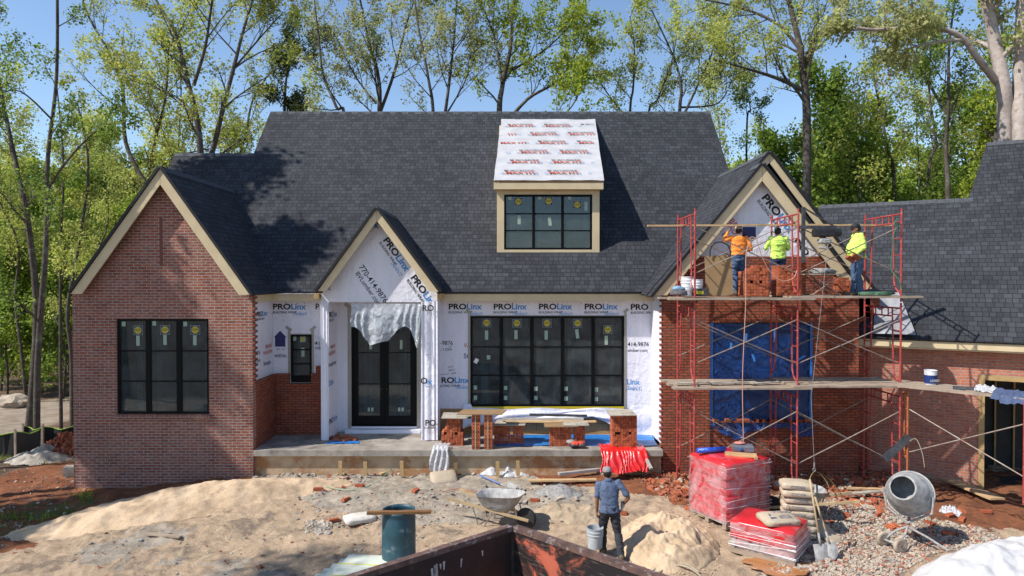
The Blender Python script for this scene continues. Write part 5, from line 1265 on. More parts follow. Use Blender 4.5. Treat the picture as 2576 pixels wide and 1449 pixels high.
# loosened wrap hanging below the big window
g = []
x0_, x1_ = P(1165, 1010, MY - .05), P(1655, 1010, MY - .05)
dp = [(0, .62), (.12, .40), (.3, .30), (.5, .28), (.66, .22), (.74, .38), (.84, .72), (.90, 1.02), (.96, 1.0), (1, .6)]
def dpf(s):
    for i in range(len(dp) - 1):
        if s <= dp[i + 1][0]: u_ = (s - dp[i][0]) / (dp[i + 1][0] - dp[i][0]); return dp[i][1] * (1 - u_) + dp[i + 1][1] * u_
    return dp[-1][1]
ztop = P(1300, 1026, MY).z
for i in range(21):
    t = i / 20; row = []
    for j in range(81):
        s = j / 80; zt_ = ztop + (.10 if s < .04 or s > .86 else -.01); row.append(Vector((x0_.x + (x1_.x - x0_.x) * s, MY - .02 - .10 * t - .05 * math.sin(t * 9 + s * 12) * t - .06 * abs(float(fbm(s * 9, t * 4, 3))), zt_ - dpf(s) * t + .02 * math.sin(s * 20 + t * 6))))
    g.append(row)
o = MB(); o.sheet(g); o.build("loose_wrap", M_wrap, house, smooth=True)
for s_, px, py in (("BUILDING", 1345, 1033), ("Linx", 1602, 1062)): pass
# stakes at the slab face
for k, px in enumerate((855, 918, 1010, 1146, 1252, 1303)):
    q = gpt(px, 1176); o = MB(); o.obox((P(px, 1160, 16.2).x, 16.25, q.z + .18), (.085, .035, .36), Matrix.Rotation(R(rb_.uniform(-3, 3)), 3, 'Y')); thing(o, "wooden_stake", M_lumber, f"short wooden stake against the porch foundation, {['first', 'second', 'third', 'fourth', 'fifth', 'sixth'][k]} from the left", "stake", "stakes along the porch foundation")
# boards lying on the ground
def lie(p0, p1, wd, ht, mat_, lab, name="plank", cat="plank", dz=.0, grp=None):
    a, b = gpt(*p0), gpt(*p1); a = a + Vector((0, 0, .02 + dz)); b = b + Vector((0, 0, .02 + dz)); return plank(a, b, wd, ht, mat_, lab, grp, cat, name)
lie((1405, 1208), (1680, 1178), .10, .06, M_alu, "long grey metal beam on the rubble left of the red pallet", "metal_beam", "beam", .1)
lie((1330, 1216), (1500, 1214), .14, .035, M_plank2, "fresh pale plank lying on the red clay below the porch", dz=.03)
lie((2245, 1196), (2350, 1211), .22, .04, M_plank, "tan plank on the rubble right of the hoist", dz=.08); lie((2372, 1214), (2510, 1272), .34, .04, M_plank2, "long yellow-edged board lying beside the garage opening", dz=.10)
lie((1060, 1395), (1120, 1405), .12, .03, M_ply_grey, "short grey board scrap by the insulation boards", "board_scrap", "board scrap"); lie((370, 1350), (455, 1358), .09, .03, M_plank, "short brown plank end on the sandy ground at left", "board_scrap", "board scrap", .02)
lie((955, 1200), (1010, 1182), .10, .02, M_plank2, "pale board scrap against the foundation", "board_scrap", "board scrap", .05)
lie((2130, 1243), (2240, 1247), .12, .03, M_plank2, "pale plank scrap behind the cement sacks", dz=.1); lie((2120, 1262), (2230, 1254), .12, .03, M_ply_grey, "grey plank scrap behind the cement sacks", dz=.13)
q0, q1 = P(1606, 1105, 16.7), P(1637, 1178, 15.9); plank((q0.x, 16.7, SZ + .04), (q1.x, 15.85, P(1637, 1182, 15.85).z), .07, .05, M_alu, "grey metal channel leaning off the right end of the porch", None, "metal channel", "metal_channel")
lie((1755, 1300), (1848, 1328), .03, .03, M_handle, "bare wooden pole lying beside the red pallet", "wooden_pole", "pole", .02)

# ------------------------------------------------------------------ red sack pallets and cement sacks
def sackblock(name, loc, rz, nx_, ny_, nz_, sx, sy, sz, lab, mats, pallet=True, film=True):
    e = empty(name, loc, lab, "pallet", None, rz); z = 0
    if pallet:
        o = MB()
        for k in range(5): o.box(-sx / 2 + k * sx / 4.4, -sx / 2 + k * sx / 4.4 + .09, -sy / 2, sy / 2, .09, .11)
        for y in (-sy / 2, -.05, sy / 2 - .1): o.box(-sx / 2, sx / 2, y, y + .1, .0, .089)
        o.build("pallet_base", M_plank, e, local=True); z = .115
    for k in range(nz_):
        v, f = rbox(rb_.uniform(-.02, .02), rb_.uniform(-.02, .02), z + sz * (k + .5), sx * rb_.uniform(.97, 1.0), sy * rb_.uniform(.97, 1.0), sz * 1.25, sz * .30, seed=k, bulge=.03 if k == nz_ - 1 else 0)
        o = MB(); o.add(v, f); o.build("sack_layer", mats[k % len(mats)], e, smooth=True, local=True)
    return e, z + sz * nz_
qr = gpt(1835, 1320); 
def sackprint(e, words, sx, sy, H):
    o = MB()
    for (s, x, y, sz_) in words: puttext(o, s, (x, y, H + .034), (1, 0.0, 0), (0, 1, 0), sz_, .004, 0, 4)
    return o
H1 = P(1840, 1165, 13.9).z
cxr, cyr = P(1828, 1250, 14.1).x, 13.95
gz = float(gh(cxr, cyr)) - .02
red, htop = sackblock("sack_pallet", (cxr, cyr, gz), R(28), 1, 1, 7, 1.22, 1.05, .165, "tall pallet of red sacks in stretch wrap", [M_redwrap])
def filmskin(e, sx, sy, H, seed, m_=None, z0=.1, skew=0, nbands=6):
    o = MB(); n = 96; rows = []
    per = [(-sx / 2, -sy / 2), (sx / 2, -sy / 2), (sx / 2, sy / 2), (-sx / 2, sy / 2)]
    for i in range(25):
        t = i / 24; row = []
        for j in range(n + 1):
            u = (j / n) * 4; k = int(u) % 4; f = u - int(u); a = per[k]; b = per[(k + 1) % 4]; x = a[0] + (b[0] - a[0]) * f; y = a[1] + (b[1] - a[1]) * f
            L = math.hypot(x, y); cr = .965 - .03 * (abs(f - .5) * 2) ** 8; off = 1 + (.02 + .05 * float(fbm(u * 3 + t * 4 + seed, t * 5, 3))) / max(L, .1); row.append((x * off * cr * 1.04, y * off * cr * 1.04, z0 + (H - z0) * t))
        rows.append(row)
    o.sheet(rows); o.build("stretch_wrap", m_ or M_film, e, smooth=True, local=True)
    o = MB(); rr = random.Random(seed)
    for k in range(nbands):
        zz = rr.uniform(z0 + .05, H - .05); s = 1.035; dz = rr.uniform(-.14, .14); pts = []
        for (x, y, w_) in ((-1, -1, 0), (0, -1, .5), (1, -1, 1), (1, 0, .6), (1, 1, .3), (-1, 1, .2)): pts.append((x * sx / 2 * s, y * sy / 2 * s, min(max(zz + dz * w_, z0), H)))
        o.tube(pts, .004, 4)
    o.build("wrap_band", flat("film_band", (.75, .70, .72), .3), e, local=True)
filmskin(red, 1.22, 1.05, htop - .03, 3)
o = sackprint(red, [("MORTAR", -.15, .22, .09), ("TYPE S", -.15, .12, .06)], 1, 1, htop) if False else MB()
# things on the red pallet
tq = Vector((cxr, cyr, gz + htop + .03)); Rz = rotz(R(28))
o = MB(); o.lathe([(0, 0), (.055, 0), (.055, .62), (0, .62)], 20, Matrix.Rotation(R(-78), 3, 'Z') @ Matrix.Rotation(R(90), 3, 'X'), tuple(tq + Vector((-.07, .04, .08)))); 
bt_ = thing(o, "film_roll", pbr("roll_blue", (.01, .05, .42), (.02, .12, .6), rough=.2, scale=12, spec=.8, bmp=.5), "shiny blue roll lying on the tall red pallet", "roll", smooth=True)
o = MB(); a_ = tq + Vector((-.14, -.16, .02)); o.beam(a_, a_ + Vector((.58, -.18, 0)), .09, .03); o.beam(a_ + Vector((0, 0, .04)), a_ + Vector((.58, -.18, .04)), .03, .05); o.beam(a_ + Vector((.55, -.10, .03)), a_ + Vector((.52, -.34, .01)), .06, .05); thing(o, "wooden_float", M_plank2, "wooden plasterer's tool lying on the tall red pallet", "float")
o = MB(); v, f = rbox(tq.x + .33, tq.y + .16, tq.z + .08, .42, .3, .13, .02, M=rotz(R(-12))); o.add(v, f); tbx = thing(o, "tool_case", pbr("case_grey", (.10, .11, .13), (.15, .16, .18), rough=.6, scale=6), "grey plastic tool case on the tall red pallet", "tool case")
for dx in (-.10, .12): o = MB(); o.obox((tq.x + .33 + dx, tq.y + .0 - .01 * dx, tq.z + .10), (.05, .03, .05), rotz(R(-12))); o.build("latch", flat("latch_blue", (.02, .16, .5), .5), tbx)
o = MB(); v, f = lump(tq.x + .28, tq.y + .2, tq.z + .17, .12, .07, .03, 44); o.add(v, f); thing(o, "glove", flat("glove_pink", (.55, .2, .17), .8), "pinkish work glove on the grey tool case", "glove", smooth=True)
# low pallet in front
cxl, cyl = P(1930, 1360, 12.7).x, 12.55; gzl = float(gh(cxl, cyl)) - .02
low, hl = sackblock("sack_pallet", (cxl, cyl, gzl), R(-38), 1, 1, 3, 1.15, 1.0, .155, "low half-used pallet of red and white sacks in stretch wrap", [pbr("sack_pale", (.55, .50, .45), (.62, .30, .28), scale=2, rough=.4, lo=.45, hi=.6, spec=.6), M_redwrap, M_redwrap])
filmskin(low, 1.15, 1.0, hl - .02, 9)
def sack(x, y, z, rz, lab, grp=None, tilt=(0, 0), word=True, size=(.62, .40, .13), seed=1, side=True, top=False):
    e = empty("cement_sack", (x, y, z), lab, "cement sack", grp, rz); e.rotation_euler = (tilt[0], tilt[1], rz)
    v, f = rbox(0, 0, size[2] / 2, *size, size[2] * .42, seed=seed, bulge=.02); o = MB(); o.add(v, f); o.build("bag", M_sack, e, smooth=True, local=True)
    if word:
        o = MB(); 
        if side: puttext(o, "COOSA", (-.14, -size[1] / 2 - .004, size[2] * .36), (1, 0, 0), (0, 0, 1), .075, .008)
        if top:
            puttext(o, "MASON", (-.05, .06, size[2] + .016), (1, 0, 0), (0, 1, 0), .10, .006); o.add([(-.24, -.12, size[2] + .014), (-.10, -.12, size[2] + .016), (-.17, .08, size[2] + .014)], [(0, 1, 2)])
            for k in range(4): o.add([(-.05, -.03 - k * .035, size[2] + .017), (.2, -.03 - k * .035, size[2] + .017), (.2, -.018 - k * .035, size[2] + .017), (-.05, -.018 - k * .035, size[2] + .017)], [(0, 1, 2, 3)])
        o.build("sack_print", flat("sack_ink", (.06, .09, .16), .7), e, local=True)
    return e
sack(cxl - .10 + .15, cyl - .22, gzl + hl + .03, R(14), "tan cement sack lying on the low pallet, printed face up", tilt=(R(8), R(2)), seed=5, top=True, size=(.68, .44, .13))
ssx, ssy = P(2010, 1290, 13.05).x, 13.1; gs = float(gh(ssx, ssy))
nms = ["bottom", "second from the bottom", "third from the bottom", "fourth from the bottom", "fifth from the bottom", "third from the top", "second from the top", "top"]
for k in range(8):
    sack(ssx + rb_.uniform(-.02, .03) - .015 * (k > 5), ssy + rb_.uniform(-.02, .02), gs + k * .132, R(-12 + rb_.uniform(-3, 3)), f"tan cement sack, {nms[k]} of the stack of eight beside the low pallet", "cement sacks of the stack", seed=20 + k, size=(.60, .42, .135))
sack(P(2085, 1340, 13).x, 13.2, float(gh(4, 13)), R(-60), "grey torn cement sack slumped right of the stack", tilt=(0, R(25)), seed=40)
o = gpt(1065, 1200)
sack(*(gpt(1115, 1208)), R(20), "paper cement sack standing crumpled below the porch", seed=41, tilt=(R(35), R(0)))
ws = gpt(905, 1312); e = sack(ws.x, ws.y, ws.z, R(25), "burst white cement sack with spilt grey flakes", seed=42, word=False)
e.children[0].data.materials[0] = pbr("sack_white", (.66, .62, .54), (.5, .46, .4), rough=.8, scale=6, bmp=.4)

# wheelbarrows
def wheelbarrow(loc, rz, lab, tiltx=0.0, fill=M_mortar):
    e = empty("wheelbarrow", loc, lab, "wheelbarrow", None, rz)
    # tray: x along the barrow, wheel at +x
    def ring(z, x0, x1, hw_f, hw_b, rr=.12, n=40):
        pts = []
        for k in range(n):
            a = 2 * math.pi * k / n; ca, sa = math.cos(a), math.sin(a); ex = abs(ca) ** .55 * (1 if ca > 0 else -1); ey = abs(sa) ** .55 * (1 if sa > 0 else -1)
            x = (x0 + x1) / 2 + ex * (x1 - x0) / 2; t = (x - x0) / (x1 - x0); y = ey * (hw_b + (hw_f - hw_b) * t); pts.append((x, y, z(t) if callable(z) else z))
        return pts
    rim = lambda t: .60 + .06 * t
    rings = [ring(.30, -.16, .20, .13, .17), ring(.305, -.22, .26, .17, .20), ring(lambda t: .42 + .03 * t, -.32, .40, .23, .26), ring(rim, -.42, .52, .29, .32), ring(lambda t: rim(t) + .012, -.44, .54, .31, .34), ring(lambda t: rim(t) + .004, -.42, .52, .285, .315), ring(lambda t: .43 + .03 * t, -.305, .385, .225, .25), ring(.325, -.2, .24, .16, .19)]
    o = MB(); n = 40; vs = [p for r_ in rings for p in r_]; fs = []
    for i in range(len(rings) - 1):
        for j in range(n): fs.append((i * n + j, i * n + (j + 1) % n, (i + 1) * n + (j + 1) % n, (i + 1) * n + j))
    fs += [tuple(range(n - 1, -1, -1)), tuple(range((len(rings) - 1) * n, len(rings) * n))]; o.add(vs, fs); o.build("tray", M_steel, e, smooth=True, local=True)
    v, f = lump(.03, 0, .37, .26, .2, .04, 3, 3, .4); o = MB(); o.add(v, f); o.build("mortar_residue", fill, e, smooth=True, local=True)
    for s in (-1, 1):
        o = MB(); o.beam((.68, s * .10, .20), (-1.0, s * .30, .50), .035, .05); o.build("handle", M_handle, e, local=True)
        o = MB(); o.tube([(-.05, s * .19, .30), (-.20, s * .22, .02), (-.34, s * .22, .02), (-.46, s * .23, .38)], .013, 8); o.tube([(.45, s * .13, .28), (.40, s * .14, .44)], .012, 6); o.build("leg", M_brace, e, local=True)
    o = MB(); o.beam((-.30, -.23, .02), (-.30, .23, .02), .02, .015); o.build("leg_brace", M_brace, e, local=True)
    Mx = Matrix.Rotation(R(90), 3, 'X'); o = MB(); o.lathe([(.13, -.045), (.18, -.045), (.205, -.02), (.205, .02), (.18, .045), (.13, .045)], 28, Mx, (.60, 0, .205)); wh = o.build("wheel", M_tyre, e, smooth=True, local=True)
    o = MB(); o.lathe([(0, -.03), (.135, -.03), (.135, .03), (0, .03)], 20, Mx, (.60, 0, .205)); o.lathe([(.014, -.12), (.014, .12)], 8, Mx, (.60, 0, .205)); o.build("hub", M_steel, wh, local=True)
    return e
w1 = gpt(1262, 1322); wheelbarrow((w1.x - .07, w1.y + .05, w1.z), R(-22), "mortar-crusted wheelbarrow standing mid-site facing right")
w2 = gpt(2015, 1275); wheelbarrow((P(2010, 1240, 13.8).x + .1, 13.85, float(gh(5.9, 13.85))), R(168), "second wheelbarrow of wet mortar behind the cement sacks")
# barrel with the board across
bc = P(1003, 1280, 11.7); zb_ = float(gh(bc.x, bc.y)); ztp = P(1003, 1281, 11.7).z; hb = ztp - zb_
e = empty("barrel", (bc.x, bc.y, zb_), "open dark blue plastic barrel standing on the sand", "barrel")
o = MB(); r = .288; o.lathe([(0, .0), (r * .93, 0), (r, .04), (r, hb * .30), (r * 1.015, hb * .32), (r, hb * .34), (r, hb * .64), (r * 1.015, hb * .66), (r, hb * .68), (r * .99, hb * .9), (r * .93, hb * .95), (r * .98, hb * .96), (r * .98, hb), (r * .92, hb), (r * .90, hb * .95), (r * .95, hb * .88), (r * .95, .05), (0, .05)], 48); o.build("shell", M_barrel, e, smooth=True, local=True)
o = MB(); o.lathe([(0, 0), (r * .94, 0)], 40, None, (0, 0, hb * .75)); o.build("water", flat("water", (.05, .06, .05), .05, 0, .8), e, local=True)
a, b = P(925, 1289, 11.5), P(1085, 1291, 11.5); plank((a.x, 11.45, ztp + .002), (b.x, 11.50, ztp + .002), .09, .045, woodmat("wet_board", (.24, .12, .05), (.16, .08, .035), sc=(2, 14, 14)), "dark wet board laid across the blue barrel", None, "board", "board")
# insulation boards
o0 = P(870, 1388, 11.2); M_insb = pbr("ins_board", (.58, .62, .50), (.66, .68, .60), scale=3, rough=.6)
for k in range(5):
    o = MB(); o.obox((P(935, 1430, 11.15).x + .05 * k - .10, 11.10 + .03 * k, float(gh(-2.2, 11.1)) + .07 + .055 * k), (1.75 - .1 * k, 1.0, .05), rotz(R(6 - 3 * k)))
    ob = thing(o, "insulation_board", M_insb, f"pale green insulation board, {['bottom', 'second', 'middle', 'fourth', 'top'][k]} of the pile by the dumpster", "insulation board", "insulation boards piled by the dumpster")
    if k == 4: o2 = MB(); [o2.obox((P(935, 1430, 11.15).x + .10, 11.10 + .12 + yy, ob.location.z + .0525), (1.45, .03, .003), rotz(R(-6))) for yy in (-.35, .1)]; o2.build("yellow_stripe", flat("stripe", (.6, .55, .08), .6), ob)
# shovels
def shovel(p0, p1, lab, kind='square', up=True, blade=M_steel, hm=None, cat="shovel", name="shovel"):
    a, b = Vector(p0), Vector(p1); e = empty(name, b, lab, cat); d = (b - a).normalized(); L = (b - a).length
    o = MB(); o.tube([a, a + d * L * .35, a + d * (L - .36)], [.019, .017, .017], 10); o.build("handle", hm or M_handle, e, smooth=True)
    o = MB(); o.tube([a + d * (L - .46), a + d * (L - .25)], [.021, .018], 10); s = d.cross(Vector((0, 1, 0))).normalized(); n = s.cross(d).normalized()
    g = []
    for i in range(8):
        t = i / 7; row = []; wd = .12 if kind == 'square' else .115 * math.sqrt(max(1 - (max(t - .35, 0) / .68) ** 2, .02))
        for j in range(9): u = j / 8 * 2 - 1; row.append(a + d * (L - .27 + .29 * t) + s * u * wd + n * (.03 * u * u - .01 * math.sin(t * 3)))
        g.append(row)
    o.sheet(g); o.build("blade", blade, e, smooth=True); return e
b1 = gpt(2058, 1405); b2 = gpt(2078, 1402)
shovel((P(2037, 1205, 12.4).x, 12.4, P(2037, 1205, 12.4).z), b1 + Vector((.03, -.12, .02)), "square-bladed shovel leaning on the cement sacks", 'square')
shovel((P(2050, 1250, 12.5).x, 12.5, P(2050, 1250, 12.5).z), b2 + Vector((.10, -.10, .02)), "round-bladed shovel leaning right of the square one", 'round')
a = gpt(1205, 1203); b = gpt(1290, 1232); shovel(a + Vector((0, 0, .12)), b + Vector((.05, -.1, .02)), "blue-handled mortar hoe lying behind the wheelbarrow", 'square', hm=flat("hoe_blue", (.12, .20, .45), .5), cat="hoe", name="hoe")
q = P(1948, 1348, 12.8); o = MB(); o.tube([P(1935, 1345, 12.6), P(1983, 1270, 12.95)], .008, 6); thing(o, "steel_rod", M_brace, "thin steel rod leaning across the low pallet", "rod")

# concrete mixer
def mixer():
    mx, my = P(2275, 1330, 12.7).x, 12.7; gz_ = float(gh(mx, my)); e = empty("concrete_mixer", (mx, my, gz_), "mortar-caked grey concrete mixer on two wheels, mouth tilted up left", "concrete mixer")
    c = P(2284, 1238, 12.7); ax = Vector((-.62, -.62, .42)).normalized(); u = Vector((0, 0, 1)).cross(ax).normalized(); v_ = ax.cross(u); M = Matrix((u, v_, ax)).transposed()
    o = MB(); o.lathe([(0, -.40), (.22, -.40), (.30, -.34), (.385, -.20), (.40, -.18), (.40, -.06), (.385, -.05), (.37, .06), (.30, .24), (.235, .34), (.225, .37), (.20, .37), (.215, .33), (.28, .22), (.34, .05), (.36, -.18), (.2, -.36), (0, -.37)], 40, M, c)
    d = o.build("drum", M_steel, e, smooth=True)
    o = MB(); o.lathe([(.392, -.125), (.425, -.12), (.425, -.10), (.392, -.095)], 40, M, c); o.build("ring_gear", M_steel, d)
    o = MB(); h = P(2283, 1345, 12.7)
    o.tube([c - ax * .42 + Vector((.0, 0, -.02)), c + Vector((.18, .22, -.40)), Vector((h.x + .03, 12.72, P(0, 1320, 12.7).z))], .03, 8)
    o.tube([c + u * .42, c + u * .40 + Vector((0, 0, -.3)), Vector((h.x, 12.7, P(0, 1315, 12.7).z))], .022, 8); o.tube([c - u * .42, c - u * .36 + Vector((0, 0, -.36)), Vector((h.x, 12.7, P(0, 1315, 12.7).z))], .022, 8)
    o.build("yoke", M_steel, e)
    hub = Vector((h.x, 12.7, P(0, 1325, 12.7).z)); o = MB()
    wl, wr_ = P(2222, 1372, 12.75), P(2265, 1392, 12.35)
    wl.z = float(gh(wl.x, wl.y)) + .13; wr_.z = float(gh(wr_.x, wr_.y)) + .13
    o.tube([wl, wr_], .022, 8); o.tube([hub, (hub + wl) / 2 + Vector((0, 0, .04)), wl + Vector((.03, 0, .0))], .022, 8); o.tube([hub, (hub + wr_) / 2 + Vector((.03, 0, .06)), wr_ + Vector((-.02, .05, .0))], .022, 8)
    foot = gpt(2385, 1388); o.tube([hub, (hub + foot) / 2 + Vector((0, 0, .03)), foot + Vector((0, 0, .02))], .022, 8); o.build("leg_frame", M_steel, e)
    axd = (wr_ - wl).normalized(); uu = axd.cross(Vector((0, 0, 1))).normalized(); Mw = Matrix((uu, Vector((0, 0, 1)), axd)).transposed()
    for w_ in (wl, wr_):
        o = MB(); o.lathe([(.085, -.03), (.12, -.035), (.14, -.02), (.14, .02), (.12, .035), (.085, .03)], 26, Mw, w_); wh = o.build("wheel", M_stone, e, smooth=True)
        o = MB(); o.lathe([(0, -.03), (.03, -.045), (.03, .045), (0, .03)], 12, Mw, w_); 
        for k in range(6): a_ = k * math.pi / 3; o.beam(w_, w_ + (uu * math.cos(a_) + Vector((0, 0, 1)) * math.sin(a_)) * .10, .02, .03, axd)
        o.build("hub", M_brace, wh)
    mo = c - ax * .42; o = MB(); v, f = rbox(mo.x + .16, mo.y + .06, mo.z - .10, .18, .16, .16, .03); o.add(v, f); o.build("motor_box", M_bag, e)
mixer()
rope("extension_cord", [P(2345, 1300, 12.9), P(2340, 1330, 12.8), P(2347, 1360, 12.7), gpt(2330, 1372) + Vector((0, 0, .02)), gpt(2312, 1385) + Vector((0, 0, .02)), gpt(2320, 1400) + Vector((0, 0, .015)), gpt(2352, 1418) + Vector((0, 0, .015))], .008, M_cord, "orange extension cord trailing from the mixer", "cord")
rope("hose", [gpt(1640, 1440) + Vector((0, 0, .03)), gpt(1680, 1420) + Vector((0, 0, .04)), gpt(1720, 1422) + Vector((0, 0, .04)), gpt(1760, 1445) + Vector((0, 0, .03))], .018, M_hose, "tan garden hose curving out at the bottom edge by the sand pile", "hose"); rope("hose", [gpt(1650, 1449) + Vector((0, 0, .03)), gpt(1690, 1432) + Vector((0, 0, .06)), gpt(1730, 1436) + Vector((0, 0, .06)), gpt(1765, 1455) + Vector((0, 0, .03))], .018, M_hose, "second loop of tan hose at the bottom edge, nearer the camera", "hose")
rope("green_strap", [gpt(1000, 1182) + Vector((0, 0, .30)), gpt(960, 1205) + Vector((0, 0, .02)), gpt(890, 1235) + Vector((0, 0, .02)), gpt(800, 1222) + Vector((0, 0, .02))], .008, M_green2, "thin green strapping lying from the porch out over the dirt", "strapping"); rope("orange_strap", [gpt(1110, 1240) + Vector((0, 0, .02)), gpt(1160, 1232) + Vector((0, 0, .03)), gpt(1190, 1240) + Vector((0, 0, .02)), gpt(1220, 1236) + Vector((0, 0, .02))], .007, M_cord, "orange strapping on the grey dirt left of the hoe", "strapping")

# ------------------------------------------------------------------ dumpster
dm = empty("dumpster", (0, 8.0, -.25), "open rusty black roll-off dumpster with orange inside, corner pointing at the house", "dumpster")
M_dump = pbr("dump_dark", (0.020, 0.017, 0.018), (0.035, 0.028, 0.026), rough=.45, scale=3, c3=(.10, .05, .035), s3=5, t3=.64)
m, nt, b = newmat("dump_orange")
n1 = noise(nt, 1.1, 8, .7, dist=.8); r1_ = ramp(nt, [(.49, (.022, .018, .018)), (.53, (.10, .04, .03)), (.57, (.46, .11, .065)), (.75, (.52, .14, .08))]); nt.links.new(n1.outputs[0], r1_.inputs[0])
mp = nt.nodes.new("ShaderNodeMapping"); tc = nt.nodes.new("ShaderNodeTexCoord"); nt.links.new(tc.outputs['Object'], mp.inputs[0]); mp.inputs['Rotation'].default_value = (0, R(30), R(45)); mp.inputs['Scale'].default_value = (2, 2, 26)
n2 = noise(nt, 1.5, 5, .7, vec=mp.outputs[0]); r2_ = ramp(nt, [(.60, (0, 0, 0)), (.68, (.7,) * 3)]); nt.links.new(n2.outputs[0], r2_.inputs[0])
out = mixc(nt, r2_.outputs[0], r1_.outputs[0], (.25, .19, .16)); nt.links.new(out, b.inputs['Base Color']); b.inputs['Roughness'].default_value = .42; M_dumpo = m
zr = 1.53; c0 = P(1290, 1325, 9.34); c0.z = zr
e1 = P(905, 1449, 7.8); e2 = P(1645, 1449, 7.8)
d1 = (Vector((e1.x, e1.y, zr)) - c0).normalized(); d2 = (Vector((e2.x, e2.y, zr)) - c0).normalized()
for d, mt_, sgn in ((d1, M_dump, 1), (d2, M_dumpo, -1)):
    nn = Vector((-d.y, d.x, 0)) * (1 if sgn < 0 else -1)          # outward
    a = c0 + d * .02; e_ = c0 + d * 4.6
    if nn.y < 0: nn = -nn
    o = MB(); o.prism([a, e_, Vector((e_.x, e_.y, -.1)), Vector((a.x, a.y, -.1))], nn * .03); o.build("side_wall", mt_, dm)
    o = MB(); off = nn * .035; o.prism([a + off - nn * .05, e_ + off - nn * .05, e_ + off + nn * .05, a + off + nn * .05], (0, 0, .07)); o.build("top_rail", pbr("rail", (.16, .09, .07), (.08, .05, .045), rough=.5, scale=8, c3=(.30, .26, .24), s3=9, t3=.6), dm)
    o = MB()
    for k in range(6): p = c0 + d * (.5 + k * .75) + nn * .07; o.obox((p.x, p.y, .75), (.09, .09, 1.6), Matrix((d, nn, Vector((0, 0, 1)))).transposed())
    o.build("rib", M_dump, dm)
o = MB(); p = [c0, c0 + d1 * 4.6, c0 + d1 * 4.6 + d2 * 4.6, c0 + d2 * 4.6]; o.prism([(q.x, q.y, -.16) for q in p], (0, 0, .06)); o.build("floor", M_dump, dm)
o = MB(); o.tube([c0 + Vector((0, .02, .06)), Vector((c0.x, c0.y + .02, -.1))], .045, 8); o.build("corner_post", M_dump, dm)
# splashes of mortar run down the inner wall
o = MB(); rr = random.Random(4)
nn1 = Vector((-d1.y, d1.x, 0)); nn1 = nn1 if nn1.y < 0 else -nn1
for k in range(9):
    p = c0 + d1 * (1.30 + .05 * rr.uniform(-1, 1) if k < 5 else .4 + rr.uniform(0, 1.6)) + nn1 * .003; z = zr - .10 - rr.uniform(0, .05); x_ = rr.uniform(.006, .02); L = rr.uniform(.12, .5) if k < 5 else rr.uniform(.03, .12); sl_x = rr.uniform(-.15, .15)
    q_ = Vector((p.x, p.y, z)); o.add([q_ - d1 * x_, q_ + d1 * x_, q_ + d1 * (sl_x * L + x_ * .4) + Vector((0, 0, -L)), q_ + d1 * (sl_x * L - x_ * .4) + Vector((0, 0, -L))], [(0, 1, 2, 3)])
o.build("paint_drip", flat("drip", (.55, .5, .45), .7), dm)

# ------------------------------------------------------------------ heaps, rubble, gravel
def heap(name, cx, cy, rx, ry, rot, h, mat_, lab, cat, seed=0, n=90, rough_=.5, ridge=0.0, kind=None, p=1.4):
    g = []; c, s_ = math.cos(rot), math.sin(rot)
    for i in range(n + 1):
        row = []
        for j in range(n + 1):
            u = j / n * 2 - 1; v = i / n * 2 - 1; x = cx + (u * rx * c - v * ry * s_); y = cy + (u * rx * s_ + v * ry * c)
            wob = 1 + .5 * float(fbm(x * 1.1 + seed, y * 1.1, 3)); r2 = (u * u + v * v) * wob
            hh = h * max(0, 1 - r2) ** p; hh *= 1 + rough_ * float(fbm(x * 2.5 + seed, y * 2.5, 4)) * 1.6; hh += ridge * h * max(0, 1 - r2) * (.5 - abs(float(fbm(x * 1.3 + seed * 3, y * 1.3, 2)) * 3)); edge = -.06 if r2 >= 1 else -.02 * r2
            row.append((x, y, float(gh(x, y, False)) + hh + edge + (.09 * float(fbm(x * 6, y * 6, 5)) if r2 < 1 else 0)))
        g.append(row)
    o = MB(); o.sheet(g); b_ = thing(o, name, mat_, lab, cat, smooth=True)
    if kind: b_['kind'] = kind
    return b_
heap("sand_pile", -6.9, 14.6, 3.5, .85, R(22), .31, M_sandp, "long pale sand pile below the left brick gable", "sand pile", 1, 110, .35, .12)
heap("sand_pile", P(1690, 1380, 12.4).x, 12.7, .95, 1.15, R(-25), .27, M_sandp, "dug-out sand pile behind the walking man", "sand pile", 5, 110, 1.5, .5, p=.7)
heap("sand_pile", P(2520, 1440, 11.3).x + .5, 11.15, 2.2, 1.1, R(8), .60, pbr("white_sand", (.56, .55, .545), (.46, .45, .445), rough=.95, scale=5, bmp=.5), "white sand pile in the bottom right corner", "sand pile", 8, 90, .4, 0, p=.8)
heap("mortar_spill", P(1400, 1230, 15).x, gpt(1400, 1240).y, .6, .4, 0, .12, M_mortar, "grey lump of dumped mortar behind the wheelbarrow", "mortar heap", 11, 50, 1.5)
heap("mortar_spill", gpt(1440, 1290).x, gpt(1440, 1290).y, .9, .45, R(-10), .16, pbr("sandy_mortar", (.42, .33, .22), (.30, .22, .15), rough=.95, scale=9, bmp=.8), "crumbly tan mortar heap left of the walking man", "mortar heap", 13, 60, 2.0)
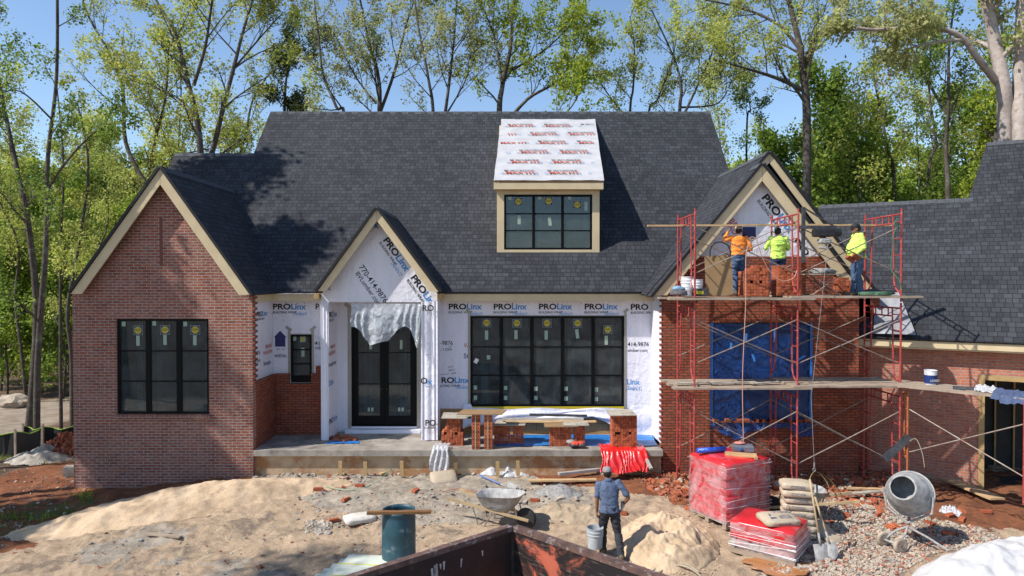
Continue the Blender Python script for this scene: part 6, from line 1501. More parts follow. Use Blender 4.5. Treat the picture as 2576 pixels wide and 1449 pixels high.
def chunks(name, polys, n, s0, s1, mats, lab, seed=0, flat_=.6, cube=.5, elong=1.6):
    rr = random.Random(seed); o = MB(); cnt = 0; bm = bmesh.new(); bmesh.ops.create_icosphere(bm, subdivisions=1, radius=.5); sv = [v.co.copy() for v in bm.verts]; sf = [tuple(v.index for v in f.verts) for f in bm.faces]; bm.free()
    cv = [Vector((x, y, z)) for z in (-.5, .5) for x, y in ((-.5, -.5), (.5, -.5), (.5, .5), (-.5, .5))]; cf = [(0, 3, 2, 1), (4, 5, 6, 7), (0, 1, 5, 4), (1, 2, 6, 5), (2, 3, 7, 6), (3, 0, 4, 7)]
    bbs = [(min(p[0] for p in q), max(p[0] for p in q), min(p[1] for p in q), max(p[1] for p in q)) for q in polys]
    cand = []
    while len(cand) < n:
        k = rr.randrange(len(polys)); bb = bbs[k]; m_ = n * 2; qx = np.array([rr.uniform(bb[0], bb[1]) for _ in range(m_ // len(polys) + 8)]); qy = np.array([rr.uniform(bb[2], bb[3]) for _ in qx]); ok = inpoly(qx, qy, polys[k]); cand += list(zip(qx[ok], qy[ok]))
    rr.shuffle(cand); cand = np.array(cand[:n]); ax_ = (cand[:, 0] - CX) / FPX; bx_ = -(cand[:, 1] - CY) / FPX; dx, dy, dz = ax_, cp - bx_ * sp_, sp_ + bx_ * cp; kk = 13.5 / dy
    for _ in range(16): kk = .5 * kk + .5 * (gh(dx * kk, dy * kk) - CAMZ) / dz
    QX, QY = dx * kk, dy * kk; QZ = gh(QX, QY)
    for cnt in range(n):
        q = Vector((QX[cnt], QY[cnt], QZ[cnt])); s = s0 + (s1 - s0) * rr.random() ** 2.5
        M = Euler((rr.uniform(-.6, .6), rr.uniform(-.6, .6), rr.uniform(0, 6.3))).to_matrix(); V, F = (cv, cf) if rr.random() < cube else (sv, sf)
        sz = (s * rr.uniform(1, elong), s * rr.uniform(.7, 1.1), s * rr.uniform(flat_ * .6, flat_)); jit = [rr.uniform(.75, 1.2) for _ in range(12)]
        o.add([q + M @ Vector((p.x * sz[0] * jit[i % 12], p.y * sz[1] * jit[(i + 3) % 12], p.z * sz[2] * jit[(i + 5) % 12])) + Vector((0, 0, s * .15)) for i, p in enumerate(V)], F, rr.randrange(len(mats)))
    return tag(o.build(name, mats), lab, name.replace('_', ' '), kind='stuff')
redpoly = [[(1590, 1168), (1760, 1185), (1780, 1255), (1700, 1262), (1620, 1225)], [(2080, 1195), (2330, 1205), (2330, 1290), (2200, 1290), (2060, 1250)], [(2340, 1260), (2560, 1280), (2560, 1330), (2400, 1320)], [(1930, 1180), (2230, 1180), (2260, 1215), (1950, 1230)]]
chunks("brick_rubble", redpoly, 1900, .02, .13, [M_rubble, M_brick, M_rubble, M_stone, M_rubble], "broken brick rubble on the red clay before the right gable", 1, .6, .6)
chunks("brick_rubble", [[(640, 1185), (930, 1190), (930, 1215), (760, 1250), (640, 1225)]], 240, .02, .10, [M_rubble, M_chunk, M_chunk], "brick and mortar rubble at the corner of the left gable", 2)
chunks("foundation_debris", [[(640, 1178), (1660, 1178), (1660, 1192), (640, 1196)]], 900, .015, .09, [M_chunk, M_stone, M_rubble], "crumbs of mortar and stone along the porch foundation", 3)
chunks("mortar_crumbs", [[(1050, 1225), (1300, 1215), (1560, 1235), (1520, 1310), (1360, 1320), (1100, 1260)], [(770, 1310), (835, 1318), (830, 1345), (770, 1340)], [(680, 1245), (760, 1262), (750, 1280), (690, 1270)]], 750, .015, .12, [M_chunk, M_chunk, M_stone], "grey mortar crumbs scattered round the wheelbarrow", 4, .5, .2)
chunks("gravel", [[(1940, 1270), (2100, 1255), (2330, 1300), (2470, 1330), (2530, 1362), (2340, 1395), (2240, 1460), (1900, 1460), (1990, 1400), (1960, 1330)]], 9000, .025, .075, [M_stone, M_stone, M_chunk, M_stone, M_rubble, M_stone, M_chunk, pbr("stone_pale", (.50, .44, .37), (.38, .32, .26), rough=.95, scale=6)], "pale gravel round the mixer and the sack pallets", 5, .7, .12, 1.5)
chunks("pebbles", [[(200, 1330), (900, 1290), (1300, 1330), (1240, 1449), (150, 1449)], [(700, 1230), (1200, 1240), (1100, 1330), (760, 1330)], [(0, 1160), (185, 1160), (185, 1350), (0, 1380)], [(1100, 1200), (1500, 1200), (1500, 1330), (1300, 1320)]], 1250, .012, .07, [M_chunk, M_stone, M_rubble, M_mortar], "pebbles and crumbs strewn over the sandy ground", 6, .5, .2)
chunks("sand_crumbs", [[(1610, 1300), (1790, 1290), (1820, 1449), (1600, 1449)]], 500, .012, .06, [M_sandp], "clods of sand on the dug-out pile", 7, .7, .1)
# puddle
g = gpt(1970, 1425); o = MB(); pts = []
for k in range(48): a = 2 * math.pi * k / 48; rr_ = 1 + 1.3 * float(fbm(math.cos(a) * 2 + 4, math.sin(a) * 2, 4)); pts.append((g.x + .62 * rr_ * math.cos(a), g.y + .36 * rr_ * math.sin(a), g.z + .012))
o.add(pts, [tuple(range(48))]); pd = o.build("puddle", flat("puddle", (.36, .15, .05), .08, 0, .6)); pd['kind'] = 'structure'
# left: silt fence, rubble pile, block
sf = empty("silt_fence", (-12.5, 20, -.5), "sagging black silt fence with green top edge behind the left gable", "silt fence")
def siltrun(pts, hgt, name="fabric"):
    g = [[], []]; e = MB(); top = []
    for i in range(len(pts) - 1):
        a, b = Vector(pts[i]), Vector(pts[i + 1])
        for k in range(8):
            t = k / 8; q = a.lerp(b, t); sag = -.10 * math.sin(math.pi * t); g[0].append(q + Vector((0, .04 * math.sin(t * 12 + i), -.25))); tp_ = q + Vector((0, .1 * math.sin(t * 7), hgt + sag)); g[1].append(tp_); top.append(tp_)
    o = MB(); o.sheet(g); o.build("fabric", flat("silt_black", (.012, .012, .012), .6), sf); e.tube(top, .016, 5); e.build("top_edge", flat("silt_green", (.20, .33, .03), .7), sf)
    for p in pts: o = MB(); o.box(p[0] - .025, p[0] + .025, p[1] - .05, p[1] - .01, p[2] - .2, p[2] + hgt + .1); o.build("stake", M_plank, sf)
def gy(px, Y): x = P(px, 1100, Y).x; return (x, Y, float(gh(x, Y)))
siltrun([gy(-120, 20), gy(-60, 19.6), gy(40, 19.4), gy(108, 20.4)], .72); siltrun([gy(60, 21.4), gy(110, 21), gy(190, 21.2), gy(260, 21.2)], .66)
o_ = gy(95, 19.0); heap("mortar_heap", o_[0], 19.1, 1.0, .7, 0, .30, M_chunk, "grey dumped mortar heap by the silt fence", "mortar heap", 21, 50, 1.5, kind=None)
o_ = gy(165, 19.6)
rr = random.Random(8); o = MB()
for k in range(420):
    u, v = rr.gauss(0, .45), rr.gauss(0, .32); hh = .62 * math.exp(-(u * u / .35 + v * v / .2)); M = Euler((rr.uniform(0, 3), rr.uniform(0, 3), rr.uniform(0, 3))).to_matrix(); x, y = o_[0] + u, 19.6 + v
    o.obox((x, y, float(gh(x, y)) + hh * rr.uniform(.6, 1.05)), (rr.uniform(.05, .18), rr.uniform(.05, .09), rr.uniform(.03, .06)), M, rr.randrange(3))
tag(o.build("brick_rubble", [M_rubble, M_brick, M_rubble]), "heap of broken brick against the left gable by the silt fence", "brick rubble", kind='stuff')
o = MB(); q = gpt(177, 1196); o.obox((q.x, q.y, q.z + .12), (.25, .25, .24), rotz(.2)); thing(o, "concrete_block", M_conc, "grey concrete block at the left corner of the brick gable", "block")
v, f = lump(0, 0, 0, .5, .35, .3, 60); q = P(30, 998, 34); q.z = float(gh(q.x, 34)) + .15; o = MB(); o.add([p * 1.6 + q for p in v], f); thing(o, "boulder", M_stone, "pale boulder beyond the path at the far left", "boulder")

# ------------------------------------------------------------------ right-hand scaffold bay over the garage front
s2 = empty("scaffold", (9.3, 14.2, 0.1), "orange scaffold end frame and planked bay in front of the garage opening", "scaffold")
fx1 = P(2282, 1000, 14.35); fx0 = P(2270, 1000, 15.3)
def post(mb, px, Y, py0, py1, r=.021): a, b = P(px, py0, Y), P(px, py1, Y); mb.tube([(a.x, Y, a.z), (a.x, Y, b.z)], r, 8)
o = MB(); post(o, 2284, 14.3, 975, 1185); o.tube([P(2273, 985, 15.2), P(2273, 1150, 15.2)], .018, 8); o.tube([P(2284, 988, 14.3), P(2273, 990, 15.2)], .018, 6)
for py in (1030, 1075, 1120, 1150): o.tube([P(2284, py, 14.3), P(2275, py - 4, 14.8)], .011, 6)
o.tube([P(2275, 1000, 14.8), P(2275, 1130, 14.8), P(2278, 1150, 14.6), P(2284, 1156, 14.3)], .017, 6); o.build("frame", M_orange, s2)
o = MB(); post(o, 2578, 12.6, 1010, 1270); o.build("frame", M_rust, s2)
for a, b, ya, yb in (((2288, 1030), (2576, 1200), 14.2, 12.65), ((2288, 1137), (2576, 1067), 14.2, 12.65)): o = MB(); o.tube([P(*a, ya), P(*b, yb)], .0125, 6); o.build("cross_brace", M_brace, s2)
for k, (dy, nm) in enumerate(((0, "near"), (.27, "middle"), (.54, "far"))):
    a, b = P(2262, 972 - 4 * k, 14.35 + dy), P(2640, 1010 - 4 * k, 12.5 + dy * .9); a.z = P(2262, 972, 14.35).z + .004 * k; b.z = P(2640, 1012, 12.5).z + .004 * k; plank(a, b, .24, .04, M_plank, f"weathered plank, {nm} one of the three before the garage", "planks before the garage")
pz = P(2262, 972, 14.35).z + .045
bq = P(2347, 955, 14.3); eb = bucket(bq.x - .02, 14.35, pz, "blue and white pail standing on the planks before the garage wall", M_bucketw, .12, .30, handle=True, rings=False, name="pail")
o = MB(); o.lathe([(.122, .03), (.1235, .20)], 28); o.build("blue_print", flat("pail_blue", (.01, .03, .14), .5), eb, local=True); o = MB(); puttext(o, "LOWE'S", (-.085, -.128, .08), (1, 0, 0), (0, 0, 1), .055, .003); o.add([(-.09, -.127, .07), (.09, -.127, .07), (.09, -.127, .075), (-.09, -.127, .075)], [(0, 1, 2, 3)]); o.build("pail_lettering", M_white, eb, local=True)
a, b = P(2398, 978, 13.75), P(2455, 970, 13.6); o = MB(); a.z = P(2398, 981, 13.75).z + .03; b.z = a.z + .0; o.tube([a, b], [.055, .05], 14, cap=False); o.tube([a, b], [.025, .025], 10, cap=False); o.tube([a + Vector((.05, -.06, 0)), b + Vector((.1, -.05, 0))], .03, 10); thing(o, "felt_roll", M_bag, "black roll of felt lying on the planks before the garage", "felt roll", smooth=True)
drape("plastic_wrap", [P(2450, 984, 13.45), P(2505, 990, 13.1), P(2510, 976, 13.4), P(2455, 968, 13.75)], M_filmw, "clear plastic crumpled on the planks beside the felt roll", "plastic wrap", (20, 10), .08, 5, 4)
def shirtdrop(p, s, t): return p + Vector((0, 0, -.10 * max(0, .35 - t) * 3 * (1 if s > .3 else .3)))
drape("folded_shirt", [P(2490, 1000, 12.95), P(2576, 1006, 12.6), P(2580, 985, 12.95), P(2505, 978, 13.3)], pbr("cloth_blue", (.05, .07, .14), (.07, .10, .18), rough=.9, scale=9, bmp=.5), "dark blue shirt thrown over the right end of the planks", "shirt", (26, 12), .06, 5, 9, shirtdrop)
rope("whip_cable", [P(2288, 1110, 14.2), P(2305, 1105, 14.1), P(2320, 1140, 14.0), P(2326, 1178, 13.95)], .007, M_hose, "pale bent cable sticking out of the orange frame", "cable")
a, b = P(2225, 1155, 14.4), P(2288, 1098, 14.25); o = MB(); o.beam(a, b, .02, .16); thing(o, "black_board", M_bag, "black board wedged across the orange scaffold frame", "board")
# ------------------------------------------------------------------ people
M_skin = pbr("skin", (0.24, 0.115, 0.070), (0.20, 0.095, 0.058), rough=.55, scale=12, spec=.35)
M_hair = flat("hair", (.012, .009, .008), .6)
M_denim = pbr("denim", (.075, .13, .23), (.045, .085, .17), rough=.9, scale=5, bmp=.4, c3=(.17, .23, .32), s3=3, t3=.60)
M_denimd = pbr("denim_dark", (.02, .035, .085), (.03, .05, .11), rough=.9, scale=5, bmp=.4, c3=(.10, .14, .2), s3=3, t3=.66)
def cloth(name, c): return pbr(name, c, tuple(v * .88 for v in c), rough=.8, scale=5, bmp=.25, spec=.3)
M_org = cloth("shirt_orange", (.95, .30, .05)); M_hiv = cloth("shirt_lime", (.60, .88, .16)); M_bluesh = cloth("shirt_blue", (.095, .13, .205)); M_dark = cloth("trousers_dark", (.035, .037, .046))
M_boot = pbr("boots", (.12, .08, .05), (.2, .15, .1), rough=.8, scale=10); M_gl = pbr("glove_cloth", (.45, .43, .39), (.33, .32, .30), rough=.9, scale=14); M_capt = pbr("cap_tan", (.42, .36, .28), rough=.9); M_capb = flat("cap_black", (.012, .013, .016), .7); M_capg = cloth("cap_grey", (.28, .245, .25))
def sphere(mb, c, r, sc_=(1, 1, 1), M=None, seg=16):
    M = M or I3; pr = [(math.sin(math.pi * k / 10) * r, -math.cos(math.pi * k / 10) * r) for k in range(11)]; pr[0] = (0.00001, -r); pr[-1] = (0.00001, r)
    vs = []; fs = []
    for rr_, z in pr:
        for j in range(seg): a = 2 * math.pi * j / seg; vs.append(Vector(c) + M @ Vector((rr_ * math.cos(a) * sc_[0], rr_ * math.sin(a) * sc_[1], z * sc_[2])))
    for i in range(10):
        for j in range(seg): fs.append((i * seg + j, i * seg + (j + 1) % seg, (i + 1) * seg + (j + 1) % seg, (i + 1) * seg + j))
    mb.add(vs, fs)
def limb(mb, pts, rads, ends=True):
    P_ = [Vector(p) for p in pts]; out = []; rr = []
    for i in range(len(P_) - 1):
        p0 = P_[max(i - 1, 0)]; p1 = P_[i]; p2 = P_[i + 1]; p3 = P_[min(i + 2, len(P_) - 1)]
        for k in range(5):
            t = k / 5; out.append(.5 * ((2 * p1) + (p2 - p0) * t + (2 * p0 - 5 * p1 + 4 * p2 - p3) * t * t + (3 * p1 - p0 - 3 * p2 + p3) * t ** 3)); rr.append(rads[i] * (1 - t) + rads[i + 1] * t)
    out.append(P_[-1]); rr.append(rads[-1]); mb.tube(out, rr, 14)
    if ends: sphere(mb, out[0], rr[0]); sphere(mb, out[-1], rr[-1])
def torso(mb, secs, fwd):
    n = 22; vs = []; fs = []; side = Vector((fwd.y, -fwd.x, 0))
    for (c, rx, ry) in secs:
        for j in range(n): a = 2 * math.pi * j / n; ca, sa = math.cos(a), math.sin(a); vs.append(Vector(c) + side * (abs(ca) ** .85 * (1 if ca > 0 else -1) * rx) + fwd * (sa * ry))
    for i in range(len(secs) - 1):
        for j in range(n): fs.append((i * n + j, i * n + (j + 1) % n, (i + 1) * n + (j + 1) % n, (i + 1) * n + j))
    fs += [tuple(range(n - 1, -1, -1)), tuple(range((len(secs) - 1) * n, len(secs) * n))]; mb.add(vs, fs)
def melt(mb, name, mats, parent, vox=.012, wr=0.0, wf=14, smooth=2):
    me = bpy.data.meshes.new("tmp"); me.from_pydata([tuple(v) for v in mb.v], [], mb.f); o = bpy.data.objects.new("tmp", me); COL.objects.link(o)
    m_ = o.modifiers.new("r", 'REMESH'); m_.mode = 'VOXEL'; m_.voxel_size = vox; m2 = o.modifiers.new("s", 'SMOOTH'); m2.iterations = smooth; m2.factor = .5
    dg = bpy.context.evaluated_depsgraph_get(); nm = bpy.data.meshes.new_from_object(o.evaluated_get(dg)); bpy.data.objects.remove(o); bpy.data.meshes.remove(me)
    if wr:
        from mathutils import noise as mn
        for v in nm.vertices:
            q = v.co; k = mn.noise(Vector((q.x * wf * .7, q.y * wf * .7, q.z * wf * 1.4))) + .5 * mn.noise(Vector((q.x * wf * 2 + 9, q.y * wf * 2, q.z * wf * 3))); v.co = q + v.normal * (k * wr) + v.normal * (wr * .9 * (1 - min(1, 5 * abs(mn.noise(Vector((q.x * wf * .5 + 3, q.y * wf * .5, q.z * wf * .9 + q.x * 6)))))))
    nm.name = name; nm.materials.clear()
    for x in (mats if isinstance(mats, list) else [mats]): nm.materials.append(x)
    nm.polygons.foreach_set('use_smooth', [True] * len(nm.polygons))
    ob = bpy.data.objects.new(name, nm); COL.objects.link(ob); ob.parent = parent; return ob
def hand(mb, w, d, n, side=1, curl=.6, k=1.0, g=0.0):
    """w wrist, d hand direction, n palm normal; side=+1 thumb on +s"""
    w = Vector(w); d = Vector(d).normalized(); n = Vector(n); n = (n - d * n.dot(d)).normalized(); s = d.cross(n).normalized()
    M = Matrix((s, n, d)).transposed(); sphere(mb, w + d * .045 * k, .05 * k, ((.040 + g) / .05, (.018 + g) / .05, 1.0), M); mb.tube([w - d * .03, w + d * .03 * k], [.026 + g, .024 + g], 10)
    for i in range(4):
        b_ = w + d * (.082 - .004 * abs(i - 1.5)) * k + s * (-.030 + .020 * i) * k; L = [.060, .074, .078, .068][i] * k if side > 0 else [.068, .078, .074, .060][i] * k
        pts = [b_]; ang = 0; p = b_
        for ph, fr in enumerate((.42, .32, .26)): ang += curl * (.6 + .3 * ph); dirv = d * math.cos(ang) + n * math.sin(ang); p = p + dirv * L * fr; pts.append(p)
        mb.tube(pts, [.0095 + g, .009 + g, .008 + g, .006 + g], 8); sphere(mb, pts[-1], .006 + g, seg=8)
    b_ = w + d * .025 * k + s * side * .032 * k; p1 = b_ + (s * side * .7 + d * .6 + n * .25).normalized() * .035 * k; p2 = p1 + (s * side * .15 + d * .75 + n * .6).normalized() * .03 * k
    mb.tube([b_, p1, p2], [.014 + g, .011 + g, .008 + g], 8)
def person(loc, rz, label, J, sc_, shirt, trousers, headgear=None, gloves=None, sleeve='long', fat=0.0, glove_sides=(-1, 1), headyaw=0.0, name="person", headpitch=0.0, curl=(.6, .6), extra=None, tuck=False, hold=None):
    e = empty(name, loc, label, "person", None, rz)
    K = dict(an=[(-.10, -.02, .09), (.10, .02, .09)], kn=[(-.105, .03, .50), (.105, .03, .50)], hp=[(-.095, 0, .93), (.095, 0, .93)], pe=(0, 0, .97), wa=(0, .0, 1.10), ch=(0, -.01, 1.30), sh=[(-.185, 0, 1.45), (.185, 0, 1.45)], nk=(0, 0, 1.50), hd=(0, .025, 1.635),
             el=[(-.25, -.02, 1.17), (.25, -.02, 1.17)], wr=[(-.27, .06, .93), (.27, .06, .93)], toe=[(-.12, .17, .03), (.12, .21, .03)], hdir=[(0, .1, -1), (0, .1, -1)], hn=[(1, 0, 0), (-1, 0, 0)])
    K.update(J); V = lambda p: Vector(p) * sc_
    F = Vector((0, 1, 0)); s = sc_
    def legs(mb, g): 
        for i in (0, 1): limb(mb, [V(K['hp'][i]), V(K['hp'][i]).lerp(V(K['kn'][i]), .45), V(K['kn'][i]), V(K['kn'][i]).lerp(V(K['an'][i]), .35) - F * .015, V(K['an'][i])], [(.088 + g) * s, (.078 + g) * s, (.056 + g) * s, (.058 + g) * s, (.042 + g * 1.4) * s])
    def trunk(mb, g, zlo=.93, zhi=1.5):
        pe, wa, ch, nk = V(K['pe']), V(K['wa']), V(K['ch']), V(K['nk']); fb = F * fat
        secs = [(pe - Vector((0, 0, .09 * s)), (.14 + g) * s, (.10 + g) * s), (pe, (.162 + g + fat * .2) * s, (.112 + g + fat * .3) * s), (pe.lerp(wa, .6) + fb * .5, (.155 + g + fat * .5) * s, (.108 + g + fat * .8) * s), (wa + fb * .7, (.15 + g + fat * .5) * s, (.105 + g + fat) * s), (wa.lerp(ch, .5) + fb * .5, (.16 + g + fat * .4) * s, (.11 + g + fat * .8) * s), (ch + fb * .2, (.175 + g + fat * .2) * s, (.115 + g + fat * .3) * s), (ch.lerp(nk, .45), (.175 + g) * s, (.10 + g) * s), (ch.lerp(nk, .75), (.13 + g) * s, (.075 + g) * s), (nk - Vector((0, 0, .005)), (.06 + g * .8) * s, (.056 + g) * s)]
        torso(mb, secs, F)
    # body
    mb = MB(); trunk(mb, 0); legs(mb, 0)
    for i, sd in ((0, 1), (1, -1)):
        limb(mb, [V(K['sh'][i]), V(K['sh'][i]).lerp(V(K['el'][i]), .5), V(K['el'][i]), V(K['el'][i]).lerp(V(K['wr'][i]), .4), V(K['wr'][i])], [.052 * s, .046 * s, .038 * s, .038 * s, .026 * s])
        if not (gloves and i in glove_sides): hand(mb, V(K['wr'][i]), K['hdir'][i], K['hn'][i], sd, curl[i])
        sphere(mb, V(K['an'][i]) + Vector((0, .05, -.045)) * s, .05 * s, (.8, 1.8, .7))
    hd = V(K['hd']); Mh = Matrix.Rotation(headyaw, 3, 'Z') @ Matrix.Rotation(headpitch, 3, 'X')
    limb(mb, [V(K['nk']) - Vector((0, 0, .04)), hd - Vector((0, .02, .07)) * s], [.058 * s, .052 * s])
    sphere(mb, hd + Mh @ Vector((0, -.01, .02)) * s, .1 * s, (.77, .95, 1.02), Mh); sphere(mb, hd + Mh @ Vector((0, .025, -.045)) * s, .07 * s, (.82, .95, .95), Mh)
    sphere(mb, hd + Mh @ Vector((0, .092, -.02)) * s, .018 * s, (.75, 1.1, 1.3), Mh, 8); sphere(mb, hd + Mh @ Vector((0, .085, -.066)) * s, .02 * s, (1.2, .6, .5), Mh, 8); sphere(mb, hd + Mh @ Vector((0, .078, -.10)) * s, .022 * s, (1, .7, .7), Mh, 8); sphere(mb, hd + Mh @ Vector((0, .082, .022)) * s, .03 * s, (1.6, .45, .35), Mh, 8)
    for sx in (-1, 1): sphere(mb, hd + Mh @ Vector((sx * .078, .0, -.015)) * s, .03 * s, (.35, .7, 1.0), Mh, 8)
    body = melt(mb, "body", M_skin, e, .0085)
    for sx in (-1, 1):
        o = MB(); sphere(o, hd + Mh @ Vector((sx * .032, .083, .002)) * s, .011 * s, (1.2, .5, .7), Mh, 8); ey = o.build("eye", M_hair, e, smooth=True, local=True)
    # hair
    o = MB(); vs = []
    sphere(o, hd + Mh @ Vector((0, -.022, .018)) * s, .104 * s, (.80, .90, 1.0), Mh); hr = o.build("hair", M_hair, e, smooth=True, local=True)
    bm = bmesh.new(); bm.from_mesh(hr.data); cut = [v for v in bm.verts if ((Mh.inverted() @ (v.co - hd)) / s).y > .055 - .7 * max(0, .02 - ((Mh.inverted() @ (v.co - hd)) / s).z) or ((Mh.inverted() @ (v.co - hd)) / s).z < -.075]; bmesh.ops.delete(bm, geom=cut, context='VERTS'); bm.to_mesh(hr.data); bm.free()
    # trousers
    mb = MB(); legs(mb, .017); pe = V(K['pe']); torso(mb, [(pe - Vector((0, 0, .10 * s)), .165 * s, .125 * s), (pe, (.178 + fat * .2) * s, (.128 + fat * .3) * s), (pe + Vector((0, 0, .06 * s)), (.172 + fat * .3) * s, (.122 + fat * .4) * s)], F)
    melt(mb, "trousers", trousers, e, .011, .011, 14)
    # shirt
    mb = MB(); pe, wa, ch, nk = V(K['pe']), V(K['wa']), V(K['ch']), V(K['nk']); fb = F * fat; g = .02; low = pe + Vector((0, 0, .045 if tuck else -.05)) * s
    torso(mb, [(low, (.172 + g + fat * .35) * s, (.122 + g + fat * .6) * s), (pe.lerp(wa, .6) + fb * .6, (.160 + g + fat * .5) * s, (.112 + g + fat * .9) * s), (wa + fb * .7, (.155 + g + fat * .5) * s, (.108 + g + fat) * s), (wa.lerp(ch, .5) + fb * .5, (.165 + g + fat * .4) * s, (.112 + g + fat * .8) * s), (ch + fb * .2, (.180 + g + fat * .2) * s, (.118 + g + fat * .3) * s), (ch.lerp(nk, .5), (.178 + g) * s, (.10 + g) * s), (ch.lerp(nk, .8), (.13 + g) * s, (.08 + g) * s), (nk + Vector((0, 0, .015)), (.062 + g * .5) * s, (.06 + g * .5) * s)], F)
    for i in (0, 1):
        S_, E_, W_ = V(K['sh'][i]), V(K['el'][i]), V(K['wr'][i])
        if sleeve == 'long': limb(mb, [S_, S_.lerp(E_, .5), E_, E_.lerp(W_, .5), E_.lerp(W_, .93)], [.068 * s, .060 * s, .052 * s, .048 * s, .038 * s])
        else: limb(mb, [S_, S_.lerp(E_, .4), S_.lerp(E_, .78)], [.064 * s, .060 * s, .057 * s])
    melt(mb, "shirt", shirt, e, .011, .012, 12)
    for i in (0, 1):
        mb = MB(); a = V(K['an'][i]); t = V(K['toe'][i]); limb(mb, [a + Vector((0, -.03, .02)) * s, a + Vector((0, -.03, -.04)) * s], [.05 * s, .045 * s]); limb(mb, [a + Vector((0, -.04, -.05)) * s, a.lerp(t, .5) + Vector((0, 0, -.02)), t + Vector((0, 0, .012)) * s], [.042 * s, .045 * s, .038 * s]); melt(mb, "boot", M_boot, e, .012)
        if gloves and i in glove_sides: mb = MB(); hand(mb, V(K['wr'][i]), K['hdir'][i], K['hn'][i], (1, -1)[i], curl[i], 1.05, .007); mb.tube([V(K['wr'][i]) - Vector(K['hdir'][i]).normalized() * .07, V(K['wr'][i]) + Vector(K['hdir'][i]).normalized() * .02], [.042, .036], 12); melt(mb, "glove", gloves, e, .0085)
    if headgear:
        kind, m_ = headgear; mb = MB(); c = hd + Mh @ Vector((0, -.008, .045)) * s
        prof = [(.092, -.01), (.094, .02), (.088, .05), (.065, .078), (.03, .09), (.0001, .092)]
        o = MB(); vs = []; n = 24; fs = []
        for rr_, z in prof:
            for j in range(n): a = 2 * math.pi * j / n; vs.append(c + Mh @ Vector((rr_ * math.cos(a) * .93, rr_ * math.sin(a) * 1.12, z)) * s)
        for i in range(len(prof) - 1):
            for j in range(n): fs.append((i * n + j, i * n + (j + 1) % n, (i + 1) * n + (j + 1) % n, (i + 1) * n + j))
        o.add(vs, fs); cap = o.build("cap", m_, e, smooth=True, local=True)
        if kind != 'beanie':
            sg = 1 if kind == 'cap' else -1; g_ = []
            for i in range(6):
                t = i / 5; row = []
                for j in range(9): u = j / 8 * 2 - 1; row.append(c + Mh @ Vector((u * .075 * (1 - .25 * t * t), sg * (.095 * math.sqrt(max(1 - (u * .75) ** 2, 0)) + .075 * t * math.sqrt(max(1 - u * u * .7, 0))), .0 - .012 * t)) * s)
                g_.append(row)
            o = MB(); o.sheet(g_); o.build("visor", m_, cap, smooth=True, local=False).location = (0, 0, 0)
            cap.children[0].data.transform(Matrix.Translation(e.location)) if False else None
    if extra: extra(e, V, s)
    return e
def fixvisor(e):
    for c in e.children:
        for d in c.children:
            if d.name.startswith("visor"): d.data.transform(Matrix.Translation(Vector(e.location)))   # built in thing space
# walking man on the ground
mx = P(1533, 1300, 12.15).x; mz = float(gh(mx, 12.15)) + .0
hs = 1.66 / 1.79
def belt(e, V, s): pass
man = person((mx, 12.15, mz), R(0), "man in blue polo shirt and dark trousers walking away with a pail",
    dict(an=[(-.10, .16, .09), (.20, -.20, .12)], toe=[(-.13, .36, .03), (.22, -.02, .03)], kn=[(-.10, .20, .50), (.16, .00, .51)], hp=[(-.09, 0, .93), (.09, 0, .93)], wa=(.0, .02, 1.10), ch=(-.01, .06, 1.31), sh=[(-.205, .06, 1.42), (.185, .04, 1.455)], nk=(-.01, .07, 1.50), hd=(-.03, .13, 1.62),
         el=[(-.235, .03, 1.15), (.36, -.02, 1.20)], wr=[(-.235, .05, .90), (.27, .10, 1.00)], hdir=[(-.05, .05, -1), (-.1, .25, -1)], hn=[(1, .2, 0), (-1, .3, 0)]), hs, M_bluesh, M_dark, ('beanie', M_capg), M_gl, 'short', headyaw=R(18), headpitch=R(-8), curl=(1.0, .5))
fixvisor(man)
mb = MB(); cn = Vector((-.01, .07, 1.50)) * hs
for k in range(1): mb.lathe([(.088 * hs, -.03), (.078 * hs, .025), (.074 * hs, .03), (.080 * hs, -.02)], 20, Matrix.Rotation(R(-20), 3, 'X'), cn)
mb.build("collar", M_bluesh, man, smooth=True, local=True)
hx = Vector((mx, 12.15, mz)) + Vector((-.24, .05, .83)) * hs
bkt = bucket(hx.x - .03, hx.y - .02, hx.z - .08 - .37 - .12, "grey pail carried by the walking man", M_bucket, .145, .36, handle=False)
o = MB(); pts = [Vector((.15 * math.cos(t), 0, .33 + .20 * math.sin(t) ** .8 if math.sin(t) > 0 else .33)) for t in np.linspace(0, math.pi, 14)]; o.tube(pts, .004, 5); o.build("bail", flat("wire2", (.3, .3, .3), .4, .7), bkt, local=True)

# two bricklayers facing the wall
def words(lines):
    def f(e, V, s):
        o = MB()
        for (t, x, z, sz) in lines: puttext(o, t, Vector((x, -.158, z)) * s, (1, 0, 0), (0, 0, 1), sz, .003)
        o.build("shirt_print", flat("shirt_ink", (.03, .10, .03), .8), e, local=True)
    return f
w1x = P(1858, 650, 15.72).x; s1 = 1.62 / 1.79
a = person((w1x, 15.72, PT), R(6), "bricklayer in an orange long-sleeved shirt and tan cap facing the gable", dict(el=[(-.36, .05, 1.38), (.31, -.04, 1.17)], wr=[(-.20, .22, 1.60), (.26, .20, 1.12)], hdir=[(.4, .5, .6), (-.2, 1, .1)], hn=[(.5, .5, -.6), (-.3, 0, -1)], ch=(0, .02, 1.30), an=[(-.08, .0, .09), (.10, .03, .09)], kn=[(-.08, .05, .5), (.11, .05, .50)], sh=[(-.20, .02, 1.45), (.20, .02, 1.44)]), s1, M_org, M_denim, ('capback', M_capt), None, curl=(.5, .7), tuck=True)
fixvisor(a)
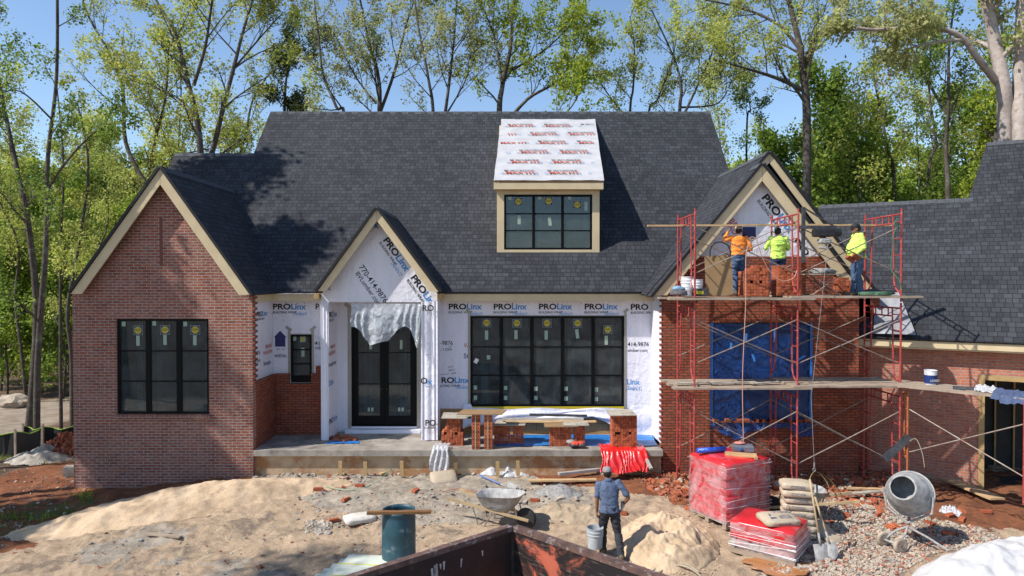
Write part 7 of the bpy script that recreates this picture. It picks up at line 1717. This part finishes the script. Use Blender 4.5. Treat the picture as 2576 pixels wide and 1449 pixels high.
o = MB(); o.lathe([(.075 * s1, -.02), (.07 * s1, .03), (.066 * s1, .03), (.07 * s1, -.02)], 18, None, Vector((0, .0, 1.505)) * s1); o.build("neck_towel", flat("towel", (.6, .58, .56), .9), a, local=True)
w2x = P(1957, 650, 15.72).x
b_ = person((w2x, 15.72, PT), R(-2), "bricklayer in a lime shirt with dark lettering on the back", dict(el=[(-.30, .02, 1.20), (.27, .03, 1.20)], wr=[(-.22, .24, 1.22), (.22, .25, 1.2)], hdir=[(.3, 1, 0), (-.3, 1, 0)], hn=[(0, 0, -1), (0, 0, -1)], hd=(0, .05, 1.62)), 1.58 / 1.76, M_hiv, M_denimd, None, None, curl=(.7, .7), extra=words([("Construction", -.125, 1.37, .042), ("Services", -.09, 1.32, .042), ("MASONRY WORK", -.09, 1.275, .022), ("770-272-1526", -.085, 1.24, .022)]))
w3x = P(2157, 650, 15.1).x
c_ = person((w3x, 15.1, PT), R(86), "stout man in lime shirt and black cap in profile, holding bricks", dict(el=[(-.25, -.05, 1.19), (.25, -.05, 1.19)], wr=[(-.22, .12, .99), (.22, .12, .99)], hdir=[(.1, .6, -.7), (-.1, .6, -.7)], hn=[(.9, 0, 0), (-.9, 0, 0)], an=[(-.09, -.03, .09), (.10, .05, .09)], hd=(0, .045, 1.625)), 1.62 / 1.79, M_hiv, M_denim, ('cap', M_capb), None, fat=.075, curl=(.8, .8), headpitch=R(-8))
fixvisor(c_)
hb = Vector((w3x, 15.1, PT)) + rotz(R(86)) @ Vector((-.16, .22, .90)) * .9
for k in range(2): o = MB(); o.obox((0, 0, 0), (.2, .06, .09)); br_ = o.build("brick", M_brick, None, local=True); br_.location = (w3x - .24 + .10 * k, 14.93 - .05 * k, PT + .80 + .045 * k); br_.rotation_euler = (.2, .5, .4); tag(br_, ["brick in the hand of the stout man, lower one", "brick in the hand of the stout man, upper one"][k], "brick", "bricks held by the stout man")
o = MB(); v, f = rbox(0, 0, 0, .06, .09, .16, .02); o.add(v, f); tp_ = o.build("tool_pouch", M_bag, c_, local=True); tp_.location = Vector((-.21, -.02, .93))
# ------------------------------------------------------------------ trees
def leafmat(name, ca, cb, cc):
    m, nt, b = newmat(name); g = nt.nodes.new("ShaderNodeNewGeometry"); r = ramp(nt, [(0, ca), (.5, cb), (1, cc)]); nt.links.new(g.outputs['Random Per Island'], r.inputs[0])
    n = noise(nt, .5, 3, .6); rr = ramp(nt, [(.35, (.7,) * 3), (.65, (1.25,) * 3)]); nt.links.new(n.outputs[0], rr.inputs[0]); out = mixc(nt, 1.0, r.outputs[0], rr.outputs[0], 'MULTIPLY')
    nt.links.new(out, b.inputs['Base Color']); b.inputs['Roughness'].default_value = .55; b.inputs['Specular IOR Level'].default_value = .3
    t = nt.nodes.new("ShaderNodeBsdfTranslucent"); nt.links.new(out, t.inputs[0]); mx = nt.nodes.new("ShaderNodeMixShader"); mx.inputs[0].default_value = .5
    nt.links.new(b.outputs[0], mx.inputs[1]); nt.links.new(t.outputs[0], mx.inputs[2]); nt.links.new(mx.outputs[0], nt.nodes["Material Output"].inputs['Surface']); return m
L_spring = leafmat("leaf_spring", (.58, .54, .16), (.48, .52, .11), (.34, .43, .07))
L_green = leafmat("leaf_green", (.32, .40, .06), (.21, .31, .045), (.12, .20, .035))
L_bright = leafmat("leaf_bright", (.48, .50, .06), (.34, .43, .045), (.18, .28, .03))
L_pale = leafmat("leaf_pale", (.50, .48, .22), (.42, .43, .16), (.30, .34, .11))
L_pine = leafmat("leaf_pine", (.10, .13, .035), (.06, .09, .025), (.14, .15, .05))
M_bark = pbr("bark_dark", (.05, .038, .03), (.10, .08, .065), rough=.95, scale=9, bmp=.9, c3=(.16, .17, .13), s3=2.5, t3=.6)
M_barkl = pbr("bark_light", (.34, .28, .24), (.46, .40, .36), rough=.95, scale=7, bmp=.9, c3=(.22, .15, .11), s3=3, t3=.62)
def leaves(centres, size, seed, droop=.3):
    rs = np.random.RandomState(seed); c = np.asarray(centres, float); n = len(c)
    u = rs.normal(size=(n, 3)); u /= np.linalg.norm(u, axis=1)[:, None]; w_ = rs.normal(size=(n, 3)); w_ -= (w_ * u).sum(1)[:, None] * u; w_ /= np.linalg.norm(w_, axis=1)[:, None]
    s = size * (.55 + .9 * rs.rand(n))[:, None]; a = c + u * s * .55; b = c - u * s * .55; d = w_ * s * .36
    v = np.stack([a, c + d, b, c - d], 1).reshape(-1, 3); f = np.arange(n * 4).reshape(-1, 4); return v, f
class Tree:
    def __init__(s, seed): s.r = random.Random(seed); s.seed = seed; s.w = MB(); s.tips = []
    def limb(s, pts, r0, r1, n=7):
        P_ = [Vector(p) for p in pts]; out = []; k = 5
        for i in range(len(P_) - 1):
            p0 = P_[max(i - 1, 0)]; p1 = P_[i]; p2 = P_[i + 1]; p3 = P_[min(i + 2, len(P_) - 1)]
            for j in range(k): t = j / k; out.append(.5 * ((2 * p1) + (p2 - p0) * t + (2 * p0 - 5 * p1 + 4 * p2 - p3) * t * t + (3 * p1 - p0 - 3 * p2 + p3) * t ** 3))
        out.append(P_[-1]); m = len(out); rr = [r0 + (r1 - r0) * (i / (m - 1)) for i in range(m)]; s.w.tube(out, rr, n, cap=False); return out, rr
    def sprout(s, line, rads, t0, cnt, L, level, maxl, up=.25, ang=(.5, 1.1), leafn=6, spread=.16, twigr=.55):
        r = s.r; m = len(line) - 1
        for i in range(cnt):
            t = t0 + (1 - t0) * ((i + r.random()) / cnt); k = min(int(t * m), m - 1); p = line[k].lerp(line[k + 1], t * m - k); d = (line[k + 1] - line[k]).normalized()
            ax = d.orthogonal().normalized(); ax.rotate(Matrix.Rotation(r.uniform(0, 6.283), 3, d)); nd = d.copy(); nd.rotate(Matrix.Rotation(r.uniform(*ang), 3, ax)); nd = (nd + Vector((0, 0, up * r.uniform(.3, 1.3)))).normalized()
            ll = L * r.uniform(.6, 1.15) * (1.15 - .55 * t); rb = max(rads[k] * twigr * r.uniform(.6, 1), .006); seg = 4 if level < maxl else 2; pts = [p]; q = p.copy(); dd = nd.copy()
            for j in range(seg): dd = (dd + Vector((r.uniform(-1, 1), r.uniform(-1, 1), r.uniform(-.5, 1))) * .20).normalized(); q = q + dd * ll / seg; pts.append(q.copy())
            rr = [rb * (1 - .75 * j / seg) for j in range(seg + 1)]; s.w.tube(pts, rr, 5 if level == 1 else 3, cap=False)
            if level < maxl: s.sprout(pts, rr, .2, max(3, int(cnt * .62)) if level > 1 else r.randint(7, 9), ll * .5, level + 1, maxl, up * .7, ang, leafn, spread)
            if level >= maxl - 1:
                for j in range(leafn if level == maxl else leafn // 2):
                    t_ = r.uniform(.3, 1.05); i_ = min(int(t_ * seg), seg - 1); c = pts[i_].lerp(pts[i_ + 1], min(t_ * seg - i_, 1.1)); s.tips.append((c.x + r.gauss(0, spread), c.y + r.gauss(0, spread), c.z + r.gauss(0, spread)))
    def build(s, name, label, cat, loc, bark, leaf, size, group=None, keep=1.0):
        e = empty(name, loc, label, cat, group); s.w.build("trunk", bark, e, smooth=True)
        rs = np.random.RandomState(s.seed); c = np.array(s.tips)
        if keep < 1: c = c[rs.rand(len(c)) < keep]
        v, f = leaves(c - np.array(loc), size, s.seed); me = bpy.data.meshes.new("crown"); me.from_pydata(v.tolist(), [], f.tolist()); me.materials.append(leaf); o = bpy.data.objects.new("crown", me); COL.objects.link(o); o.parent = e; return e
def gz_at(x, y): return float(gh(x, y, False))
def hero(seed, Y, base_px, limbs, label, name="oak_tree", bark=None, leaf=None, size=.095, cnt=9, L=2.7, maxl=3, t0=.25, leafn=7, base_py=None, group=None, keep=1.0, spread=.11):
    """limbs: list of (r0, r1, [(px, py, dY)...]) measured on the photo, set at the tree's own distance"""
    T = Tree(seed); bx = P(base_px, 700, Y).x; bz = gz_at(bx, Y); first = True; r = random.Random(seed)
    for (r0, r1, pts) in limbs:
        if bark is None: r0 *= .58; r1 *= .6
        q = [P(a + r.uniform(-9, 9) * (k_ > 0), b, Y + c + r.uniform(-.25, .25) * (k_ > 0)) for k_, (a, b, c) in enumerate(pts)]
        if first: q = [Vector((bx, Y, bz - .1))] + q; first = False
        line, rr = T.limb(q, r0, r1); T.sprout(line, rr, t0, cnt, L, 1, maxl, leafn=leafn, spread=spread)
    return T.build(name, label, "tree", (bx, Y, bz), bark or M_bark, leaf or L_spring, size, group, keep)
# left wood, near the camera side
hero(1, 23.5, 88, [(.20, .07, [(95, 900, 0), (110, 620, 0), (120, 400, .3), (140, 180, .5), (150, -150, .6)]), (.08, .03, [(118, 480, .2), (160, 410, -.5), (230, 340, -1.5), (285, 310, -2)]), (.06, .02, [(130, 300, 0), (60, 230, -.6), (-20, 240, -1)])], "slim leaning tree nearest the left edge of the gable, dark trunk", cnt=7, leaf=L_green, L=2.0)
hero(2, 25.5, 66, [(.24, .08, [(92, 800, 0), (78, 560, 0), (40, 440, 0), (5, 260, .5), (-30, 60, 1)])], "crooked dark tree at the far left edge beside the path", cnt=8, leaf=L_green)
hero(3, 28, 150, [(.13, .04, [(152, 850, 0), (155, 600, 0), (158, 420, 0), (150, 200, .5)])], "thin straight tree left of the gable with few leaves", cnt=8, L=1.6)
hero(4, 27, 178, [(.17, .05, [(180, 900, 0), (172, 780, 0), (205, 620, 0), (215, 420, 0), (190, 260, .4)]), (.05, .02, [(180, 790, 0), (230, 690, -1), (290, 640, -1.5)])], "grey forked tree right behind the silt fence", cnt=8, L=1.8)
hero(5, 29, 368, [(.27, .20, [(368, 560, 0), (370, 468, 0)]), (.17, .05, [(370, 470, 0), (325, 360, .4), (300, 220, .6), (265, 130, 1), (215, 20, 1.4), (190, -120, 1.6)]), (.14, .05, [(372, 460, 0), (395, 350, -.4), (412, 240, -.8), (420, 100, -1)]), (.10, .03, [(375, 470, 0), (430, 405, .5), (500, 380, .9), (560, 370, 1)])], "tall V-forked tree above the left brick gable", cnt=9)
hero(6, 27, 508, [(.27, .05, [(506, 500, 0), (500, 330, 0), (480, 200, 0), (440, 80, .4), (395, 0, .8), (350, -120, 1)]), (.13, .04, [(487, 215, 0), (515, 120, -.5), (540, 0, -.9), (550, -100, -1)]), (.09, .03, [(495, 290, 0), (430, 240, .8), (340, 200, 1.4), (260, 150, 1.8)])], "tall twin tree over the left gable ridge, left stem leaning left", cnt=10)
hero(7, 27.5, 522, [(.25, .05, [(522, 500, 0), (545, 330, 0), (590, 160, 0), (625, 60, .3), (665, -60, .5)]), (.08, .03, [(590, 170, 0), (660, 90, .6), (720, 30, .9)])], "tall twin tree over the left gable ridge, right stem leaning right", cnt=10)
hero(8, 33, 718, [(.20, .05, [(718, 450, 0), (722, 300, 0), (730, 180, 0), (735, 120, .2)])], "dark pine rising behind the low back roof", "pine_tree", leaf=L_pine, cnt=14, L=2.3, size=.10, leafn=16)
hero(9, 32, 598, [(.15, .04, [(600, 470, 0), (625, 340, 0), (650, 240, .2), (700, 150, .3)])], "leaning slender tree left of the pine", cnt=8)
hero(10, 31, 872, [(.16, .05, [(870, 340, 0), (845, 270, 0), (808, 190, 0), (800, 100, .3), (790, 0, .4)])], "curved thin tree rising behind the left end of the main ridge", cnt=8, leaf=L_pale)
hero(11, 33, 955, [(.26, .05, [(955, 340, 0), (945, 200, 0), (925, 90, 0), (900, -60, 0)]), (.16, .04, [(950, 300, 0), (1000, 180, .6), (1030, 60, 1), (1060, -60, 1)]), (.10, .03, [(946, 260, 0), (890, 190, .7), (850, 90, 1.2)])], "pale-leaved tree with three stems behind the main ridge, left part", leaf=L_pale, cnt=10, size=.11)
hero(12, 31, 1110, [(.17, .04, [(1093, 345, 0), (1075, 200, 0), (1060, 60, .2), (1040, -60, .3)]), (.15, .04, [(1112, 345, 0), (1130, 200, 0), (1150, 80, 0), (1160, -80, 0)]), (.08, .03, [(1115, 300, 0), (1170, 220, .5), (1200, 140, .8)])], "two-stemmed tree behind the main ridge, left of its middle", leaf=L_pale, cnt=10)
hero(13, 30, 1255, [(.27, .05, [(1255, 345, 0), (1260, 220, 0), (1290, 120, 0), (1300, 0, .2), (1330, -120, .4)]), (.16, .04, [(1258, 330, 0), (1330, 250, -.5), (1400, 200, -.9), (1470, 110, -1.3)]), (.12, .04, [(1262, 210, 0), (1240, 100, .5), (1200, 0, .8)]), (.11, .03, [(1290, 175, 0), (1370, 130, .4), (1440, 60, .6)]), (.09, .03, [(1325, 345, 0), (1380, 320, -.6), (1440, 270, -1), (1460, 210, -1.1)])], "broad bright-leaved tree behind the ridge left of the dormer", leaf=L_bright, cnt=10, size=.115)
hero(14, 32, 1580, [(.13, .04, [(1583, 340, 0), (1590, 220, 0), (1600, 120, 0), (1580, 40, 0)]), (.08, .025, [(1586, 310, 0), (1520, 220, .5), (1490, 150, .8)])], "slim yellowish tree directly above the dormer", cnt=10, L=2.0)
hero(15, 33, 1640, [(.12, .03, [(1628, 340, 0), (1650, 250, 0), (1680, 160, 0), (1700, 60, 0)])], "thin tree just right of the dormer top", cnt=9, L=1.9)
hero(16, 32, 1712, [(.19, .04, [(1708, 345, 0), (1715, 220, 0), (1690, 130, 0), (1640, 20, 0)]), (.12, .03, [(1715, 300, 0), (1760, 210, .3), (1790, 120, .5), (1800, 0, .6)]), (.09, .03, [(1714, 270, 0), (1800, 260, .7), (1850, 200, 1)])], "fan-branched yellow-green tree right of the dormer", cnt=10)
hero(17, 34, 1880, [(.11, .03, [(1878, 345, 0), (1880, 280, 0), (1870, 210, 0)])], "small green tree by the right end of the main ridge", leaf=L_green, cnt=8, L=1.4)
hero(18, 28, 2028, [(.33, .12, [(2030, 345, 0), (2025, 200, 0), (2010, 110, 0), (1985, 0, .2), (1970, -100, .3)]), (.17, .05, [(2026, 230, 0), (1960, 200, -.4), (1880, 175, -.8), (1800, 150, -1.2)]), (.14, .05, [(2010, 120, 0), (1960, 60, .5), (1860, 20, .9), (1780, 0, 1.2)]), (.16, .05, [(2020, 180, 0), (2070, 80, -.5), (2150, -20, -.9)])], "big thick-trunked tree behind the right end of the main roof", cnt=11, L=2.8, leaf=L_spring)
hero(19, 31, 2250, [(.16, .04, [(2250, 480, 0), (2235, 380, 0), (2215, 270, 0), (2200, 160, 0), (2215, 60, 0)])], "slender tree above the right gable peak, left one", cnt=10, L=1.9)
hero(20, 32, 2330, [(.15, .04, [(2335, 460, 0), (2350, 360, 0), (2345, 260, 0), (2330, 160, 0), (2360, 40, 0)])], "slender tree above the right gable peak, right one", cnt=10, L=1.9)
hero(21, 26, 2500, [(.27, .17, [(2500, 540, 0), (2505, 420, 0), (2512, 330, 0)]), (.14, .04, [(2512, 330, 0), (2520, 200, 0), (2530, 80, 0), (2490, -60, 0)]), (.13, .04, [(2512, 330, 0), (2580, 250, -.3), (2640, 120, -.6), (2700, -20, -1)]), (.08, .03, [(2505, 420, 0), (2570, 370, -.4), (2640, 310, -.8)])], "forked grey-barked tree above the low garage roof", leaf=L_bright, cnt=11, L=2.4, size=.11)
for T_ in (0,): pass
hero(22, 27, 2388 * 1.0, [(.20, .05, [(2385, 505, 0), (2388, 380, 0), (2392, 260, 0), (2385, 120, 0), (2400, -40, 0)]), (.10, .03, [(2390, 300, 0), (2340, 220, .5), (2290, 120, .8)])], "pair-stemmed tree above the garage ridge, darker left stem", leaf=L_green, cnt=11, L=2.3)
hero(23, 21.5, 2540, [(.26, .14, [(2530, 380, 0), (2520, 230, 0), (2500, 100, 0), (2480, 0, 0), (2470, -80, 0)]), (.12, .03, [(2515, 215, 0), (2470, 150, -.4), (2410, 90, -.8), (2330, 68, -1.1), (2200, 75, -1.4), (2120, 60, -1.6)]), (.06, .02, [(2425, 100, -.8), (2350, 105, -.9), (2260, 128, -1)])], "pale-barked tree with a long limb arching left over the garage", bark=M_barkl, leaf=L_pale, cnt=8, L=1.7, t0=.45, size=.11)
hero(24, 21, 2590, [(.24, .16, [(2568, 380, 0), (2572, 200, 0), (2580, 0, 0), (2580, -100, 0)])], "pale-barked trunk at the right edge of the frame", bark=M_barkl, cnt=5, L=1.6, t0=.7)
# procedural kinds for the wood all round
def generic(seed, H, trunk_r, crown_lo, L, cnt, leafn, lean=.04):
    T = Tree(seed); r = T.r; pts = [Vector((0, 0, -.2))]; x = y = 0
    for k in range(1, 7): x += r.gauss(0, lean * H / 6 * 1.5); y += r.gauss(0, lean * H / 6 * 1.5); pts.append(Vector((x, y, H * k / 6)))
    line, rr = T.limb(pts, trunk_r, trunk_r * .15, 8); T.sprout(line, rr, crown_lo, cnt, L, 1, 3, leafn=leafn, spread=.28, up=.3); return T
kinds = []
def addkind(T, name, bark, leaf, size, lab):
    e = T.build(name, lab, "tree", (0, 0, 0), bark, leaf, size); kinds.append(e); return e
k0 = addkind(generic(101, 17, .17, .22, 3.4, 20, 13), "oak_tree", M_bark, L_green, .19, ""); k1 = addkind(generic(102, 15, .14, .14, 3.2, 21, 13), "maple_tree", M_bark, L_bright, .19, "")
k2 = addkind(generic(103, 18, .15, .36, 3.0, 17, 11), "oak_tree", M_bark, L_spring, .16, ""); k3 = addkind(generic(104, 9, .08, .06, 2.4, 18, 12), "understory_tree", M_bark, L_green, .17, ""); k4 = addkind(generic(105, 8, .07, .05, 2.4, 18, 12), "understory_tree", M_bark, L_bright, .17, "")
used = set()
def copytree(src, loc, s, rz, label, group):
    if src.name not in used and src not in used: pass
    e = src.copy(); COL.objects.link(e); e.location = loc; e.scale = (s, s, s); e.rotation_euler = (0, 0, rz); tag(e, label, "tree", group)
    for ch in src.children: c = ch.copy(); COL.objects.link(c); c.parent = e
    return e
rt = random.Random(77)
def row(n, x0, x1, y0, y1, ks, label, group, s0=.8, s1=1.15):
    for i in range(n):
        x = x0 + (x1 - x0) * (i + rt.random()) / n; y = rt.uniform(y0, y1); copytree(rt.choice(ks), (x, y, gz_at(x, y) - .1), rt.uniform(s0, s1), rt.uniform(0, 6.3), label, group)
k6 = addkind(generic(107, 16, .085, .38, 1.9, 14, 7, .06), "slender_tree", M_bark, L_spring, .12, "")
# right: dense bright wood behind the garage
def wedge(n, a0, a1, y0, y1, ks, label, group, s0, s1):
    for i in range(n):
        y = rt.uniform(y0, y1); x = (a0 + (a1 - a0) * (i + rt.random()) / n) * y; copytree(rt.choice(ks), (x, y, gz_at(x, y) - .1), rt.uniform(s0, s1), rt.uniform(0, 6.3), label, group)
wedge(12, .30, .80, 31, 38, [k1, k1, k0], "leafy bright green tree in the wood behind the garage", "trees in the near wood at right", .62, .85)
wedge(15, .26, .80, 44, 58, [k1, k1, k2, k0], "tall green tree deeper in the wood behind the garage", "trees in the far wood at right", .72, .95)
wedge(12, .30, .80, 28, 34, [k4, k3, k4], "low bushy bright tree just behind the garage roof", "bushy trees behind the garage", .85, 1.15)
# left: darker mixed wood
wedge(7, -.82, -.40, 38, 48, [k2, k2, k1], "green tree in the wood left of the house", "trees in the near wood at left", .55, .75)
wedge(10, -.85, -.40, 52, 66, [k2, k1, k0], "tall tree deeper in the wood left of the house", "trees in the far wood at left", .75, 1.0)
wedge(10, -.80, -.55, 36, 44, [k3, k4, k3], "bushy low tree at the edge of the wood left of the house", "bushy trees left of the house", .7, 1.1)
wedge(9, -.80, -.55, 46, 60, [k3, k3, k4], "bushy low tree further back in the left wood", "bushy trees further back at left", 1.0, 1.4)
wedge(11, -.80, -.30, 30, 46, [k6], "slim dark-stemmed spring tree in the wood left of the house", "slim trees at left", .8, 1.15)
wedge(9, .28, .78, 29, 42, [k6], "slim dark-stemmed spring tree in the wood behind the garage", "slim trees at right", .8, 1.1)
# behind the house, low crowns showing over the ridge
row(10, -14, 15, 52, 66, [k2, k1], "distant tree whose crown shows just over the main ridge", "distant trees behind the ridge", .60, .76)
# tufts of grass in the clay at left
rg = np.random.RandomState(9); gp = []
for (px, py, sx_, sy_, n_) in ((60, 1150, 60, 10, 700), (215, 1252, 14, 8, 130), (212, 1208, 10, 8, 120), (225, 1300, 45, 9, 350), (60, 1305, 60, 10, 260)):
    cx_ = px + rg.normal(size=n_) * sx_; cy_ = py + rg.normal(size=n_) * sy_; ax_ = (cx_ - CX) / FPX; bx_ = -(cy_ - CY) / FPX; dx, dy, dz = ax_, cp - bx_ * sp_, sp_ + bx_ * cp; kk = 15 / dy
    for _ in range(16): kk = .5 * kk + .5 * (gh(dx * kk, dy * kk) - CAMZ) / dz
    gp.append(np.stack([dx * kk, dy * kk, gh(dx * kk, dy * kk)], 1))
gp = np.concatenate(gp); n_ = len(gp); hh = .05 + .09 * rg.rand(n_)[:, None]; lean = np.concatenate([rg.normal(size=(n_, 2)) * .4, np.ones((n_, 1))], 1) * hh; sd = np.concatenate([rg.normal(size=(n_, 2)) * .008, np.zeros((n_, 1))], 1)
v = np.stack([gp - sd, gp + sd, gp + lean], 1).reshape(-1, 3); f = np.arange(n_ * 3).reshape(-1, 3); me = bpy.data.meshes.new("grass"); me.from_pydata(v.tolist(), [], f.tolist()); me.materials.append(L_green); o = bpy.data.objects.new("grass", me); COL.objects.link(o); tag(o, "sparse grass tufts in the clay at left", "grass", kind='stuff')
# far wood as one mass
rs = np.random.RandomState(3); N = 26000
ang = rs.uniform(-1.0, 1.0, N); dist = rs.uniform(80, 120, N); x = np.tan(ang * .85) * dist; y = dist; hgt = 7 + 5 * np.array([float(v) for v in vnoise(x * .12, y * .12)]); z = 1.5 + rs.rand(N) ** .8 * hgt
v, f = leaves(np.stack([x, y, z], 1), .9, 5); me = bpy.data.meshes.new("distant_wood"); me.from_pydata(v.tolist(), [], f.tolist()); me.materials.append(L_green); o = bpy.data.objects.new("distant_wood", me); COL.objects.link(o); tag(o, "far wood closing the view behind all the trees", "wood", kind='stuff')
# trees outside the frame at left whose shade falls on the gable, roof and yard
k5 = addkind(generic(106, 18, .17, .60, 2.7, 22, 15), "oak_tree", M_bark, L_green, .22, "")
for i, (x, y, s, k, rz) in enumerate(((-15.0, 14.8, .86, k5, .3), (-18.6, 12.0, .85, k5, 2.0), (-15.8, 17.6, .92, k5, 4.0), (-15.6, 5.6, .85, k2, 5.0), (-21.5, 9.5, .9, k5, 1.0), (-20.5, 15.5, .9, k5, 5.2), (-17, 2.5, .9, k2, 2.6))):
    copytree(k, (x, y, gz_at(x, y)), s, rz, "tall spring tree standing left of the site, casting shade", "trees beside the yard at left")
for e in kinds:
    for ch in list(e.children): bpy.data.objects.remove(ch)
    bpy.data.objects.remove(e)
